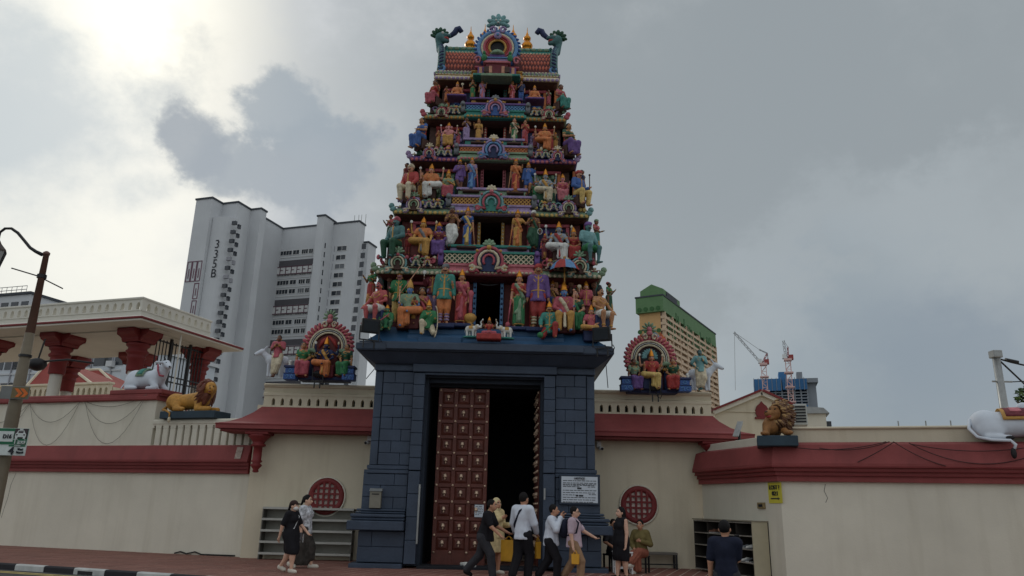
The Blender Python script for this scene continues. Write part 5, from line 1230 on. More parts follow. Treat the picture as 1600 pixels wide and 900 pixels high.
MB().prism([(-wF + 1, H2), (-1, H2), (-1, H2 + 4.5), (-wF / 2, H2 + 7.5), (-wF + 1, H2 + 4.5)], 4, 30).build('roof_house', M_GRN, gb); MB().box(-1.1, -.6, 8, 24, H2 + 1, H2 + 4).build('roof_louvre', M_HEDGE, gb)
for q in range(8):
    x = -wF + wF * (q % 4 + .6) / 4.4; z = H2 - 6 - (q // 4) * 11; MB().lathe([(1.1, 0), (1.1, .3)], (0, 0, 0), 12).xform(Matrix.Translation((x, 0, z)) @ Matrix.Rotation(rad(90), 4, 'X')).build('round_vent', mat('vent_green', S(60, 100, 58), .8), gb)
for q in range(26):
    y = 6 + q * (dS - 10) / 26; z = H2 - 4 - random.random() * 8; MB().box(-.02, .15, y, y + 1.6, z - random.uniform(4, 10), z).build('crown_slot', mat('vent_green', S(60, 100, 58), .8), gb)
nfl = 0; z = zg - 3.2; bays = MB()
while z > 20:
    MB().box(-2.0, .2, 1.6, dS, z, z + 1.25).build('gallery_slab', M_PCH, gb)
    MB().box(-2.1, -1.5, 1.9, dS, z + 1.25, z + 3.05).build('gallery_wall', mat('gallery_brown', S(96, 74, 62), .8, .3, .4), gb)
    for q in range(34):
        y = 3 + q * (dS - 4) / 34
        if random.random() < .8: bays.box(-1.6, random.uniform(-.8, .05), y, y + random.uniform(1.0, 3.2), z + 1.2, z + random.uniform(1.7, 3.0))
    z -= 3.05
o = bays.build('gallery_clutter', M_PCH, gb); o['kind'] = 'stuff'
for q in range(9): y = 2 + q * (dS - 3) / 8; MB().box(-1.9, .32, y, y + .7, 20, zg).build('pier', M_PCH, gb)
zm = zg - 14; mur = MB().lathe([(5.0, 0), (5.0, .15)], (0, 0, 0), 24).xform(Matrix.Translation((-wF / 2 - .6, 2.0, zm)) @ Matrix.Rotation(rad(90), 4, 'X')); mur.build('mural_disc', mat('mural_pale', S(150, 172, 188), .7), gb)
for s in (-1, 1): MB().tube([(-wF / 2 - .6 + s * (6.2 * math.sin(a) + .2), 1.9, zm - 3.5 - 6.2 * math.cos(a) + 3) for a in np.linspace(.5, 2.3, 9)], [.9, 1.4, 1.7, 1.8, 1.7, 1.5, 1.1, .7, .3], 6).build('mural_horn', mat('mural_orange', S(186, 96, 56), .7), gb)

# tower under construction with two cranes --------------------------------------
H3 = 150.0
p0 = sloc(1181, 592, H3); p1 = sloc(1262, 584, H3)
ub = thing('unfinished_tower', 'concrete tower under construction wrapped in blue netting beyond the gabled house', 'building', sp(*p0), -TH)
w3 = p1[0] - p0[0]; M_NET = mat('blue_netting', S(60, 112, 160), .8, .2, .03); M_CON = mat('raw_concrete', S(136, 142, 148), .85, .12, .05)
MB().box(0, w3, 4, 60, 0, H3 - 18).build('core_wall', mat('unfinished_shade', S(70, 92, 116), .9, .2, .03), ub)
for c in range(9):
    x = w3 * c / 8; MB().box(x - w3 * .013, x + w3 * .013, 0, 5, 0, H3 - 4).build('pier', M_CON, ub)
z = 10
while z < H3 - w3 * .27: MB().box(0, w3, -.5, 6, z, z + w3 * .02).build('floor_slab', M_CON, ub); z += w3 * .062
MB().box(-w3 * .05, w3 * .50, -4, 40, H3 - w3 * .27, H3 - 1).build('netting', M_NET, ub); MB().box(w3 * .52, w3 * 1.0, -3, 50, H3 - w3 * .25, H3 - w3 * .03).build('netting', M_NET, ub); MB().box(w3 * .46, w3 * .62, -1, 20, H3 - w3 * .1, H3 + w3 * .13).build('netting', M_NET, ub)
MB().box(w3 * .3, w3 * .6, -4.5, 0, H3 - w3 * .8, H3 - w3 * .6).build('netting', M_NET, ub); MB().box(w3 * .76, w3 * .98, -4.5, 0, H3 - w3 * .9, H3 - w3 * .58).build('netting', M_NET, ub)
MB().box(w3 * .98, w3 * 1.18, 4, 70, 0, H3 - 6).build('side_wall', M_CON, ub); MB().box(w3 * .8, w3 * 1.22, -2, 70, H3 - 6, H3 - 1).build('roof_slab', M_CON, ub)
for c in range(12): MB().box(c * w3 * .09 - w3 * .05, c * w3 * .09 - w3 * .04, -4.6, -3.9, H3 - w3 * .27, H3).build('net_frame', M_CON, ub)
MB().box(w3 * .82, w3 * .93, 2, 14, H3 - 2, H3 + 7).build('plant_room', M_CON, ub)
def crane(label, pxb, pyb, pxt, pyt, jibs, n_off, col):
    n = p0[1] - n_off; xb, zb = pl(pxb, pyb, n); xt, zt = pl(pxt, pyt, n); t = thing('tower_crane', label, 'crane', sp(xt, n), -TH, 'tower cranes on the skyline'); M = mat('crane_' + col, S(*dict(pink=(208, 172, 166), red=(160, 84, 80), white=(184, 186, 188))[col]), .6)
    w = 2.6; mb = MB()
    for sx in (-1, 1):
        for sy in (-1, 1): mb.bar((sx * w, sy * w, 0), (sx * w, sy * w, zt), .6)
    z = 20; f = 1
    while z < zt:
        for sy in (-1, 1): mb.bar((-w * f, sy * w, z), (w * f, sy * w, z + 6), .4); mb.bar((sy * w, -w * f, z), (sy * w, w * f, z + 6), .4)
        mb.bar((-w, -w, z), (w, -w, z), .5); f = -f; z += 6
    o = mb.build('mast', M, t)
    for k in range(3): MB().box(-w - 2, w + 2, -w - 2, w + 2, zt - 14 - k * 16, zt - 12.6 - k * 16).build('mast_collar', M, t)
    for nm, pts, ww, mm in jibs:
        q = [pl(a, b, n) for a, b in pts]; v = [(x - xt, 0, z) for x, z in q]
        j = MB()
        for a, b in zip(v[:-1], v[1:]):
            a, b = Vector(a), Vector(b); 
            if nm == 'cable': j.tube([a, b], .22, 4); continue
            up = (b - a).normalized().cross(Vector((0, 1, 0))) * ww
            for o_ in (Vector((0, -ww, 0)) - up * .5, Vector((0, ww, 0)) - up * .5, up): j.bar(a + o_, b + o_, .38)
            k = max(3, int((b - a).length / 5))
            for i in range(k):
                s = a + (b - a) * (i / k); e = a + (b - a) * ((i + 1) / k); j.bar(s + up, e - up * .5 + Vector((0, -ww, 0)), .4); j.bar(s - up * .5 + Vector((0, ww, 0)), e + up, .4)
        j.build(nm, mm, t)
    MB().box(-4, 4, -4, 4, zt, zt + 2.4).build('slewing_ring', M, t); a, b = pl(pxt + 9, pyt, n); MB().box(1, a - xt, -3, 3, zt + 1.2, zt + 6.5).build('counterweight', mat('crane_red', S(150, 62, 60), .6), t); MB().box(-5.5, -1.5, -4, 2, zt + 2.4, zt + 7).build('cab', M_WHITE, t)
WC = mat('crane_white', S(176, 178, 180), .6)
crane('tower crane with long raised jib and red machine deck, left of the pair', 1194, 640, 1193, 571, [('jib', [(1190, 568), (1147, 519)], 1.4, WC), ('a_frame', [(1191, 568), (1199, 552)], .9, mat('crane_red', S(150, 62, 60), .6)), ('a_frame', [(1201, 569), (1199, 552)], .6, WC), ('strut', [(1199, 552), (1186, 546)], .7, WC), ('cable', [(1147, 519), (1186, 546)], 0, M_STEEL), ('cable', [(1147.5, 520), (1149, 610)], 0, M_STEEL)], 35, 'pink')
crane('tower crane with steep folded jib in front of the netted tower, right of the pair', 1234, 640, 1231, 564, [('jib', [(1229, 562), (1224.5, 532)], 1.6, WC), ('a_frame', [(1232, 562), (1231, 542)], .9, mat('crane_red', S(150, 62, 60), .6)), ('cable', [(1224.5, 532), (1231, 542)], 0, M_STEEL)], 45, 'pink')

# gabled house behind the right wall ---------------------------------------------
def gable():
    Y = 25.0; ap = at(1188, 613, Y); l = at(1117, 642, Y); r = at(1243, 637, Y); t = thing('gabled_house', 'cream gabled house with red spade shaped panel behind the right wall lion', 'building', (ap.x, Y, 0))
    w = ap.x - l.x; zr, ze = ap.z, l.z; w2 = r.x - ap.x
    MB().prism([(-w, 2), (w2 + .3, 2), (w2 + .3, ze), (0, zr - .05), (-w, ze)], 0, 9).build('gable_wall', M_CREAM2, t)
    for s, ww in ((-1, w), (1, w2 + .3)):
        a = Vector((0, 0, zr)); b = Vector((s * ww * 1.04, 0, ze - (zr - ze) * .04)); d = (b - a); nrm = Vector((-d.z, 0, d.x)).normalized() * (1 if s < 0 else 1)
        if nrm.z < 0: nrm = -nrm
        for nm, y0, y1, e0, e1, m in (('barge_board', -.14, .02, -.10, .02, M_CREAM), ('roof_edge', -.20, 9, .02, .09, M_REDD)):
            v = [a + nrm * e0, b + nrm * e0, b + nrm * e1, a + nrm * e1]; v = [(p.x, y, p.z) for y in (y0, y1) for p in v]
            mesh_obj(nm, v, [(0, 1, 2, 3), (7, 6, 5, 4), (0, 4, 5, 1), (1, 5, 6, 2), (2, 6, 7, 3), (3, 7, 4, 0)], m, t)
    q = at(1188, 652, Y); z0 = q.z; hgt = at(1188, 627, Y).z - z0; rr = hgt * .42
    pts = [(-rr * .75, z0), (rr * .75, z0), (rr * .98, z0 + hgt * .25), (rr * 1.0, z0 + hgt * .42), (rr * .75, z0 + hgt * .68), (rr * .25, z0 + hgt * .86), (0, z0 + hgt), (-rr * .25, z0 + hgt * .86), (-rr * .75, z0 + hgt * .68), (-rr * 1.0, z0 + hgt * .42), (-rr * .98, z0 + hgt * .25)]
    MB().prism(pts, -.05, .02).build('spade_panel', M_REDD, t); MB().box(-rr * 1.1, rr * 1.1, -.09, .02, z0 - .06, z0 + .0).build('panel_sill', M_REDD, t)
    MB().box(-w, w2, -.04, .02, ze - .02, ze + .02).build('string_course', M_CREAM2, t)
gable()
ac = thing('air_conditioner', 'grey louvred air conditioning unit beside the maned lion on the right wall', 'air conditioner', at(1252, 664, 19.5), -TH)
w = at(1263, 650, 19.5).x - at(1243, 650, 19.5).x; hh = at(1252, 633, 19.5).z - at(1252, 666, 19.5).z
MB().box(-w / 2, w / 2, 0, .5, 0, hh).build('case', mat('ac_case', S(176, 178, 172), .6), ac, bevel=.015)
for i in range(6): MB().box(-w * .38, w * .40, -.02, .01, hh * (.12 + i * .14), hh * (.20 + i * .14)).build('louvre', M_BLACK, ac)
MB().box(-w / 2 - .06, -w / 2, .1, .45, 0, hh).build('side_panel', M_DARKIN, ac)
bx = thing('roof_lantern', 'small pale roof shed behind the air conditioner on the right', 'shed', at(1272, 668, 22), -TH)
MB().box(-.35, .35, 0, .8, 0, .42).build('shed_wall', M_CREAM, bx); MB().prism([(-.45, .40), (.45, .40), (.3, .56), (-.35, .62)], -.1, .9).build('shed_roof', M_STEEL, bx); MB().box(.36, .50, .2, .7, -.1, .2).build('shed_box', M_HEDGE, bx)
# pole, cables and tree at the right edge ----------------------------------------
p = at(1563, 600, 24); pz = at(1557, 549, 24).z
po = thing('utility_pole', 'grey concrete pole with cables behind the reclining cow at the right edge', 'pole', (p.x, 24, 0))
MB().tube([(0, 0, 0), (0, 0, pz)], [.15, .115], 10).build('shaft', M_STEEL, po, True); MB().box(-.15, .15, -.15, .15, pz - .22, pz + .02).build('pole_cap', M_STEEL, po, bevel=.02)
for z in (pz - 1.0, pz - 2.7): MB().tube([(-.25, 0, z), (.4, 0, z)], .03, 5).build('cross_arm', M_STEEL, po)
for i, (z, q, s) in enumerate(((pz - .25, at(1700, 570, 24), .2), (pz - .3, at(1660, 660, 24), .0), (pz - 1.0, at(1700, 565, 24), .2), (pz - 2.7, at(1640, 635, 24), .1))):
    mb = MB().tube([(.1 + (q.x - p.x) * t, 0, z + (q.z - z) * t - s * 4 * t * (1 - t)) for t in np.linspace(0, 1, 9)], .03 if i < 2 else .018, 5); mb.build('cable', M_BLACK, po)
MB().tube([(.3, 0, pz - .27), (.7, 0, pz - .35)], .06, 8).build('cable_joint', M_BLACK, po)
def leaves(name, m, parent, centers, n, size, seed):
    rnd = random.Random(seed); mb = MB()
    for _ in range(n):
        c, r = rnd.choice(centers); d = Vector((rnd.gauss(0, 1), rnd.gauss(0, 1), rnd.gauss(0, 1))).normalized() * r * rnd.uniform(.55, 1.08); p = Vector(c) + d
        a = Vector((rnd.gauss(0, 1), rnd.gauss(0, 1), rnd.gauss(0, .7))).normalized(); b = a.cross(Vector((rnd.gauss(0, 1), rnd.gauss(0, 1), rnd.gauss(0, 1)))).normalized(); s = size * rnd.uniform(.6, 1.3)
        mb.add([p - a * s, p + b * s * .5, p + a * s, p - b * s * .5], [(0, 1, 2, 3)])
    o = mb.build(name, m, parent); return o
tq = at(1596, 626, 30); tr = thing('leafy_tree', 'dark green leafy tree top showing behind the cow at the right edge', 'tree', (tq.x + 1.15, 30, -.7))
MB().tube([(0, 0, 0), (.1, 0, 4.0), (0, .1, 7.2)], [.28, .2, .10], 8).build('trunk', mat('bark', S(70, 58, 46), .9), tr, True)
for q in range(5): a = q * 1.26; MB().tube([(.02, 0, 4.4 + q * .3), (.7 * math.cos(a), .7 * math.sin(a), 5.6 + q * .3), (1.1 * math.cos(a), 1.1 * math.sin(a), 6.3 + q * .25)], [.10, .06, .02], 6).build('limb', mat('bark', S(70, 58, 46), .9), tr, True)
rt = random.Random(3); cs_ = [((rt.uniform(-1.3, 1.4), rt.uniform(-1.2, 1.2), rt.uniform(4.9, 7.3)), rt.uniform(.35, .75)) for _ in range(22)]
o = leaves('crown', mat('leaf_dark', S(52, 78, 40), .6, .5, 2.5), tr, cs_, 2600, .13, 5); o = leaves('crown_light', mat('leaf_light', S(92, 116, 60), .6, .4, 2.5), tr, cs_, 900, .12, 6); o['kind'] = 'stuff'; bpy.data.objects['crown']['kind'] = 'stuff'
# ------------------------------------------------------------------ painted statues on the tower
GT = 'painted statues on the tower'
def st(desc, where, px, foot, hpy, Y, pose='stand', name=None, **k):
    p = at(px, foot, Y); h = at(px, hpy, Y).z - p.z
    name = name or {'stand': 'standing_statue', 'cross': 'cross_legged_statue', 'squat': 'squatting_statue', 'kneel': 'kneeling_statue', 'kneel2': 'kneeling_statue'}.get(pose, 'seated_statue')
    return statue(name, desc + ' ' + where, p, h, pose, **k)
t1, t2, t3, t4, t5 = ['on ' + q for q in ('lowest tier', 'second tier', 'middle tier', 'fourth tier', 'top tier')]
ck = lambda d=35: rad(d)
# lowest tier, left half
st('woman with a gold pot on her head', 'at far left corner ' + t1, 578, 478, 417, 19.75, skin='brown', top='blouse', topc='green', low='skirt', lowc='red', head='bun', rz=-ck(35), al='bless', ar='hold', female=True, hold=[('pot', 'L', 'sage')])
st('red skinned man in white shorts seated', 'at left corner ' + t1, 589, 511, 431, 19.0, 'sit', rz=-ck(30), skin='redskin', low='shorts', lowc='white', head='tall', al='knee', ar='lap', moust=True, seat=('navy', .5, .4, 0), fat=1.12)
st('small green figure squatting with a mace', 'beside the red skinned man ' + t1, 603, 518, 474, 18.85, 'squat', skin='greenskin', top='tunic', topc='green', low='shorts', lowc='dkgreen', head='smallcrown', al='knee', ar='pray', hold=[('macefwd', 'R', 'rose')])
st('man in green vest with long spear', 'left of the blue faced king ' + t1, 620, 505, 420, 19.5, skin='pinkskin', top='coat', topc='green', low='trousers', lowc='yellow', head='smallcrown', al='hold', ar='bless', hold=[('spear', 'R', 'peach')], moust=True)
st('blue faced seated king in orange robe with staff', 'in the left niche ' + t1, 637, 515, 433, 19.1, 'royal', skin='blueskin', top='tunic', topc='sage', sleeve='short', low='dhoti', lowc='orange', head='tallcrown', headc='gold', al='hold', ar='lap', hold=[('staff', 'L', 'peach')], seat=('dkred', .6, .5, 0))
st('woman in red sari seated', 'right of the blue faced king ' + t1, 657, 511, 448, 19.3, 'sit', skin='tan', top='blouse', topc='rose', low='skirt', lowc='red', head='bun', sash='rose', female=True, al='lap', ar='pray', seat=('dkred', .5, .4, 0))
st('man in maroon tunic raising a fan', 'behind the kneeling archer ' + t1, 674, 490, 416, 19.55, skin='brown', top='coat', topc='maroon', low='trousers', lowc='lilac', head='smallcrown', al='bless', ar='down', hold=[('fan', 'L', 'white')])
st('kneeling archer in green with bow', 'left of orange trousered guard ' + t1, 668, 526, 466, 18.85, 'kneel', skin='gold', top='tunic', topc='green', sleeve='long', low='trousers', lowc='cream', head='crown', al='pray', ar='hold', hold=[('bow', 'R', 'cream')], moust=True)
st('guard in green coat and orange trousers', 'left of the lowest doorway ' + t1, 692, 508, 409, 19.1, skin='skin', top='coat', topc='teal', low='trousers', lowc='orange', head='turban', headc='grey', moust=True, socks='lilac', seat=('navy', .62, .3, .10), al='down', ar='down')
st('woman in red sari with gold jewellery', 'left beside the doorway ' + t1, 719, 508, 418, 19.15, skin='skin', top='blouse', topc='rose', low='skirt', lowc='red', head='crown', sash='rose', female=True, al='bless', ar='down', seat=('navy', .58, .3, .08))
st('woman in green sari leaning on a mace', 'right beside the doorway ' + t1, 810, 513, 420, 19.15, skin='peach', top='blouse', topc='red', low='skirt', lowc='green', head='crown', sash='sage', female=True, al='down', ar='chestL', hold=[('mace', 'L', 'rose')], seat=('navy', .58, .3, .08))
st('guard in purple coat and red trousers', 'right of the lowest doorway ' + t1, 840, 514, 409, 19.1, skin='tan', top='coat', topc='purple', low='trousers', lowc='red', head='turban', headc='red', moust=True, socks='cream', seat=('navy', .62, .3, .10))
st('slim attendant in blue skirt', 'behind kneeling mace bearer ' + t1, 863, 496, 435, 19.6, skin='peach', low='dhoti', lowc='blue', head='crown', al='bless', ar='pray', sash='gold')
st('kneeling mace bearer in green coat', 'below purple coated guard ' + t1, 858, 531, 468, 18.85, 'kneel2', skin='tan', top='coat', topc='teal', low='trousers', lowc='red', head='crown', moust=True, al='knee', ar='lap', hold=[('macefwd', 'R', 'green')])
st('blue faced seated king in red tunic', 'in the right niche ' + t1, 881, 522, 436, 19.1, 'sit', skin='blueskin', top='tunic', topc='rose', sleeve='long', low='trousers', lowc='gold', head='tallcrown', al='lap', ar='hold', hold=[('staff', 'R', 'peach')], sash='cream', seat=('dkred', .6, .5, 0))
st('woman in green sari seated', 'right of the red tunic king ' + t1, 899, 521, 452, 19.25, 'sit', skin='peach', top='blouse', topc='dkgreen', low='skirt', lowc='green', head='bun', sash='green', female=True, al='lap', ar='lap', seat=('dkred', .5, .4, 0))
st('man in plum robe holding a round fan', 'near right corner ' + t1, 916, 505, 437, 19.45, skin='peach', top='coat', topc='rose', low='dhoti', lowc='maroon', head='crown', al='bless', ar='hold', hold=[('fan', 'L', 'cream')])
st('boy in pink tunic and yellow trousers seated', 'near right corner ' + t1, 924, 534, 474, 18.85, 'royal2', skin='peach', top='tunic', topc='rose', sleeve='short', low='trousers', lowc='gold', head='crown', al='knee', ar='lap', seat=('navy', .4, .4, 0))
st('tan muscular man in white shorts seated', 'at right corner ' + t1, 938, 518, 442, 19.0, 'sit', rz=ck(35), skin='tan', low='shorts', lowc='white', head='tall', al='lap', ar='knee', moust=True, seat=('navy', .5, .4, 0), fat=1.12)
st('dark woman with crimson head bundle', 'at far right corner ' + t1, 952, 490, 440, 19.75, rz=ck(60), skin='brown', top='blouse', topc='green', low='skirt', lowc='dkgreen', head='bun', female=True, al='hold', ar='bless', hold=[('bundle', 'L', 'rose')])
st('small red seated goddess on a red lotus base', 'at middle of the blue ledge', 764, 524, 494, 18.62, 'cross', skin='brown', top='blouse', topc='red', low='dhoti', lowc='rose', head='crown', al='bless', ar='bless', female=True, back='up', seat=('red', .62, .3, .14), res=60)
for k_, (px, py, wh) in enumerate(((609, 436, 'first from the left in the left lowest niche'), (612, 462, 'low down beside the green squatting figure'), (668, 440, 'right of the blue faced king, upper row'), (660, 456, 'just above the woman in red sari'), (642, 436, 'directly right of the long spear'), (868, 446, 'left of the king under the parasol'), (892, 444, 'right of the king under the parasol'), (905, 452, 'above the seated woman in green sari'), (928, 446, 'rightmost in the right lowest niche'))):
    p = at(px, py, 19.72); c_ = ('white', 'gold', 'sage')[k_ % 3]; t = thing('carved_head', 'carved head in ' + c_ + ' cap, ' + wh, 'statue', p, 0, 'carved heads in the lowest niches')
    MB().ball((0, 0, 0), (.085, .09, .11), 8, 6).ball((0, -.085, -.01), (.02, .03, .03), 6, 4).build('face', P('tan' if k_ % 2 else 'brown'), t, True); MB().ball((0, .02, .07), (.09, .09, .07), 8, 5).build('cap', P(c_), t, True); MB().box(-.05, .05, -.05, .10, -.30, -.09).build('bust', P('dkbrown'), t, bevel=.02)
# second tier
st('woman in red blouse with black bun', 'behind teal man, left corner ' + t2, 608, 382, 334, 20.1, rz=-ck(40), skin='brown', top='blouse', topc='rose', low='skirt', lowc='dkgreen', head='bun', female=True, al='bless', ar='pray')
st('bearded teal man seated', 'at left corner ' + t2, 616, 408, 336, 19.5, 'sit', rz=-ck(30), skin='tealskin', top='coat', topc='tealskin', low='trousers', lowc='dkgreen', head='turban', headc='rose', moust=True, al='lap', ar='lap', seat=('dkbrown', .34, .3, 0), gold=False)
st('small red figure standing with folded hands', 'left of the golden robed figure ' + t2, 636, 398, 355, 19.7, skin='redskin', low='shorts', lowc='red', head='smallcrown', al='pray', ar='pray')
st('four armed seated figure in golden robes', 'in the left niche ' + t2, 659, 403, 337, 19.65, 'royal2', skin='gold', top='tunic', topc='orange', sleeve='short', low='dhoti', lowc='gold', head='crown', back='up', al='knee', ar='knee', sash='grey', seat=('dkred', .6, .5, 0))
st('small woman in purple seated', 'right of the golden robed figure ' + t2, 684, 404, 345, 19.7, 'sit', skin='purple', top='blouse', topc='maroon', low='skirt', lowc='purple', head='smallcrown', female=True, al='lap', ar='lap', seat=('dkred', .4, .4, 0))
st('bare chested man in white cloth', 'left of the doorway ' + t2, 704, 389, 320, 19.8, skin='brown', low='dhoti', lowc='white', head='turban', headc='grey', al='pray', ar='down', legs={'L': ((-.06, -.02, .28), (-.05, 0, .045)), 'R': ((.10, -.12, .30), (-.02, -.05, .06))})
st('woman in blue sari with a mace', 'left beside the doorway ' + t2, 729, 388, 321, 19.8, skin='skin', top='blouse', topc='blue', low='skirt', lowc='blue', sash='yellow', head='crown', female=True, al='out', ar='down', hold=[('mace', 'R', 'tan')], seat=('dkbrown', .55, .3, .06))
st('woman in golden sari with a mace', 'right beside the doorway ' + t2, 808, 390, 325, 19.8, skin='tan', top='blouse', topc='gold', low='skirt', lowc='gold', sash='orange', head='crown', female=True, al='down', ar='out', hold=[('mace', 'L', 'orange')], seat=('dkbrown', .55, .3, .06))
st('dark man in green cloth holding ring', 'right of the doorway ' + t2, 833, 391, 327, 19.8, skin='brown', low='dhoti', lowc='dkgreen', sash='dkgreen', head='turban', headc='white', al='pray', ar='down', hold=[('wheel', 'R', 'white')], legs={'L': ((-.10, -.12, .30), (.02, -.05, .06)), 'R': ((.06, -.02, .28), (.05, 0, .045))})
st('small woman in dark red', 'left of the white robed figure ' + t2, 851, 407, 363, 19.7, skin='redskin', top='blouse', topc='dkred', low='skirt', lowc='maroon', head='smallcrown', female=True, al='down', ar='bless')
st('four armed grey figure, red sash', 'in the right niche ' + t2, 873, 412, 344, 19.65, 'royal2', skin='greyskin', low='dhoti', lowc='white', head='crown', back='up', al='knee', ar='knee', sash='red', seat=('dkbrown', .34, .3, 0))
st('woman in red sari seated', 'right of the white robed figure ' + t2, 896, 411, 353, 19.7, 'sit', skin='tan', top='blouse', topc='red', low='skirt', lowc='red', head='crown', female=True, al='lap', ar='lap', seat=('teal', .4, .4, 0))
st('teal skinned man in purple turban seated', 'at right corner ' + t2, 919, 415, 344, 19.5, 'sit', rz=ck(30), skin='tealskin', top='tunic', topc='aqua', low='shorts', lowc='green', head='turban', headc='purple', moust=True, al='lap', ar='lap', seat=('dkbrown', .34, .3, 0), gold=False)
st('woman in red blouse with green cap', 'behind teal man, right corner ' + t2, 932, 392, 341, 20.1, rz=ck(50), skin='brown', top='blouse', topc='rose', low='skirt', lowc='teal', head='turban', headc='sage', female=True, al='lap', ar='hold')
# middle tier
st('dark woman with round bundle', 'behind red coated man, left corner ' + t3, 633, 296, 254, 20.6, rz=-ck(40), skin='brown', top='blouse', topc='maroon', low='skirt', lowc='maroon', head='bun', female=True, hold=[('bundle', 'L', 'navy')])
st('man in red coat and pale green trousers seated', 'at left corner ' + t3, 639, 318, 254, 20.0, 'sit', rz=-ck(25), skin='skin', top='coat', topc='red', low='trousers', lowc='cream', head='turban', headc='cream', moust=True, al='lap', ar='knee', seat=('dkbrown', .34, .3, 0), gold=False)
st('four armed figure in orange and white', 'in the left niche ' + t3, 672, 313, 254, 20.15, 'royal', skin='peach', top='tunic', topc='orange', sleeve='short', low='dhoti', lowc='white', head='crown', back='up', al='bless', ar='lap', seat=('dkbrown', .34, .3, 0))
st('small woman in crimson and gold seated', 'right of the orange chested figure ' + t3, 699, 313, 263, 20.2, 'sit', skin='gold', top='blouse', topc='sage', low='skirt', lowc='rose', head='crown', female=True, al='lap', ar='chestL', seat=('navy', .4, .4, 0))
st('man in short purple tunic', 'left of the doorway ' + t3, 717, 300, 247, 20.3, skin='brown', top='tunic', topc='purple', sleeve='long', low='shorts', lowc='purple', head='smallcrown', al='fold', ar='down', legs={'L': ((-.06, -.10, .30), (.03, -.04, .07)), 'R': ((.06, -.02, .28), (.05, 0, .045))})
st('woman in blue sari leaning on a mace', 'left beside the doorway ' + t3, 736, 301, 244, 20.3, skin='skin', top='blouse', topc='lilac', low='skirt', lowc='blue', sash='sky', head='smallcrown', female=True, al='bless', ar='down', hold=[('mace', 'R', 'rose')], seat=('dkbrown', .5, .3, .05))
st('woman in rust red sari with a club', 'right beside the doorway ' + t3, 805, 304, 246, 20.3, skin='tan', top='blouse', topc='orange', low='skirt', lowc='red', sash='orange', head='smallcrown', female=True, al='down', ar='bless', hold=[('mace', 'L', 'tan')], seat=('dkbrown', .5, .3, .05))
st('man in short blue tunic', 'right of the doorway ' + t3, 825, 306, 252, 20.3, skin='tan', top='tunic', topc='blue', sleeve='long', low='shorts', lowc='blue', head='smallcrown', al='down', ar='bless', legs={'L': ((-.06, -.02, .28), (-.05, 0, .045)), 'R': ((.06, -.12, .31), (.02, -.02, .09))})
st('four armed grey figure in cream robe', 'in the right niche ' + t3, 852, 319, 262, 20.15, 'royal2', skin='greyskin', low='dhoti', lowc='cream', head='tallcrown', back='up', al='bless', ar='lap', sash='gold', seat=('dkgreen', .55, .5, 0))
st('small woman in pink seated', 'right of the grey figure ' + t3, 879, 319, 270, 20.2, 'sit', skin='pinkskin', top='blouse', topc='rose', low='skirt', lowc='pink', head='crown', female=True, al='lap', ar='bless', seat=('navy', .4, .4, 0))
st('man in blue coat and red turban seated', 'at right corner ' + t3, 904, 325, 264, 20.0, 'sit', rz=ck(40), skin='skin', top='coat', topc='blue', low='trousers', lowc='yellow', head='turban', headc='red', moust=True, al='lap', ar='hold', hold=[('staff', 'R', 'dkbrown')], seat=('dkbrown', .34, .3, 0), gold=False)
st('dark woman with maroon bundle', 'behind blue coated man, right corner ' + t3, 910, 308, 265, 20.6, rz=ck(50), skin='brown', top='blouse', topc='navy', low='skirt', lowc='maroon', head='bun', female=True, hold=[('bundle', 'L', 'maroon')])
# second tier from the top
st('woman in blue robe seated', 'at left corner ' + t4, 657, 236, 183, 20.5, 'sit', rz=-ck(35), skin='tan', top='blouse', topc='blue', low='skirt', lowc='blue', head='long', female=True, al='lap', ar='fold', seat=('dkbrown', .34, .3, 0))
def trunk(t, j, sc):
    h = j['head']; s = SDF(); s.cap(h + V3(0, -.05, -.01), h + V3(0, -.10, -.07), .026, .022, .01); s.cap(h + V3(0, -.10, -.07), h + V3(-.015, -.10, -.15), .022, .016, .01); s.cap(h + V3(-.015, -.10, -.15), h + V3(-.05, -.11, -.17), .016, .012, .01)
    for x in (-1, 1): s.ell(h + V3(x * .075, .01, -.005), (.040, .014, .052), .01)
    solid('trunk_and_ears', s, 1 / 90, P('pinkskin'), t, sc)
st('four armed elephant headed pink figure seated', 'in the left niche ' + t4, 700, 231, 190, 20.65, 'sit', skin='pinkskin', low='dhoti', lowc='gold', head='crown', back='up', al='knee', ar='hold', seat=('dkbrown', .34, .3, 0), fat=1.25, extra=trunk)
st('man in lilac cloth standing with folded hands', 'left of the doorway ' + t4, 728, 222, 183, 20.8, skin='brown', low='dhoti', lowc='lilac', sash='lilac', head='short', al='pray', ar='pray')
st('woman in golden sari', 'left beside the doorway ' + t4, 747, 226, 184, 20.8, skin='tan', top='blouse', topc='gold', low='skirt', lowc='gold', head='smallcrown', female=True, al='bless', ar='down', seat=('dkbrown', .45, .3, .05))
st('woman in green sari', 'right beside the doorway ' + t4, 803, 227, 184, 20.8, skin='peach', top='blouse', topc='dkgreen', low='skirt', lowc='green', sash='cream', head='bun', female=True, al='down', ar='chestL', seat=('dkbrown', .45, .3, .05))
st('woman in red sari', 'right of the doorway ' + t4, 820, 227, 187, 20.8, skin='skin', top='blouse', topc='red', low='skirt', lowc='rose', sash='red', head='bun', female=True, al='pray', ar='pray')
st('four armed orange robed figure seated', 'in the right niche ' + t4, 851, 239, 191, 20.6, 'royal2', skin='tan', top='tunic', topc='orange', sleeve='short', low='dhoti', lowc='orange', head='crown', back='up', al='knee', ar='lap', seat=('dkbrown', .34, .3, 0))
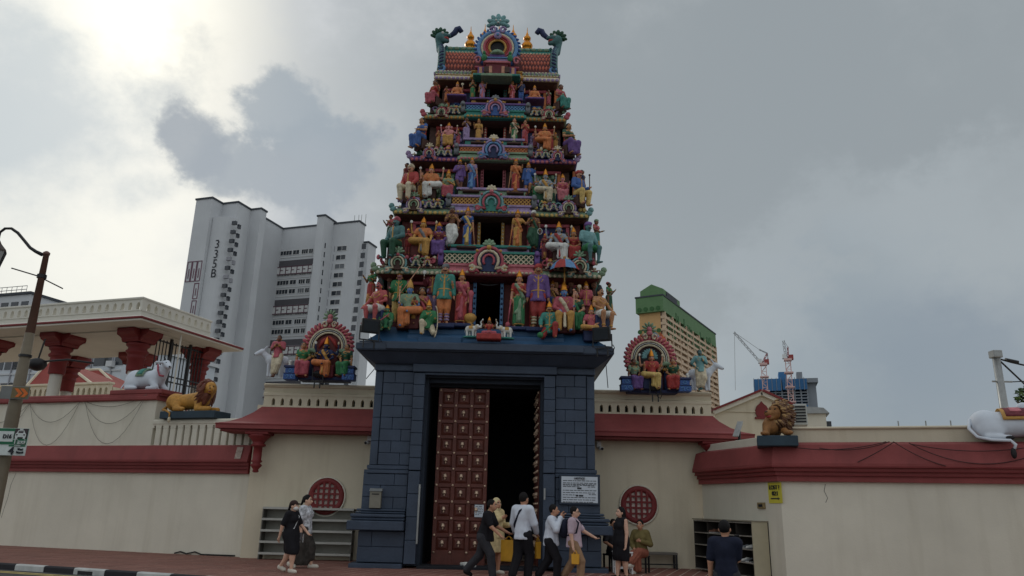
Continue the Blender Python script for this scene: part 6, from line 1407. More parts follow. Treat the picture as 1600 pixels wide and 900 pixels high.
st('woman in purple robe seated', 'at right corner ' + t4, 888, 247, 192, 20.5, 'sit', rz=ck(35), skin='tan', top='blouse', topc='dkgreen', low='skirt', lowc='purple', head='long', female=True, al='fold', ar='lap', seat=('dkbrown', .34, .3, 0))
# topmost tier
st('woman in pink sari seated', 'at left corner ' + t5, 678, 167, 124, 21.0, 'sit', rz=-ck(30), skin='brown', top='blouse', topc='red', low='skirt', lowc='rose', head='bun', female=True, al='lap', ar='bless', seat=('dkbrown', .34, .3, 0))
st('orange robed bearded figure sitting cross legged', 'in the left niche ' + t5, 714, 154, 126, 21.2, 'cross', skin='peach', top='tunic', topc='orange', low='dhoti', lowc='orange', head='crown', al='knee', ar='bless', seat=('purple', .62, .4, .05), hold=[('fan', 'R', 'cream')])
st('woman in green skirt', 'second left of the doorway ' + t5, 738, 157, 123, 21.35, skin='skin', top='blouse', topc='dkgreen', low='skirt', lowc='green', head='bun', female=True, al='pray', ar='pray')
st('woman in lilac sari', 'next to the doorway on its left ' + t5, 753, 159, 123, 21.3, skin='tan', top='blouse', topc='lilac', low='skirt', lowc='lilac', sash='pink', head='smallcrown', female=True, al='down', ar='bless', seat=('dkbrown', .4, .3, .04))
st('woman in red striped sari', 'next to the doorway on its right ' + t5, 800, 161, 125, 21.3, skin='tan', top='blouse', topc='red', low='skirt', lowc='red', sash='pink', head='smallcrown', female=True, al='down', ar='bless', seat=('dkbrown', .4, .3, .04))
st('man in blue trousers', 'second right of the doorway ' + t5, 814, 159, 126, 21.35, skin='skin', top='tunic', topc='navy', low='trousers', lowc='blue', head='bun', al='pray', ar='down')
st('orange robed figure sitting cross legged', 'in the right niche ' + t5, 835, 159, 132, 21.2, 'cross', skin='peach', top='tunic', topc='orange', low='dhoti', lowc='orange', head='crown', al='bless', ar='knee', seat=('purple', .62, .4, .05))
st('woman in pink and green seated', 'at right corner ' + t5, 876, 175, 131, 21.0, 'sit', rz=ck(35), skin='brown', top='blouse', topc='rose', low='skirt', lowc='teal', head='bun', female=True, al='lap', ar='lap', seat=('dkbrown', .34, .3, 0), hold=[('flower', 'L', 'sage')])
# small attendants that fill the gaps of the upper tiers
GF = 'small attendant statues filling the tower tiers'
for (px, foot, hp_, Y, pose_, sk, tc, lc, hd, lab) in (
    (648, 398, 362, 19.75, 'stand', 'tan', 'rose', 'gold', 'smallcrown', 'small attendant in rose and gold left of the golden robed figure on second tier'),
    (672, 399, 358, 19.8, 'stand', 'brown', 'teal', 'red', 'bun', 'small attendant in teal and red right of the golden robed figure on second tier'),
    (861, 408, 362, 19.8, 'stand', 'peach', 'gold', 'maroon', 'smallcrown', 'small attendant in gold and maroon left of the grey figure on second tier'),
    (885, 409, 362, 19.85, 'stand', 'brown', 'sage', 'rose', 'bun', 'small attendant in sage and rose right of the grey figure on second tier'),
    (656, 312, 273, 20.3, 'stand', 'tan', 'navy', 'gold', 'smallcrown', 'small attendant in navy and gold left of the orange figure on middle tier'),
    (688, 312, 276, 20.3, 'stand', 'redskin', 'red', 'sage', 'bun', 'small attendant in red and sage near the orange figure on middle tier'),
    (836, 313, 276, 20.3, 'stand', 'peach', 'rose', 'green', 'bun', 'small attendant in rose and green left of the grey figure on middle tier'),
    (867, 317, 279, 20.3, 'stand', 'tan', 'purple', 'cream', 'smallcrown', 'small attendant in purple and cream right of the grey figure on middle tier'),
    (684, 231, 203, 20.8, 'stand', 'tan', 'red', 'gold', 'bun', 'small attendant in red and gold left of the elephant headed figure'),
    (715, 229, 200, 20.8, 'stand', 'brown', 'sage', 'rose', 'smallcrown', 'small attendant in sage and rose right of the elephant headed figure'),
    (836, 232, 203, 20.8, 'stand', 'peach', 'rose', 'maroon', 'bun', 'small attendant in rose and maroon left of the orange figure on fourth tier'),
    (868, 236, 206, 20.8, 'stand', 'tan', 'green', 'gold', 'smallcrown', 'small attendant in green and gold right of the orange figure on fourth tier'),
    (697, 160, 134, 21.3, 'stand', 'brown', 'rose', 'orange', 'bun', 'small attendant in rose and orange near left corner of top tier'),
    (857, 166, 140, 21.3, 'stand', 'brown', 'sage', 'rose', 'bun', 'small attendant in sage and rose near right corner of top tier'),
    (646, 500, 462, 19.0, 'stand', 'brown', 'red', 'gold', 'bun', 'small attendant in red and gold at the knee of the blue faced king'),
    (868, 515, 480, 19.05, 'stand', 'tan', 'teal', 'rose', 'smallcrown', 'small attendant in teal and rose between mace bearer and red tunic king')):
    st(lab, '', px, foot, hp_, Y, pose_, name='small_statue', skin=sk, top='blouse', topc=tc, low='skirt', lowc=lc, head=hd, female=True, al='pray', ar='pray', group=GF, res=56, sash=lc)
# gold maces, elephants, parasol on the ledge --------------------------------------
p = at(734, 511, 19.1); mc = thing('upright_mace', 'gold and rose mace standing head down left of the lowest doorway', 'mace', p)
h = at(734, 454, 19.1).z - p.z
MB().lathe([(.10, 0), (.12, .05), (.06, .09), (.10, .13), (.16, .2), (.17, .28), (.12, .34), (.05, .37)], (0, 0, 0), 12).build('head', P('gold'), mc, True); MB().lathe([(.045, .36), (.05, .5), (.04, h * .6), (.055, h * .8), (.07, h * .86), (.08, h * .93), (.04, h)], (0, 0, 0), 10).build('shaft', P('rose'), mc, True)
def elephant(label, px, foot, top, Y, face):
    p = at(px, foot, Y); h = at(px, top, Y).z - p.z; sc = h / 1.25; t = thing('small_elephant', label, 'statue', p, 0, 'white elephants beside the small goddess'); s = SDF(); f = face
    s.cap((-f * .25, 0, .55), (f * .15, 0, .58), .22, .20, .08); s.ell((f * .38, 0, .72), (.17, .15, .18), .08)
    for a, b in ((f * .48, .78), (f * .60, .82), (f * .66, .95), (f * .60, 1.08), (f * .66, 1.18)): pass
    tr_ = [(f * .5, 0, .70), (f * .62, 0, .74), (f * .66, 0, .90), (f * .60, 0, 1.06), (f * .68, 0, 1.18)]
    for k in range(4): s.cap(tr_[k], tr_[k + 1], .075 - k * .012, .063 - k * .012, .03)
    for x in (-.34, -.16, .08, .24): s.cap((f * x, .09 if x in (-.16, .24) else -.09, .45), (f * x, .09 if x in (-.16, .24) else -.09, .05), .085, .075, .05)
    s.cap((-f * .44, 0, .6), (-f * .52, 0, .3), .025, .015, .02); solid('body', s, .022, P('white'), t, sc)
    MB().ball((f * .30, -.15, .70), (.10, .03, .14), 8, 5).xform(Matrix.Scale(sc, 4)).build('ear', P('cream'), t, True); MB().tube([(f * .52, -.10, .64), (f * .66, -.12, .62), (f * .72, -.12, .68)], [.022, .018, .006], 5).xform(Matrix.Scale(sc, 4)).build('tusk', P('cream'), t, True); MB().ball((f * .46, -.13, .80), .02, 6, 4).xform(Matrix.Scale(sc, 4)).build('eye', P('black'), t, True)
    cl = MB()
    for k in range(8): a0, a1 = rad(-10 + k * 25), rad(15 + k * 25); cl.add([(x, -.235 * math.cos(a), .56 + .235 * math.sin(a)) for a in (a0, a1) for x in (-f * .22, f * .06)], [(0, 1, 3, 2)])
    cl.xform(Matrix.Scale(sc, 4)).build('saddle_cloth', P('gold'), t)
    MB().prism([(.62 * math.cos(a), .34 * math.sin(a)) for a in np.linspace(0, 2 * math.pi, 15)[:-1]], -.09, 0, 'z').xform(Matrix.Scale(sc, 4)).build('base', P('teal'), t)
elephant('small white elephant with raised trunk left of the red goddess on the ledge', 737, 526, 499, 18.65, 1)
elephant('small white elephant with raised trunk right of the red goddess on the ledge', 790, 528, 501, 18.65, -1)
p = at(882, 424, 19.25); pa = thing('parasol', 'red and blue painted parasol above the red tunic king on the lowest tier', 'parasol', p); R = .42
for k in range(8):
    a0, a1 = math.pi * 2 * k / 8, math.pi * 2 * (k + 1) / 8
    v = []
    for r, z in ((0, .36), (R * .45, .30), (R * .8, .17), (R, .0)): v += [(r * math.cos(a0), r * math.sin(a0), z), (r * math.cos((a0 + a1) / 2) * 1.03, r * math.sin((a0 + a1) / 2) * 1.03, z - .01), (r * math.cos(a1), r * math.sin(a1), z)]
    mesh_obj('panel', v, [(3 * i + j, 3 * i + j + 1, 3 * i + 4 + j, 3 * i + 3 + j) for i in range(3) for j in (0, 1)], P('red' if k % 2 else 'sky'), pa)
MB().tube([(0, 0, -1.0), (0, 0, .38)], .02, 6).build('stick', P('gold'), pa); MB().ball((0, 0, .40), .04, 6, 4).build('tip', P('gold'), pa, True)
# shrines on the wing wall parapets -----------------------------------------------
def shrine(label, px, base, R_px, Y, curtain, halo):
    c = at(px, base, Y); r = (at(px + R_px, base, Y) - c).x; t = thing('shrine_arch', label, 'shrine', c, 0, 'painted shrine arches on the wing walls')
    zc = r * 1.26; top = at(px, base - R_px * 2.55, Y).z - c.z
    def A(rr, a0=-38, a1=218, n=26, y=0): return [(rr * math.cos(rad(a)), y, zc + rr * math.sin(rad(a))) for a in np.linspace(a0, a1, n)]
    MB().prism([(-r * .62, 0), (r * .62, 0)] + [(a, b) for a, _, b in A(r * .96, -38, 218, 24)], .06, .20).build('back', P('maroon'), t)
    MB().prism([(-r * .42, 0), (r * .42, 0)] + [(a, b) for a, _, b in A(r * .50, -30, 210, 18)], .02, .065).build('inner_back', P(curtain), t)
    for k, (q, w, cc) in enumerate(((.74, .05, 'cream'), (.66, .05, 'black'), (.58, .045, 'cream'), (.66, .02, 'white'))): MB().tube(A(r * q, -45, 225, 26, -.02 - .02 * (k == 3)), r * w, 6).build('arch_rim', P(cc), t, True)
    fl = MB(); f2 = MB()
    for ring, (rr, sz, mb) in enumerate(((.84, .12, fl), (.96, .125, fl), (.90, .075, f2))):
        for a in np.linspace(-30 + ring * 3, 210 - ring * 3, 25 - ring): mb.ball((r * rr * math.cos(rad(a)), -.01, zc + r * rr * math.sin(rad(a))), (r * sz * .62, .05, r * sz), 6, 4, Matrix.Rotation(-(rad(a) - math.pi / 2) + .35, 3, 'Y'))
    o = fl.build('flame_border', P('rose'), t, True); o['kind'] = 'stuff'; o = f2.build('flame_tips', P('peach'), t, True); o['kind'] = 'stuff'
    cr = MB(); zt = zc + r * 1.10
    for k in range(7): a = rad(90 + (k - 3) * 32); cr.ball((r * .20 * math.cos(a), -.02, zt + r * .12 + r * .22 * math.sin(a)), (r * .055, .05, r * .12), 6, 4, Matrix.Rotation(-(a - math.pi / 2), 3, 'Y'))
    cr.build('crest_leaves', P('sage'), t, True); MB().ball((0, -.06, zt - r * .04), (r * .13, .07, r * .11), 8, 6).ball((0, -.05, zt + r * .12), (r * .11, .07, r * .12), 8, 6).build('crest_face', P('pink'), t, True)
    for s in (-1, 1):
        MB().tube([(s * (r * .18 + r * .10 * math.cos(a) * (1 - a * .08)), -.06, zc + r * .92 + r * .10 * math.sin(a)) for a in np.linspace(0, 6, 11)], r * .035, 5).build('scroll', P('cream'), t, True)
        MB().box(s * r * .62 - .07, s * r * .62 + .07, -.10, .12, 0, zc * .62).build('pillar', P('navy'), t, bevel=.02); MB().box(s * r * .62 - .11, s * r * .62 + .11, -.14, .14, zc * .62, zc * .70).build('pillar_cap', P('gold'), t, bevel=.02)
        b = SDF(); b.ell((s * r * .66, -.10, zc * .84), (r * .14, .10, r * .10), .04); b.cap((s * r * .56, -.12, zc * .86), (s * r * .42, -.14, zc * .80), .06, .04, .04); solid('beast_head', b, .025, P('sage'), t)
    if halo:
        hb_ = MB()
        for k in range(11): a = rad(-10 + k * 20); hb_.ball((r * .22 * math.cos(a), .03, zc * 1.10 + r * .22 * math.sin(a)), (r * .07, .03, r * .13), 6, 4, Matrix.Rotation(-(a - math.pi / 2), 3, 'Y'))
        hb_.build('halo', P('aqua'), t, True)
    else:
        for s in (-1, 1): MB().tube([(0, .03, zc + r * .44), (s * r * .22, .02, zc + r * .24), (s * r * .36, .02, zc - r * .05)], [.03, .07, .03], 6).build('curtain', P('red'), t, True)
    MB().box(-r * .98, r * .98, -.30, .26, -.10, .0).build('base', P('navy'), t, bevel=.02)
    return t
GS = 'painted statues of the wing wall shrines'
shrine('flame edged shrine arch with red curtains on the left wing wall', 508, 591, 39.5, 21.25, 'dkred', False)
shrine('flame edged shrine arch with pale green halo on the right wing wall', 1017, 611, 39.5, 21.05, 'black', True)
wl_, wr_ = 'in the left wing wall shrine', 'in the right wing wall shrine'
st('blue faced four armed figure in golden robe seated', wl_, 506, 590, 524, 20.95, 'royal2', skin='navy', low='dhoti', lowc='orange', head='tallcrown', back='up', al='bless', ar='lap', sash='gold', group=GS, seat=('maroon', .55, .35, 0))
st('woman in red sari seated', wl_, 470, 590, 533, 20.95, 'sit', rz=ck(15), skin='tan', top='blouse', topc='green', low='skirt', lowc='rose', head='bun', female=True, al='down', ar='lap', group=GS, seat=('maroon', .4, .35, 0))
st('woman in green sari seated', wl_, 539, 590, 536, 20.95, 'sit', rz=-ck(15), skin='tan', top='blouse', topc='dkgreen', low='skirt', lowc='green', head='bun', female=True, al='lap', ar='down', group=GS, seat=('maroon', .4, .35, 0))
st('red chested four armed figure in cream robe seated', wr_, 1019, 609, 543, 20.75, 'royal2', skin='peach', top='tunic', topc='red', sleeve='short', low='dhoti', lowc='yellow', head='tallcrown', back='up', al='bless', ar='bless', group=GS, seat=('navy', .55, .35, 0))
st('woman in purple sari seated', wr_, 991, 611, 559, 20.75, 'sit', rz=ck(15), skin='brown', top='blouse', topc='sage', low='skirt', lowc='purple', head='bun', female=True, al='down', ar='lap', group=GS, seat=('navy', .4, .35, 0))
st('woman in red sari seated', wr_, 1053, 611, 558, 20.75, 'sit', rz=-ck(15), skin='tan', top='blouse', topc='dkgreen', low='skirt', lowc='red', head='bun', female=True, al='lap', ar='down', group=GS, seat=('navy', .4, .35, 0))
for px, py, Y, lab in ((454, 594, 20.85, 'blue painted pedestal block left of the left shrine'), (545, 595, 20.85, 'blue painted pedestal block right of the left shrine'), (979, 611, 20.65, 'blue painted pedestal block left of the right shrine'), (1069, 613, 20.65, 'blue painted pedestal block right of the right shrine')):
    c = at(px, py, Y); h = at(px, py - 22, Y).z - c.z; t = thing('pedestal', lab, 'pedestal', c, 0, 'blue pedestals flanking the shrines'); B1 = P('blue')
    MB().box(-.17, .17, -.17, .17, 0, h * .42).box(-.14, .14, -.14, .14, h * .42, h * .84).build('block', B1, t, bevel=.01); MB().box(-.18, .18, -.18, .18, h * .84, h).box(-.185, .185, -.185, .185, h * .40, h * .46).build('cap', P('navy'), t, bevel=.01)
    for s in (-1, 1): MB().tube([(s * (.07 + .04 * math.cos(a)), -.175, h * .20 + .04 * math.sin(a)) for a in np.linspace(0, 5, 8)], .011, 4).build('painted_scroll', P('sky'), t, True)
    MB().tube([(.05 * math.cos(a), -.145, h * .63 + .04 * math.sin(a)) for a in np.linspace(0, 2 * math.pi, 9)[:-1]], .011, 4, True).build('painted_ring', P('sky'), t, True)
# ------------------------------------------------------------------ lions, bull, cow
def lion_left():
    a = at(264, 643, 22.6); O = sp(*[-2.55, .22], 3.985); t = thing('lion_statue', 'golden lying lion statue with dark curled mane on the left wall', 'statue', O, -TH)
    s = SDF(); k = .05
    s.cap((-.72, .0, .28), (.15, .0, .36), .23, .25, .06); s.ell((-.75, -.05, .30), (.28, .24, .27), .06); s.cap((-.72, -.22, .32), (-.42, -.30, .10), .16, .09, .05); s.cap((-.5, -.32, .07), (-.18, -.36, .06), .075, .06, .04)
    s.cap((.18, -.12, .34), (.22, -.22, .09), .14, .10, .06); s.cap((.22, -.22, .07), (.68, -.26, .065), .085, .075, .04); s.cap((.22, .14, .08), (.66, .12, .065), .085, .075, .04)
    s.cap((.2, .0, .42), (.42, -.02, .66), .22, .18, .08); s.ell((.48, -.08, .70), (.17, .17, .19), .05); s.cap((.55, -.16, .66), (.66, -.27, .62), .10, .075, .05); s.ell((.62, -.25, .55), (.06, .07, .05), .03)
    for x in (.02, .06, .10): s.ell((.70 + 0, -.30 + x, .065), (.05, .025, .04), .02)
    solid('body', s, .022, paint(S(196, 142, 62)), t)
    m = SDF(); rnd = random.Random(4)
    for i in range(150):
        u = rnd.uniform(0, 6.28); w = rnd.uniform(.0, 1.0); r = .22 + .13 * w
        c = V3(.40 - .16 * w + .02, -.02 + .05 * w, .66 - .08 * w) + V3(.25 * r * math.cos(u) * .3, r * math.cos(u), r * 1.15 * math.sin(u)); d = V3(-.05, .10 * math.cos(u), -.10 + .05 * math.sin(u)); m.cap(c, c + d, .036, .014, .008)
    m.ell((.34, .05, .62), (.14, .20, .25), .03); m.cut((.60, -.22, .66), (.19, .15, .19)); m.cap((.42, -.12, .46), (.36, -.14, .22), .12, .05, .04)
    solid('mane', m, .02, paint(S(112, 62, 44)), t)
    for p, r, c in (((.665, -.33, .66), (.035, .03, .022), 'dkbrown'), ((.58, -.25, .735), (.022, .02, .018), 'black'), ((.67, -.19, .735), (.022, .02, .018), 'black')): MB().ball(p, r, 7, 5).build('nose' if c == 'dkbrown' else 'eye', P(c), t, True)
    MB().ball((.645, -.30, .565), (.05, .04, .028), 7, 5).build('mouth', P('maroon'), t, True)
    MB().tube([(-.95, -.10, .2), (-1.05, -.2, .06), (-.80, -.36, .03), (-.6, -.40, -.06), (-.58, -.42, -.20)], [.04, .035, .03, .028, .02], 6).build('tail', paint(S(196, 142, 62)), t, True); MB().ball((-.57, -.42, -.26), (.05, .04, .09), 7, 5).build('tail_tuft', P('cream'), t, True)
    pb = thing('plinth', 'dark blue painted plinth under the golden lying lion', 'plinth', O + Vector((0, 0, -.22)), -TH, 'dark blue lion plinths'); MB().box(-.98, .98, -.38, .36, 0, .215).build('block', mat('plinth_blue', S(40, 60, 72), .6, .2, 3, .1), pb, bevel=.015)
lion_left()
def lion_right():
    x, z = pl(1213, 690, -.12, OR); O = OR + UV * (x + .0) + NV * .02 + Vector((0, 0, 3.17)); t = thing('lion_statue', 'crouching brown lion statue with open mouth and curled mane on the right wall corner', 'statue', O, -TH); t.scale = (.88,) * 3
    s = SDF(); s.cap((-.05, .75, .22), (.02, .2, .34), .22, .24, .06); s.ell((-.10, -.02, .30), (.20, .20, .26), .06); s.cap((-.20, -.12, .3), (-.24, -.22, .06), .12, .09, .05); s.cap((-.24, -.22, .05), (-.28, -.40, .05), .08, .07, .04); s.cap((.22, -.14, .14), (.30, -.36, .06), .09, .075, .05); s.ell((.31, -.44, .07), (.12, .10, .065), .03); s.ell((-.28, -.44, .055), (.11, .10, .06), .03)
    s.ell((.0, -.08, .62), (.17, .18, .20), .05); s.cap((-.06, -.16, .62), (-.17, -.29, .58), .11, .085, .05); s.cap((-.05, -.2, .50), (-.12, -.27, .46), .07, .055, .03); s.cap((-.08, -.2, .74), (.06, -.22, .74), .04, .04, .04)
    solid('body', s, .022, paint(S(150, 104, 58)), t)
    m = SDF(); rnd = random.Random(9); m.ell((.14, .10, .58), (.20, .20, .28), .03)
    LK = []
    for i in range(150):
        u = rnd.uniform(-2.1, 2.3); w = rnd.uniform(.0, 1.0); q = .20 + .17 * w
        c = V3(.05 + .14 * w + q * .75 * math.cos(u), -.16 + .22 * w, .60 + q * 1.05 * math.sin(u)); d = V3(.075 * (.5 + math.cos(u) * .5) + .03, -.01, .07 * math.sin(u) - .035); LK.append((c, d)); m.cap(c, c + d, .040, .014, .006)
    m.cut((-.12, -.26, .60), (.19, .19, .23)); solid('mane', m, .018, paint(S(106, 74, 52)), t)
    m2 = SDF()
    for c, d in LK[::2]: m2.cap(c + V3(-.01, -.030, .014), c + d * .9 + V3(0, -.026, .012), .024, .008, .004)
    m2.cut((-.12, -.28, .60), (.20, .19, .24)); solid('mane_tips', m2, .018, paint(S(176, 140, 92)), t)
    MB().ball((-.145, -.285, .505), (.07, .07, .05), 8, 6).build('mouth', P('red'), t, True); MB().ball((-.20, -.34, .62), (.05, .04, .03), 7, 5).build('nose', P('dkbrown'), t, True)
    for q in (-.10, .02): MB().ball((q, -.265, .70), (.026, .02, .018), 7, 5).build('eye', P('black'), t, True)
    for q in (-.20, -.16, -.11): MB().ball((q, -.335 + (q + .2) * .4, .545), (.012, .012, .02), 5, 4).build('tooth', P('white'), t)
    pb = thing('plinth', 'dark blue painted plinth under the crouching maned lion', 'plinth', O + Vector((0, 0, -.24)), -TH, 'dark blue lion plinths'); MB().box(-.42, .46, -.44, .70, 0, .235).build('block', mat('plinth_blue', S(40, 60, 72), .6, .2, 3, .1), pb, bevel=.015)
lion_right()
def bovine(t, sc, m, head=True):
    s = SDF(); s.cap((-.55, 0, .40), (.30, 0, .44), .33, .31, .08); s.ell((-.58, 0, .42), (.34, .34, .36), .08); s.ell((-.52, -.24, .26), (.30, .16, .24), .06); s.cap((-.62, -.34, .10), (-.18, -.40, .08), .085, .06, .05); s.ell((.30, 0, .80), (.16, .12, .16), .08)
    s.cap((.35, -.18, .30), (.58, -.26, .10), .14, .09, .06); s.cap((.58, -.26, .08), (.28, -.34, .07), .075, .06, .04); s.cap((.35, .16, .3), (.62, .18, .09), .13, .08, .06)
    if head:
        s.cap((.40, 0, .55), (.70, -.06, .88), .24, .16, .08); s.cap((.62, 0, .5), (.74, -.05, .74), .10, .08, .08); s.cap((.74, -.10, .96), (1.02, -.26, .82), .135, .085, .05); s.ell((1.04, -.27, .80), (.085, .075, .07), .03)
        for y in (-1, 1): s.cap((.70, -.10 + y * .12, .98), (.60, -.12 + y * .30, .96), .04, .05, .03)
    else: s.cap((.40, 0, .55), (.72, 0, .92), .25, .17, .08); s.cap((.74, 0, 1.0), (1.08, -.04, .88), .14, .09, .05)
    solid('body', s, .024, m, t, sc)
def strip(t, sc, name, m, x0, x1, a0, a1, r=.345, n=10, rz=.365, zc=.43):
    v = []
    for i in range(n + 1):
        a = rad(a0 + (a1 - a0) * i / n)
        for x in (x0, x1): v.append((x, -r * math.cos(a), zc + rz * math.sin(a)))
    mb = MB().add(v, [(2 * i, 2 * i + 1, 2 * i + 3, 2 * i + 2) for i in range(n)]); mb.xform(Matrix.Scale(sc, 4)); o = mb.build(name, m, t, True); so_ = o.modifiers.new('thick', 'SOLIDIFY'); so_.thickness = .015; so_.offset = 1; return o
M_COW = mat('cow_white', S(204, 211, 219), .6, .06, 3, .15, 40); M_COW2 = M_COW
O = sp(-4.66, .42, 4.68); bu = thing('bull_statue', 'white reclining bull statue with humped back and green saddle cloth on the left wall', 'statue', O, -TH); sc = .88
bovine(bu, sc, M_COW); strip(bu, sc, 'saddle_cloth', P('sage'), -.32, .02, 10, 130, .35, 10, .37); strip(bu, sc, 'cloth_panel', P('teal'), -.26, -.04, 22, 120, .365, 10, .385)
MB().tube([tuple(Vector(p) * sc) for p in ((.50, -.24, .92), (.55, -.25, .70), (.66, -.26, .52), (.78, -.18, .50))], .03, 6).build('red_collar', P('rose'), bu, True)
for y in (-1, 1): MB().tube([tuple(Vector(p) * sc) for p in ((.72, -.10 + y * .07, 1.08), (.70, -.10 + y * .10, 1.17), (.74, -.10 + y * .10, 1.24))], [.03, .022, .008], 6).build('horn', P('black'), bu, True)
MB().ball(tuple(Vector((1.08, -.31, .80)) * sc), (.045, .03, .03), 7, 5).build('muzzle', P('black'), bu, True); MB().ball(tuple(Vector((.86, -.25, .97)) * sc), .022, 6, 4).build('eye', P('black'), bu, True)
MB().tube([tuple(Vector(p) * sc) for p in ((-.90, -.05, .45), (-.98, -.15, .2), (-.85, -.36, .06))], [.03, .025, .02], 6).build('tail', M_COW, bu, True)
pb = thing('plinth', 'red painted slab plinth under the white reclining bull', 'plinth', O + Vector((0, 0, -.16)), -TH); MB().box(-1.0, 1.0, -.48, .40, .02, .155).build('slab', M_RED, pb, bevel=.02); MB().box(-.95, .95, -.43, .35, -.04, .021).build('slab_foot', M_REDD, pb)
x, z = pl(1518, 690, -.05, OR); x2, _ = pl(1600, 690, -.05, OR); zt = pl(1545, 637, -.05, OR)[1]; sc = (zt - 3.06) / .80
O = OR + UV * (x + .96 * sc) + NV * .10 + Vector((0, 0, 3.04)); co = thing('cow_statue', 'grey white reclining cow statue with pink saddle cloth at the right end of the wall', 'statue', O, -TH)
bovine(co, sc, M_COW2, False); strip(co, sc, 'saddle_border', P('gold'), -.26, .40, 12, 128, .352, 12, .372); strip(co, sc, 'saddle_cloth', P('maroon'), -.18, .32, 24, 120, .366, 12, .388); strip(co, sc, 'cloth_pattern', P('pink'), -.06, .18, 44, 76, .376, 6, .398)
MB().tube([tuple(Vector(p) * sc) for p in ((-.90, -.05, .55), (-.97, -.16, .32), (-.86, -.34, .10), (-.60, -.46, .02), (-.22, -.50, .0), (-.13, -.52, -.10), (-.17, -.52, -.20))], [.04, .036, .034, .032, .034, .034, .03], 7).build('tail', M_COW2, co, True); MB().ball(tuple(Vector((-.20, -.52, -.30)) * sc), (.065 * sc, .05 * sc, .13 * sc), 8, 6).build('tail_tuft', P('black'), co, True)
MB().ball(tuple(Vector((-.20, -.46, .07)) * sc), (.10 * sc, .06 * sc, .05 * sc), 8, 5).build('hoof', P('black'), co, True); MB().ball(tuple(Vector((.52, -.18, 1.02)) * sc), (.10 * sc, .04 * sc, .16 * sc), 8, 6).build('ear', paint(S(150, 180, 205)), co, True)
# cowherds with calves and a white bird beside the shrines
def cowherd(px, base, hp, Y, f, top, lab, labc, labb):
    st(lab, '', px, base, hp, Y, skin='brown' if f < 0 else 'tealskin', top='tunic', topc=top, low='dhoti', lowc='cream', head='bun', al='pray' if f < 0 else 'hip', ar='pray', group='cowherd statues at the wing wall ends', legs={'L': ((-.06, -.02, .28), (-.05, 0, .045)), 'R': ((.06, -.10, .30), (-.02, -.05, .06))})
    c = at(px, base, Y + .28); t = thing('calf_statue', labc, 'statue', c, 0, 'white calves behind the cowherds'); s = SDF(); s.cap((-f * .22, 0, .48), (f * .18, 0, .50), .14, .14, .05); s.cap((f * .2, 0, .52), (f * .42, -.05, .70), .10, .08, .05); s.cap((f * .42, -.08, .74), (f * .58, -.14, .64), .075, .05, .03); s.cap((f * .38, -.04, .80), (f * .30, -.06, .90), .025, .02, .02)
    for x in (-.26, -.18, .12, .20): s.cap((f * x, -.06 if x in (-.18, .2) else .06, .42), (f * x, -.06, .03), .055, .035, .03)
    solid('body', s, .02, M_COW, t); MB().ball((f * .60, -.15, .63), (.035, .03, .03), 6, 4).build('muzzle', P('black'), t, True)
    c = at(px - f * 26, base, Y - .05); t = thing('bird_statue', labb, 'statue', c, 0, 'white birds beside the cowherds'); s = SDF(); s.cap((f * .05, 0, .12), (-f * .14, 0, .16), .09, .07, .04); s.cap((f * .08, 0, .18), (f * .10, 0, .42), .045, .035, .03); s.ell((f * .09, 0, .46), (.045, .04, .045), .02); s.cap((f * .1, 0, .46), (f * .18, 0, .42), .022, .008, .01); s.cap((-f * .12, 0, .16), (-f * .34, 0, .06), .07, .03, .03); s.cap((0, 0, .1), (0, 0, 0), .03, .05, .02)
    solid('body', s, .018, P('white'), t)
cowherd(430, 590, 522, 20.95, -1, 'rose', 'cowherd statue in rose top at the outer end of the left parapet', 'white calf statue behind the rose topped cowherd', 'small white bird statue beside the rose topped cowherd')
cowherd(1096, 611, 545, 20.75, 1, 'aqua', 'cowherd statue in teal top at the outer end of the right parapet', 'white calf statue behind the teal topped cowherd', 'small white bird statue beside the teal topped cowherd')

# ------------------------------------------------------------------ lamp post with taxi stand sign
M_POST = mat('lamp_post_paint', S(112, 102, 84), .6, .15, 3, .1, 30); M_POSTR = mat('lamp_post_brown', S(122, 92, 80), .6, .15, 3)
LY = 18.9; lb = at(22, 640, LY); lt = at(66, 398, LY); lp = thing('street_lamp', 'tall tapering street lamp with curved bracket arm and lantern at the left edge', 'street lamp', (lb.x, LY, 0))
hz = lt.z; MB().lathe([(.20, 0), (.20, .5), (.165, .6), (.155, hz * .45), (.11, hz * .72)], (0, 0, 0), 12).build('shaft', M_POST, lp, True); MB().lathe([(.108, hz * .72), (.07, hz), (.085, hz), (.085, hz + .06), (.03, hz + .10)], (0, 0, 0), 12).build('upper_shaft', M_POSTR, lp, True)
o = lambda px, py: (lambda q: (q.x - lb.x, 0, q.z))(at(px, py, LY))
MB().tube([o(66, 398), o(56, 393), o(47, 387), o(38, 376), o(28, 364), o(18, 357), o(8, 357), o(0, 363), o(-3, 375)], [.05, .045, .042, .04, .04, .038, .036, .034, .03], 8).build('bracket_arm', M_BLACK, lp, True)
q = o(-3, 376); LN = MB().lathe([(.03, .02), (.06, 0), (.12, -.10), (.27, -.26), (.28, -.30)], (q[0], 0, q[2]), 6); LN.build('lantern_cap', mat('lantern_bronze', S(74, 62, 56), .5), lp)
MB().lathe([(.25, -.30), (.16, -.72), (.02, -.78)], (q[0], 0, q[2]), 6).build('lantern_glass', mat('lantern_glass', S(170, 172, 168), .2, .1, 3), lp)
for a in range(6): an = math.pi * a / 3; MB().bar((q[0] + .26 * math.cos(an), .26 * math.sin(an), q[2] - .29), (q[0] + .165 * math.cos(an), .165 * math.sin(an), q[2] - .73), .025).build('lantern_rib', M_BLACK, lp)
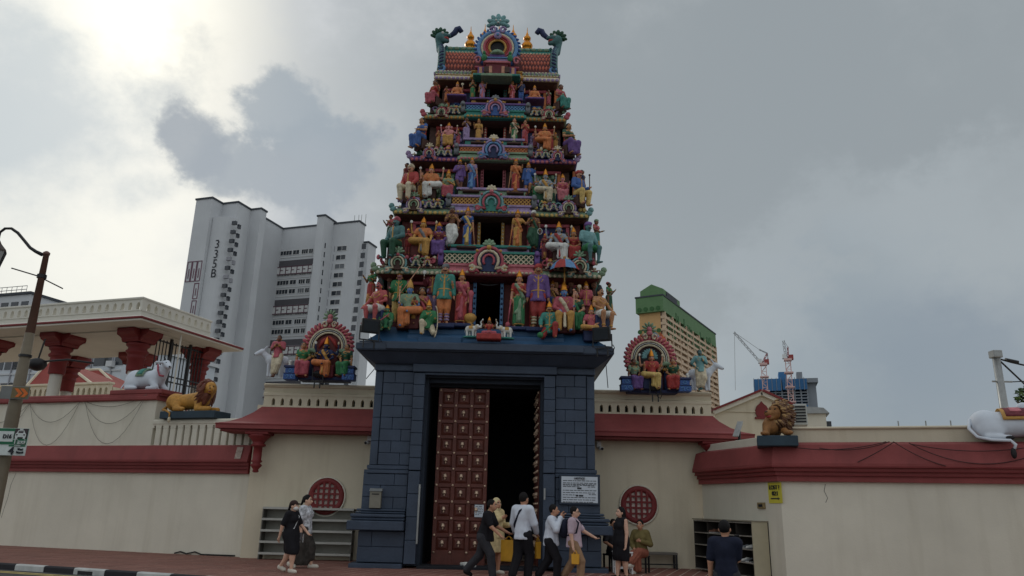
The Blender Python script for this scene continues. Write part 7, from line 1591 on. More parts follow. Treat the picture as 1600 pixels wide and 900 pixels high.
MB().tube([o(18, 419), o(58, 431), o(66, 435), o(98, 451)], .018, 5).build('banner_rod', M_BLACK, lp); z = o(61, 432)[2]; MB().lathe([(.115, -.05), (.115, .05)], (0, 0, z), 10).build('band', M_BLACK, lp); z = o(36, 556)[2]; MB().lathe([(.15, -.03), (.15, .03)], (0, 0, z), 10).build('band', M_BLACK, lp)
# arrow plate, taxi stand sign on the lamp post
def flat(par, name, m, x0, x1, z0, z1, y): return MB().box(x0, x1, y, y + .012, z0, z1).build(name, m, par, bevel=0)
a, b = at(1, 604, LY - .25), at(42, 622, LY - .25); ap = thing('arrow_plate', 'small grey plate with orange arrow marks strapped to the lamp post', 'sign', (lb.x, LY - .22, (a.z + b.z) / 2)); hx = (b.x - a.x)
MB().box(a.x - lb.x, b.x - lb.x, 0, .03, -.16, .16).build('plate', mat('plate_grey', S(120, 122, 120), .6), ap); MB().box(.00, b.x - lb.x - .01, -.012, 0, -.14, .14).build('plate_face', mat('plate_bronze', S(112, 98, 66), .6), ap)
for i in range(2): MB().prism([(.06 + i * .14, .10), (.15 + i * .14, .10), (.28 + i * .14, -.02), (.20 + i * .14, -.11), (.11 + i * .14, -.11), (.18 + i * .14, -.02)], -.02, -.012).build('arrow_mark', mat('sign_orange', S(214, 106, 40), .6), ap)
a, b = at(-18, 668, LY - .3), at(37, 712, LY - .3); w = b.x - a.x; h = a.z - b.z
ts = thing('taxi_stand_sign', 'green and white taxi stand sign reading D16 Taxi 4 on the lamp post', 'sign', (b.x, LY - .28, b.z)); GRN, WHT, DKP = mat('sign_green', S(28, 104, 70), .5), mat('sign_white', S(206, 212, 208), .5), mat('sign_dark', S(60, 48, 52), .5)
MB().box(-w, 0, 0, .03, 0, h).build('plate', WHT, ts, bevel=.004)
flat(ts, 'green_field', GRN, -w, -.01, h * .40, h * .99, -.012); flat(ts, 'number_panel', WHT, -w + .02, -.345, h * .50, h * .88, -.024); flat(ts, 'dark_panel', DKP, -.325, -.015, h * .62, h * .985, -.024); flat(ts, 'green_strip', GRN, -.42, -.02, h * .33, h * .385, -.012)
R90 = (rad(90), 0, 0)
text('D16', .145, M_INK, ts, (-.485, -.03, h * .68), R90, sx=.85); text('Taxi', .17, WHT, ts, (-.17, -.03, h * .50), R90); text('4', .27, M_INK, ts, (-.33, -.02, h * .15), R90); text('STAND', .045, WHT, ts, (-.2, -.02, h * .357), R90); text('Taxi\nStand', .075, M_INK, ts, (-.12, -.02, h * .17), R90)
cx, cz = -.17, h * .78; MB().prism([(cx - .13, cz - .07), (cx - .13, cz + .0), (cx - .10, cz + .03), (cx - .07, cz + .09), (cx + .07, cz + .09), (cx + .10, cz + .03), (cx + .13, cz + .0), (cx + .13, cz - .07)], -.034, -.024).box(cx - .04, cx + .04, -.034, -.024, cz + .10, cz + .13).box(cx - .12, cx - .07, -.034, -.024, cz - .11, cz - .07).box(cx + .07, cx + .12, -.034, -.024, cz - .11, cz - .07).build('taxi_symbol', WHT, ts)
MB().box(cx - .06, cx + .06, -.038, -.033, cz + .03, cz + .075).box(cx - .11, cx - .07, -.038, -.033, cz - .03, cz).box(cx + .07, cx + .11, -.038, -.033, cz - .03, cz).build('symbol_glass', DKP, ts)

# ------------------------------------------------------------------ fittings on the gate and the walls
def floodlight(label, px, py, w, Y, rz=0, tilt=-25, grp=None, sil=False):
    p = at(px, py, Y); t = thing('floodlight', label, 'floodlight', p, rz, grp); h = w * .8
    hd = MB().box(-w / 2, w / 2, -.05, .06, 0, h); hd.box(-w / 2 + .03, w / 2 - .03, -.065, -.05, .03, h - .03); R_ = Matrix.Translation((0, 0, .12)) @ Matrix.Rotation(rad(tilt), 4, 'X'); hd.xform(R_); hd.build('housing', M_BLACK, t, bevel=.008)
    MB().box(-w / 2 + .05, w / 2 - .05, -.07, -.064, .05, h - .05).xform(R_).build('lens', M_GLASS, t)
    for k in range(4): MB().box(-w * .4 + k * w * .24, -w * .4 + k * w * .24 + .03, .06, .11, .04, h - .04).xform(R_).build('cooling_fin', M_BLACK, t)
    br = MB()
    for s in (-1, 1): br.bar((s * (w / 2 + .02), 0, .30), (s * (w / 2 + .02), .02, -.05), .025)
    br.bar((-w / 2 - .02, .02, -.05), (w / 2 + .02, .02, -.05), .03); br.bar((-w * .3, .02, -.05), (-w * .3, .02, -.26), .03).bar((w * .3, .02, -.05), (w * .3, .02, -.26), .03); br.build('bracket', M_BLACK, t)
    MB().tube([(w * .1, .06, .05), (w * .3, .1, -.10), (w * .55, .05, -.16), (w * .7, 0, -.06), (w * .6, 0, .02)], .012, 5).build('lead', M_BLACK, t)
floodlight('black floodlight on the left end of the blue ledge', 577, 528, .46, 18.5, rad(25), 10, 'floodlights on the gate ledge'); floodlight('black floodlight on the right end of the blue ledge', 941, 541, .46, 18.5, rad(-25), 10, 'floodlights on the gate ledge')
floodlight('small black floodlight at the foot of the left shrine', 496, 592, .26, 20.7, 0, -60, 'small floodlights below the shrines'); floodlight('small black floodlight at the foot of the right shrine', 1024, 613, .26, 20.5, 0, -60, 'small floodlights below the shrines')
fl_ = thing('floodlight', 'long tilted floodlight panel on the splayed corner of the right wall', 'floodlight', at(1155, 686, 19.6), rad(-40)); pm = MB().box(-.06, .06, -.25, .25, 0, .05).box(-.08, .08, -.28, .28, .05, .07); pm.xform(Matrix.Rotation(rad(48), 4, 'X')); pm.xform(Matrix.Translation((0, 0, .22))); pm.build('panel', M_STEEL, fl_, bevel=.008); MB().bar((0, 0, -.05), (0, .05, .2), .05).bar((-.1, 0, -.05), (.1, 0, -.05), .06).build('bracket', M_BLACK, fl_)
def cctv(label, px, py, Y, f):
    t = thing('security_camera', label, 'camera', at(px, py, Y), 0, 'white security cameras beside the gate'); MB().box(-.06, .06, -.03, .06, -.02, .16).build('mount', M_WHITE, t, bevel=.012); MB().tube([(0, -.05, -.02), (f * .06, -.2, -.05)], .05, 10).build('barrel', M_WHITE, t, True); MB().tube([(f * .06, -.2, -.05), (f * .065, -.215, -.054)], .04, 10).build('lens', M_BLACK, t)
cctv('white security camera on the wall left of the gate under the eave', 577, 690, 21.2, -1); cctv('white security camera on the wall right of the gate under the eave', 936, 699, 21.0, 1)
p = at(906, 765, 19.0); nb = thing('notice_board', 'white printed notice in a dark blue frame on the right gate pier', 'notice', (p.x, 19.06, p.z)); w, h = (at(935, 765, 19).x - at(878, 765, 19).x) / 2, (at(906, 745, 19).z - at(906, 786, 19).z) / 2
MB().box(-w - .05, w + .06, .02, .07, -h - .05, h + .05).build('frame', mat('frame_navy', S(40, 52, 68), .5), nb, bevel=.01); MB().box(-w, w, .005, .02, -h, h).build('sheet', mat('notice_sheet', S(196, 204, 212), .5, .05, 3), nb)
text('NOTICE', .07, M_INK, nb, (0, 0, h * .86), R90)
rnd = random.Random(2)
def lines(par, x0, x1, z, n, dz, last=.6, y=0.0, hh=.007):
    for i in range(n):
        x = x0; xe = x0 + (x1 - x0) * (last if i == n - 1 else 1)
        mb = MB()
        while x < xe - .03: l = min(rnd.uniform(.03, .11), xe - x); mb.box(x, x + l, y, y + .004, z - i * dz - hh, z - i * dz + hh); x += l + .018
        o = mb.build('text_line', M_INK, par); o['kind'] = 'stuff'
lines(nb, -w * .92, w * .92, h * .68, 3, .055, .95); lines(nb, -w * .92, w * .92, h * .40, 2, .055, .5); lines(nb, w * .45, w * .92, h * .22, 1, .05, 1); lines(nb, -.06, .06, h * .10, 1, .05, 1, hh=.02); lines(nb, -w * .92, w * .92, -h * .06, 3, .055, .45); lines(nb, w * .5, w * .92, -h * .36, 1, .05, 1); lines(nb, -.09, .09, -h * .46, 1, .05, 1, hh=.02); lines(nb, -w * .92, w * .92, -h * .60, 3, .055, .9)
p = at(586, 794, 19.1); mbx = thing('letter_box', 'grey steel letter box on the left gate pier', 'letter box', (p.x, 19.12, p.z)); MB().box(-.14, .14, -.10, .05, 0, .40).build('case', mat('steel_box', S(128, 124, 112), .4, .15, 6, metal=.4), mbx, bevel=.008); MB().prism([(-.14, .40), (.05, .40), (.05, .47), (-.02, .47)], -.155, .155, 'x').build('lid', M_STEEL, mbx); MB().box(-.09, .09, -.108, -.10, .32, .345).build('slot', M_BLACK, mbx)
for lab, px, py0, py1, Y in (('long brushed steel door rail on the left jamb', 656, 757, 850, 19.0), ('short brushed steel door rail on the right jamb', 851, 763, 781, 19.0)):
    a, b = at(px, py0, Y), at(px - (5 if px < 700 else 0), py1, Y); t = thing('door_rail', lab, 'rail', (a.x, Y, 0), 0, 'steel rails on the door jambs'); MB().bar((0, 0, a.z), (0, 0, b.z), .045, .03).build('channel', M_STEEL, t, bevel=.004)
    for z in (a.z - .06, b.z + .06): MB().box(-.02, .02, 0, .12, z - .02, z + .02).build('bracket', M_STEEL, t)
p = at(748, 808, 19.74); dn = thing('door_notice', 'white paper notice stuck on the open red door leaf', 'notice', (p.x, 19.74, p.z)); MB().box(-.11, .12, 0, .006, 0, .30).build('sheet', mat('notice_sheet', S(196, 204, 212), .5, .05, 3), dn); lines(dn, -.09, .10, .26, 6, .04, .5, -.004, .006)
# yellow sign and socket box on the splayed wall
def splay(px, py, off=0.0):                        # point on the splayed face
    a = OR + UV * ax_ + NV * ay_; d = ray(px, py); n = UV * NF.x + NV * NF.y; t = ((a + n * off) - CAM_POS).dot(n) / d.dot(n); return CAM_POS + d * t
SA = math.atan2((UV * SF.x + NV * SF.y).y, (UV * SF.x + NV * SF.y).x)
p = splay(1211, 770, .01); ys = thing('paper_sign', 'yellow paper sign with arrow taped on the splayed right wall', 'sign', p, SA)
hw, hh_ = .26, .23
MB().box(-hw, hw, -.004, .002, -hh_, hh_).build('sheet', mat('sign_yellow', S(206, 196, 70), .6, .08, 4), ys); text('LOST ?', .135, M_INK, ys, (0, -.006, hh_ * .50), R90, sx=1.0); text('021', .135, M_INK, ys, (.02, -.006, -.02), R90, sx=1.2); MB().box(-.17, .10, -.008, -.004, -hh_ * .62, -hh_ * .50).prism([(.10, -hh_ * .70), (.10, -hh_ * .42), (.18, -hh_ * .56)], -.008, -.004).build('arrow', M_INK, ys)
p = splay(1191, 790, .0); jb = thing('socket_box', 'small brown socket box on the splayed right wall below the yellow sign', 'box', p, SA); MB().box(-.14, .14, -.05, 0, -.07, .07).build('case', mat('socket_tan', S(140, 122, 84), .6, .3, 12), jb, bevel=.008); MB().box(-.08, .08, -.056, -.05, -.03, .03).build('face', M_DARKIN, jb)
p = at(58, 570, 25.2); sk = thing('loudspeaker', 'black loudspeaker hung under the pavilion roof left of the column', 'loudspeaker', p); MB().lathe([(.10, .22), (.26, .15), (.30, .0), (.22, -.14), (.08, -.2)], (0, 0, 0), 12).build('housing', M_BLACK, sk, True); MB().bar((0, 0, .2), (.1, 0, .9), .04).build('bracket', M_BLACK, sk); MB().tube([(.2, 0, .12), (1.0, 0, .20), (1.9, 0, .1)], .035, 5).build('cable', M_BLACK, sk)

# ------------------------------------------------------------------ shelves, shoe rack, bench, stool
p = atz(402, 874, 0); q = at(553, 797, p.y); xw = q.x - p.x; zt = at(410, 793, p.y).z
sh = thing('shoe_shelf', 'long grey steel shoe shelf against the wall left of the gate', 'shelf', p)
M_SHELF = mat('shelf_grey', S(172, 172, 164), .5, .12, 3, .05); M_SHELFD = mat('shelf_upright', S(92, 90, 84), .5)
for k in range(5): z = .14 + (zt - .16) * k / 4; MB().box(0, xw, -.0, .34, z, z + .035).box(0, xw, -.02, 0, z - .012, z + .045).build('shelf_board', M_SHELF, sh)
for x in (0, xw - .03): MB().box(x, x + .03, 0, .34, 0, zt).build('end_panel', M_SHELFD, sh)
MB().box(xw * .5 - .012, xw * .5 + .012, .02, .34, .1, zt - .05).build('divider', M_SHELF, sh); MB().box(0, xw, .335, .345, .1, zt).build('back_panel', mat('shelf_back', S(138, 136, 126), .6, .15, 3), sh)
# dark pigeon hole rack standing along the splayed wall
u = (UV * SF.x + NV * SF.y).normalized(); n = (UV * NF.x + NV * NF.y).normalized()
A0 = OR + UV * ax_ + NV * ay_; off = .42
def rk(px): a = A0 + n * off; d = ray(px, 850); d2 = Vector((d.x, d.y, 0)); t = ((a - CAM_POS).x * u.y - (a - CAM_POS).y * u.x) / (d2.x * u.y - d2.y * u.x); pt = CAM_POS + d * t; return (Vector((pt.x, pt.y, 0)) - Vector((a.x, a.y, 0))).dot(u)
s0_, s1_ = rk(1085), rk(1176); W_ = s1_ - s0_; far = A0 + n * off + u * s0_; zt = CAM_POS.z + (at(1085, 812, far.y).z - CAM_POS.z)
rkx = thing('shoe_rack', 'dark pigeon hole shoe rack with pale end panel by the right wall', 'rack', (far.x, far.y, 0), math.atan2(u.y, u.x))
M_RK = mat('rack_dark', S(52, 48, 44), .6, .2, 3); M_RKE = mat('rack_end', S(176, 168, 142), .7, .1, 2); dep = .40
for k in range(5): z = .06 + (zt - .08) * k / 4; MB().box(0, W_, .0, dep, z - .015, z + .015).build('shelf_board', M_RK, rkx); MB().box(0, W_, -.006, .012, z - .008, z + .016).build('shelf_edge', mat('edge_pale', S(150, 146, 136), .5, .5, 18), rkx)
for k in range(5): x = W_ * k / 4; MB().box(x - .012, x + .012, .01, dep, .05, zt).build('upright', M_RK, rkx)
MB().box(0, W_, dep - .02, dep, .05, zt).build('back_panel', M_RK, rkx); MB().box(W_ + .012, W_ + .035, -.01, dep, 0, zt + .01).build('end_panel', M_RKE, rkx); MB().box(-.02, W_ + .05, -.03, dep + .02, zt + .012, zt + .035).build('top_board', mat('rack_top', S(136, 130, 112), .6), rkx)
MB().box(W_ + .012, W_ + .04, dep, dep + .03, 0, zt).build('end_edge', M_BLACK, rkx)
def shoe(par_label, loc, rz, col, sc=1.0, grp='shoes left on the racks'):
    t = thing('shoe', par_label, 'shoe', loc, rz, grp); s = SDF(); s.cap((0, .10, .045), (0, -.02, .05), .042, .042, .03); s.cap((0, -.04, .035), (0, -.14, .028), .043, .034, .03); s.cut((0, .08, .11), (.03, .06, .045)); solid('upper', s, .012, P(col), t, sc); MB().prism([(-.045, .13), (.045, .13), (.05, -.05), (.035, -.165), (-.035, -.165), (-.05, -.05)], 0, .016, 'z').xform(Matrix.Scale(sc, 4)).build('sole', P('white' if col != 'white' else 'grey'), t)
def rp(k, x, dx=0): return Vector((far.x, far.y, 0)) + u * (x * W_) - n * (-.0) - n * .16 + Vector((0, 0, .08 + (zt - .08) * k / 4)) + u * dx
for i, (k, x, c, lab) in enumerate(((2, .90, 'white', 'white shoe on the right end of a rack shelf above the others'), (2, .84, 'grey', 'grey shoe beside the white one on the rack shelf'), (1, .82, 'white', 'pale shoe on the second lowest rack shelf'), (1, .92, 'black', 'black shoe at the right end of the second lowest rack shelf'), (1, .88, 'grey', 'grey shoe between pale and black ones on the rack'), (3, .30, 'brown', 'brown shoe on the upper rack shelf at left'))):
    shoe(lab, rp(k, x), math.atan2(u.y, u.x) + rad(random.uniform(-15, 15)), c)
p = at(1060, 888, 20.68); p.z = 0; be = thing('bench', 'low dark framed bench against the wall right of the gate', 'bench', (at(1011, 870, p.y).x, p.y, 0)); bw = p.x - be.location.x; bh = at(1060, 864, p.y).z
MB().box(-.3, bw, 0, .36, bh - .06, bh).build('seat', mat('bench_grey', S(110, 106, 98), .6), be, bevel=.008)
for x in (-.28, bw - .06): MB().box(x, x + .05, .0, .05, 0, bh - .05).build('leg', M_BLACK, be); MB().box(x, x + .05, .3, .35, 0, bh - .05).build('leg', M_BLACK, be)
MB().box(-.28, bw, .02, .04, .10, .13).build('rail', M_BLACK, be)
p = atz(975, 897, 0); sto = thing('stool', 'white metal framed stool beside the gate plinth behind the woman in black', 'stool', p); a = .20
for x in (-a, a):
    for y in (0, .36): MB().box(x - .018, x + .018, y - .018, y + .018, 0, .47).build('leg', M_WHITE, sto)
MB().box(-a - .03, a + .03, -.03, .39, .47, .50).build('seat', M_WHITE, sto, bevel=.008)
for y in (0, .36): MB().box(-a, a, y - .012, y + .012, .12, .15).build('stretcher', M_WHITE, sto)
wire = MB().tube([tuple(at(946, 560, 22)), tuple(at(950, 606, 22))], .012, 4); tag(wire.build('guy_wire', M_BLACK), 'thin cable from the ledge to the right wing parapet', 'cable')
wire = MB().tube([tuple(at(588, 573, 22)), tuple(at(572, 592, 22))], .012, 4); tag(wire.build('guy_wire', M_BLACK), 'thin cable from the ledge to the left wing parapet', 'cable')
# ------------------------------------------------------------------ people
def cloth(n, c, v=.18): return mat('cloth_' + n, c, .85, v, 9, .25, 45, spec=.2)
SKN = mat('skin_tan', S(186, 136, 108), .55, .08, 12); SKN2 = mat('skin_fair', S(206, 164, 140), .55, .08, 12)
HAIR = mat('hair_black', S(22, 19, 19), .65, .3, 60, .3, 120, spec=.2)
LIP_ME2 = face_mesh('lips', [(MB().ball((0, 0, 0), (.016, .006, .006), 7, 4), mat('lip_tone', S(160, 96, 88), .6))])
def person(label, px, Y, z0, head_py, rz, al='down', ar='down', legs=None, pose='stand', female=False, skin=None, top=None, low=None, low_kind='trousers', sleeve='half', hair='short', lean=0.0, fat=1.0, shoes='black', mask=False, extra=None, dress=None, foot_py=None):
    skin = skin or SKN
    p = at(px, head_py, Y); H = p.z - z0; nat = NAT[pose] + .012; sc = H / nat
    ft = at(px, head_py, Y); t = thing('person', label, 'person', (ft.x, Y, z0), rz); j = skel(pose, al, ar, legs, lean, female)
    body_ = body(j, 'full', female, fat, headr=(.046, .056, .068)); res = 1 / 150
    solid('body', body_, res, skin, t, sc)
    if low is not None:
        if low_kind == 'trousers': s = legs_cloth(j, .013, 'ankle', .02, (5, .003), .006)
        elif low_kind == 'kneeskirt': s = SDF(); s.ell(j['pel'], (.098, .076, .08), .03); s.cap(j['pel'], (j['knL'] + j['knR']) / 2 + V3(0, 0, .04), .092, .095, .03, (8, .005)); [s.cap(j['hip' + n], j['kn' + n], .08, .068, .05) for n in 'LR']; s.cut((j['knL'] + j['knR']) / 2 + V3(0, 0, -.09), (.3, .3, .10))
        else:
            s = skirt_cloth(j, pose, .012, (8, .006))
            if pose == 'stand':
                for n in 'LR': s.cap(j['hip' + n], j['kn' + n], .075, .062, .04); s.cap(j['kn' + n], j['an' + n] * .6 + j['kn' + n] * .4, .062, .058, .04)
        solid({'trousers': 'trousers'}.get(low_kind, 'skirt'), s, res, low, t, sc)
    if top is not None:
        s = top_cloth(j, .013, sleeve, .008, .05, female); solid('shirt', s, res, top, t, sc)
        if not dress:
            mb = MB().tube([tuple(j['neck'] + V3(.036 * math.cos(a), .034 * math.sin(a) + .0, -.028)) for a in np.linspace(0, 2 * math.pi, 11)[:-1]], .010, 5, True); mb.xform(Matrix.Scale(sc, 4)); mb.build('collar', top, t, True)
    if dress is not None:
        s = top_cloth(j, .014, sleeve, .012, .02, female); k = (j['knL'] + j['knR']) / 2; s.cap(j['waist'], k + V3(0, 0, .05), .088, .112, .05, (7, .006))
        for n in 'LR': s.cap(j['hip' + n], j['kn' + n] + V3(0, 0, -.005), .080, .070, .05)
        s.cut(k + V3(0, 0, -.15), (.3, .36, .13)); solid('dress', s, res, dress, t, sc)
    if shoes:
        m = {'black': cloth('shoe_black', S(26, 25, 26)), 'white': cloth('shoe_white', S(206, 200, 186)), 'grey': cloth('shoe_grey', S(120, 118, 116))}[shoes]
        for n in 'LR':
            s = SDF(); a = j['an' + n]; d = j['toe' + n] - a; s.cap(a + V3(0, .020, -.018), a + d * 1.05, .031, .024, .015); s.cap(a + V3(0, .02, -.03), a + d * .9 + V3(0, 0, -.004), .028, .026, .01); solid('shoe', s, res, m, t, sc)
    h = j['head']; s = SDF(); s.ell(h + V3(0, .014, .018), (.053, .058, .066), .02)
    if hair == 'long': s.cap(h + V3(0, .045, .0), h + V3(0, .065, -.20), .042, .03, .03); s.cap(h + V3(-.04, .02, 0), h + V3(-.05, .03, -.14), .02, k=.02); s.cap(h + V3(.04, .02, 0), h + V3(.05, .03, -.14), .02, k=.02)
    if hair == 'ponytail': s.cap(h + V3(0, .06, .03), h + V3(0, .095, -.06), .026, .014, .02)
    if hair == 'bun': s.ell(h + V3(0, .06, .045), (.03, .03, .03), .02)
    s.cut(h + V3(0, -.060, -.028), (.042, .050, .056)); s.cut(h + V3(0, -.01, -.085), (.08, .06, .045)) if hair in ('short', 'bun', 'ponytail') else None
    if hair != 'scarf': solid('hair', s, res, HAIR, t, sc)
    for x in (-1, 1): put('eye', EYE_ME, t, (h + V3(x * .02, -.0515, .004)) * sc, sc * .72)
    put('lips', LIP_ME2, t, (h + V3(0, -.060, -.040)) * sc, sc * .9)
    mb = MB()
    for x in (-1, 1): mb.tube([tuple(h + V3(x * .010, -.055, .018)), tuple(h + V3(x * .03, -.050, .019))], .0035, 4)
    mb.xform(Matrix.Scale(sc, 4)); mb.build('eyebrow', HAIR, t)
    if mask: s = SDF(); s.ell(h + V3(0, -.03, -.034), (.043, .048, .034), .01); solid('face_mask', s, res, cloth('mask', S(210, 210, 206)), t, sc)
    if extra: extra(t, j, sc)
    return t, j, sc
def strap(t, j, sc, m, side=-1, r=.011, name='bag_strap'):
    c = j['chest']; pts = [j['shR' if side < 0 else 'shL'] + V3(side * .05, .0, .045), c + V3(-side * .03, -.095, .04), j['waist'] + V3(side * .06, -.088, 0), j['pel'] + V3(side * .115, .0, .03), j['waist'] + V3(side * .06, .09, .02), c + V3(-side * .02, .092, .05)]
    mb = MB().tube([tuple(p) for p in pts], r, 5, True); mb.xform(Matrix.Scale(sc, 4)); mb.build(name, m, t, True)
M_BLK = cloth('black', S(30, 29, 33)); M_NAVY = cloth('navy', S(32, 36, 52)); M_CH = cloth('charcoal', S(54, 54, 58)); M_WSH = cloth('white_shirt', S(206, 212, 222), .1); M_PK = cloth('pink_polo', S(188, 168, 178), .12); M_KH = cloth('khaki', S(146, 118, 92)); M_OL = cloth('olive', S(112, 100, 62)); M_RS = cloth('rust', S(150, 92, 74)); M_CR = cloth('cream_cloth', S(206, 186, 140), .3)
W1 = {'L': ((-.055, -.11, .29), (-.055, -.10, .05)), 'R': ((.055, .03, .275), (.055, .16, .085), (.01, -.06, -.055))}     # mid stride
W2 = {'L': ((-.055, .02, .275), (-.055, .14, .075), (-.01, -.07, -.05)), 'R': ((.055, -.10, .285), (.055, -.12, .05))}
BAGY = mat('bag_yellow', S(214, 158, 44), .6, .12, 5, .1)
def tote(t, j, sc, side, w=.30, h=.40, d=.10, m=None, name='tote_bag', label='yellow paper carrier bag carried by the walker', drop=.10):
    ha = j['ha' + side] * sc; w0 = t.matrix_world if False else None
    M_ = Matrix.Translation(t.location) @ Matrix.Rotation(t.rotation_euler.z, 4, 'Z'); hp = M_ @ Vector((ha[0], ha[1] - .05, ha[2] - .10)); b = thing(name, label, 'bag', hp, t.rotation_euler.z + rad(78), 'yellow carrier bags'); 
    mb = MB(); mb.add([(-w / 2, -d / 2, -h - drop), (w / 2, -d / 2, -h - drop), (w / 2, d / 2, -h - drop), (-w / 2, d / 2, -h - drop), (-w / 2 - .01, -d * .45, -drop), (w / 2 + .01, -d * .35, -drop), (w / 2 + .01, d * .35, -drop), (-w / 2 - .01, d * .45, -drop)], [(3, 2, 1, 0), (0, 1, 5, 4), (1, 2, 6, 5), (2, 3, 7, 6), (3, 0, 4, 7)]); mb.build('sack', m or BAGY, b, bevel=.008)
    hn = MB()
    for y in (-d * .4, d * .4): hn.tube([(-w * .25, y, -drop), (-w * .16, y * .5, -drop * .3), (0, 0, .02), (w * .16, y * .5, -drop * .3), (w * .25, y, -drop)], .007, 5)
    hn.build('handle', m or BAGY, b)
# the two women at the left
def bag_black(t, j, sc): 
    strap(t, j, sc, cloth('strap_white', S(190, 190, 190)), -1, .008)
    MB().box(.10 * sc, .15 * sc, -.10 * sc, .06 * sc, .44 * sc, .55 * sc).xform(Matrix.Identity(4)).build('shoulder_bag', cloth('bag_grey', S(96, 96, 100), .5), t, bevel=.01)
    for k in range(3): MB().box(.151 * sc, .156 * sc, (-.12 + k * .05) * sc, (-.10 + k * .05) * sc, .41 * sc, .53 * sc).build('white_ribbon', cloth('strap_white', S(190, 190, 190)), t)
def cap_(t, j, sc):
    h = j['head']; s = SDF(); s.ell(h + V3(0, .012, .035), (.056, .062, .050), .02); s.cap(h + V3(-.02, -.06, .035), h + V3(.02, -.09, .028), .012, .010, .01); s.cut(h + V3(0, 0, -.02), (.09, .1, .04)); solid('cap', s, 1 / 140, cloth('cap_brown', S(58, 44, 42)), t, sc)
person('woman in black dress, cap and face mask walking right past the grey shelves', 460, 17.4, 0, 781, rad(70), al='back', ar='swing', legs=W1, female=True, skin=SKN2, dress=M_BLK, hair='ponytail', shoes='white', mask=True, fat=1.12, extra=lambda t, j, s: (bag_black(t, j, s), cap_(t, j, s)))
person('woman in white patterned shirt and dark skirt walking behind the woman in black dress', 481, 18.6, 0, 772, rad(80), al='down', ar='down', legs=W2, female=True, skin=SKN2, top=mat('cloth_patterned', S(196, 198, 202), .85, .6, 16, .2, 45), low=cloth('dark_pattern', S(66, 62, 58), .5), low_kind='skirt', hair='ponytail', shoes='white')
# the walkers in front of the door
pC = person('man in black t-shirt looking down at his yellow bag before the door', 757, 17.0, 0, 779, rad(75), al='swing', ar=((.04, -.07, -.15), (.02, -.22, -.22)), legs={'L': ((-.055, -.13, .30), (-.055, -.16, .05)), 'R': ((.055, .06, .28), (.055, .23, .10), (.01, -.05, -.06))}, top=M_BLK, low=M_CH, lean=.10, shoes='black')
tote(*pC, 'R', .34, .44, .11, label='large yellow carrier bag held by the man in black t-shirt', drop=.06)
def scarf(t, j, sc): headgear(t, j, 'scarf', sc, mat('scarf_cream', S(206, 190, 146), .85, .35, 16, .2, 40))
person('woman in cream headscarf half hidden behind the man in black t-shirt', 776, 18.2, 0, 777, rad(40), al='pray', ar='hold', female=True, top=M_CR, low=M_CR, low_kind='kneeskirt', hair='scarf', shoes='white', extra=scarf, sleeve='long')
pE = person('man in white shirt with dark shoulder strap seen from behind', 818, 16.7, 0, 768, rad(140), al=((.03, -.05, -.16), (-.02, -.16, -.27)), ar=((.05, -.02, -.16), (.06, -.10, -.30)), legs={'L': ((-.055, -.07, .28), (-.055, -.04, .05)), 'R': ((.055, .02, .275), (.055, .11, .07), (.01, -.07, -.05))}, top=M_WSH, low=M_BLK, sleeve='long', extra=lambda t, j, s: strap(t, j, s, M_NAVY, 1, .014))
tote(*pE, 'L', .11, .34, .08, label='yellow carrier bag hanging beside the man with the shoulder strap', drop=.08)
pF = person('man in pale blue long sleeved shirt touching his face as he walks', 860, 16.6, 0, 787, rad(80), al='face', ar=((.04, -.07, -.14), (-.03, -.14, .02)), legs=W1, top=M_WSH, low=M_BLK, sleeve='long', lean=.04)
def backpack(t, j, sc):
    c = j['chest']; s = SDF(); s.ell(c + V3(0, .13, -.03), (.085, .065, .13), .03); s.ell(c + V3(0, .17, -.08), (.06, .04, .07), .03); solid('backpack', s, 1 / 120, M_NAVY, t, sc); mb = MB()
    for x in (-1, 1): mb.tube([tuple(c + V3(x * .07, .09, .08)), tuple(c + V3(x * .075, -.01, .115)), tuple(c + V3(x * .078, -.082, .05)), tuple(c + V3(x * .085, -.05, -.08)), tuple(c + V3(x * .07, .08, -.12))], .012, 5)
    mb.xform(Matrix.Scale(sc, 4)); mb.build('backpack_strap', M_NAVY, t, True)
    h = j['head']; g = MB().tube([tuple(h + V3(x, -.062 if abs(x) < .04 else -.03, .004)) for x in (-.05, -.034, -.01, .01, .034, .05)], .0035, 4).tube([tuple(h + V3(.05, -.03, .004)), tuple(h + V3(.052, .02, .006))], .003, 4); g.xform(Matrix.Scale(sc, 4)); g.build('glasses', M_BLACK, t)
pG = person('man in pink polo and khaki trousers with backpack and glasses striding right', 897, 16.4, 0, 790, rad(72), al='down', ar=((.02, -.11, -.13), (.02, -.25, -.20)), legs=W1, top=M_PK, low=M_KH, sleeve='half', skin=SKN2, extra=backpack)
tote(*pG, 'L', .15, .20, .06, label='small yellow carrier bag held by the man in khaki trousers', drop=.05)
person('woman with long hair in sleeveless black dress facing left by the plinth', 970, 17.6, 0, 791, rad(-65), al='back', ar='down', female=True, skin=SKN2, dress=M_BLK, sleeve='none', hair='long', shoes='black', legs={'L': ((-.05, -.03, .28), (-.03, -.06, .05)), 'R': ((.05, .01, .275), (.04, .05, .05))})
LS = {'L': ((-.06, -.20, .285), (-.05, -.17, .045)), 'R': ((.03, -.22, .32), (-.06, -.30, .15), (-.03, -.08, -.03))}
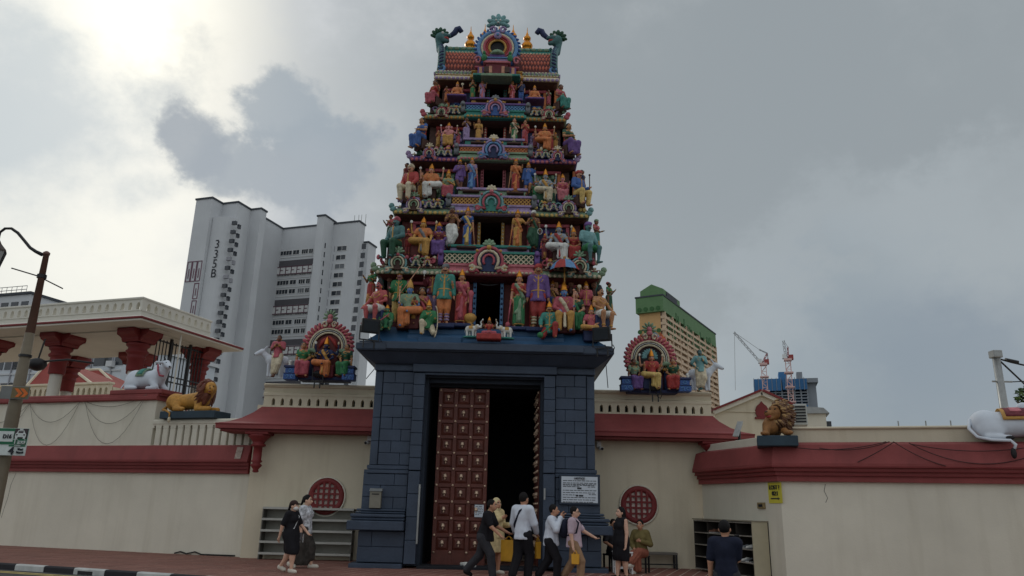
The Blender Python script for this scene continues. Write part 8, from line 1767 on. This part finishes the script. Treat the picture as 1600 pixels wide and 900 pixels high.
person('seated woman in olive shirt and rust skirt with crossed legs on the bench', 1000, 19.3, 0, 811, rad(-25), al='lap', ar='chestL', pose='sit', legs=LS, female=True, top=M_OL, low=M_RS, low_kind='shortskirt' if False else 'skirt', hair='bun', shoes='white', sleeve='long')
person('dark haired visitor seated behind the gate plinth, mostly hidden', 958, 19.75, 0, 810, rad(20), pose='sit', al='lap', ar='lap', top=M_CH, low=M_BLK, sleeve='half')
st_ = thing('stool', 'low dark stool under the seated woman in olive shirt', 'stool', (at(1000, 811, 19.3).x, 19.42, 0), rad(-25))
MB().box(-.2, .2, -.16, .2, .36, .40).build('seat', M_CH, st_, bevel=.01)
for x in (-.17, .17):
    for y in (-.13, .17): MB().box(x - .02, x + .02, y - .02, y + .02, 0, .36).build('leg', M_BLACK, st_)
st2 = thing('stool', 'low dark stool under the half hidden visitor behind the plinth', 'stool', (at(958, 810, 19.75).x, 19.85, 0), rad(20))
MB().box(-.2, .2, -.16, .2, .36, .40).build('seat', M_CH, st2, bevel=.01)
for x in (-.17, .17):
    for y in (-.13, .17): MB().box(x - .02, x + .02, y - .02, y + .02, 0, .36).build('leg', M_BLACK, st2)
def phone(t, j, sc):
    h = j['haL']; MB().box(-.035, .035, -.005, .005, -.07, .07).xform(Matrix.Translation(h * sc + V3(0, -.03, .10)) @ Matrix.Rotation(rad(-35), 4, 'X')).build('held_phone', M_BLACK, t)
    mb = MB().tube([tuple(j['neck'] + V3(.042 * math.cos(a), .040 * math.sin(a), -.016)) for a in np.linspace(0, 2 * math.pi, 13)[:-1]], .009, 5, True); mb.xform(Matrix.Scale(sc, 4)); mb.build('collar_stripe', cloth('stripe', S(190, 184, 180)), t, True)
person('man in navy polo seen from behind holding a phone by the shoe rack', 1131, 10.9, -.128, 811, rad(152), al=((-.02, -.06, -.15), (-.03, -.15, -.04)), ar='down', top=M_NAVY, low=M_CH, sleeve='half', extra=phone)
# trampled detail at the door: slippers
for i, (px, py, lab) in enumerate(((727, 884, 'pale slipper lying on the threshold left of the walkers'), (733, 886, 'pale slipper lying nearest the black t-shirt man by the door'))):
    shoe(lab, atz(px, py, .06), rad(70 + i * 15), 'white', 1.0, 'slippers at the door')
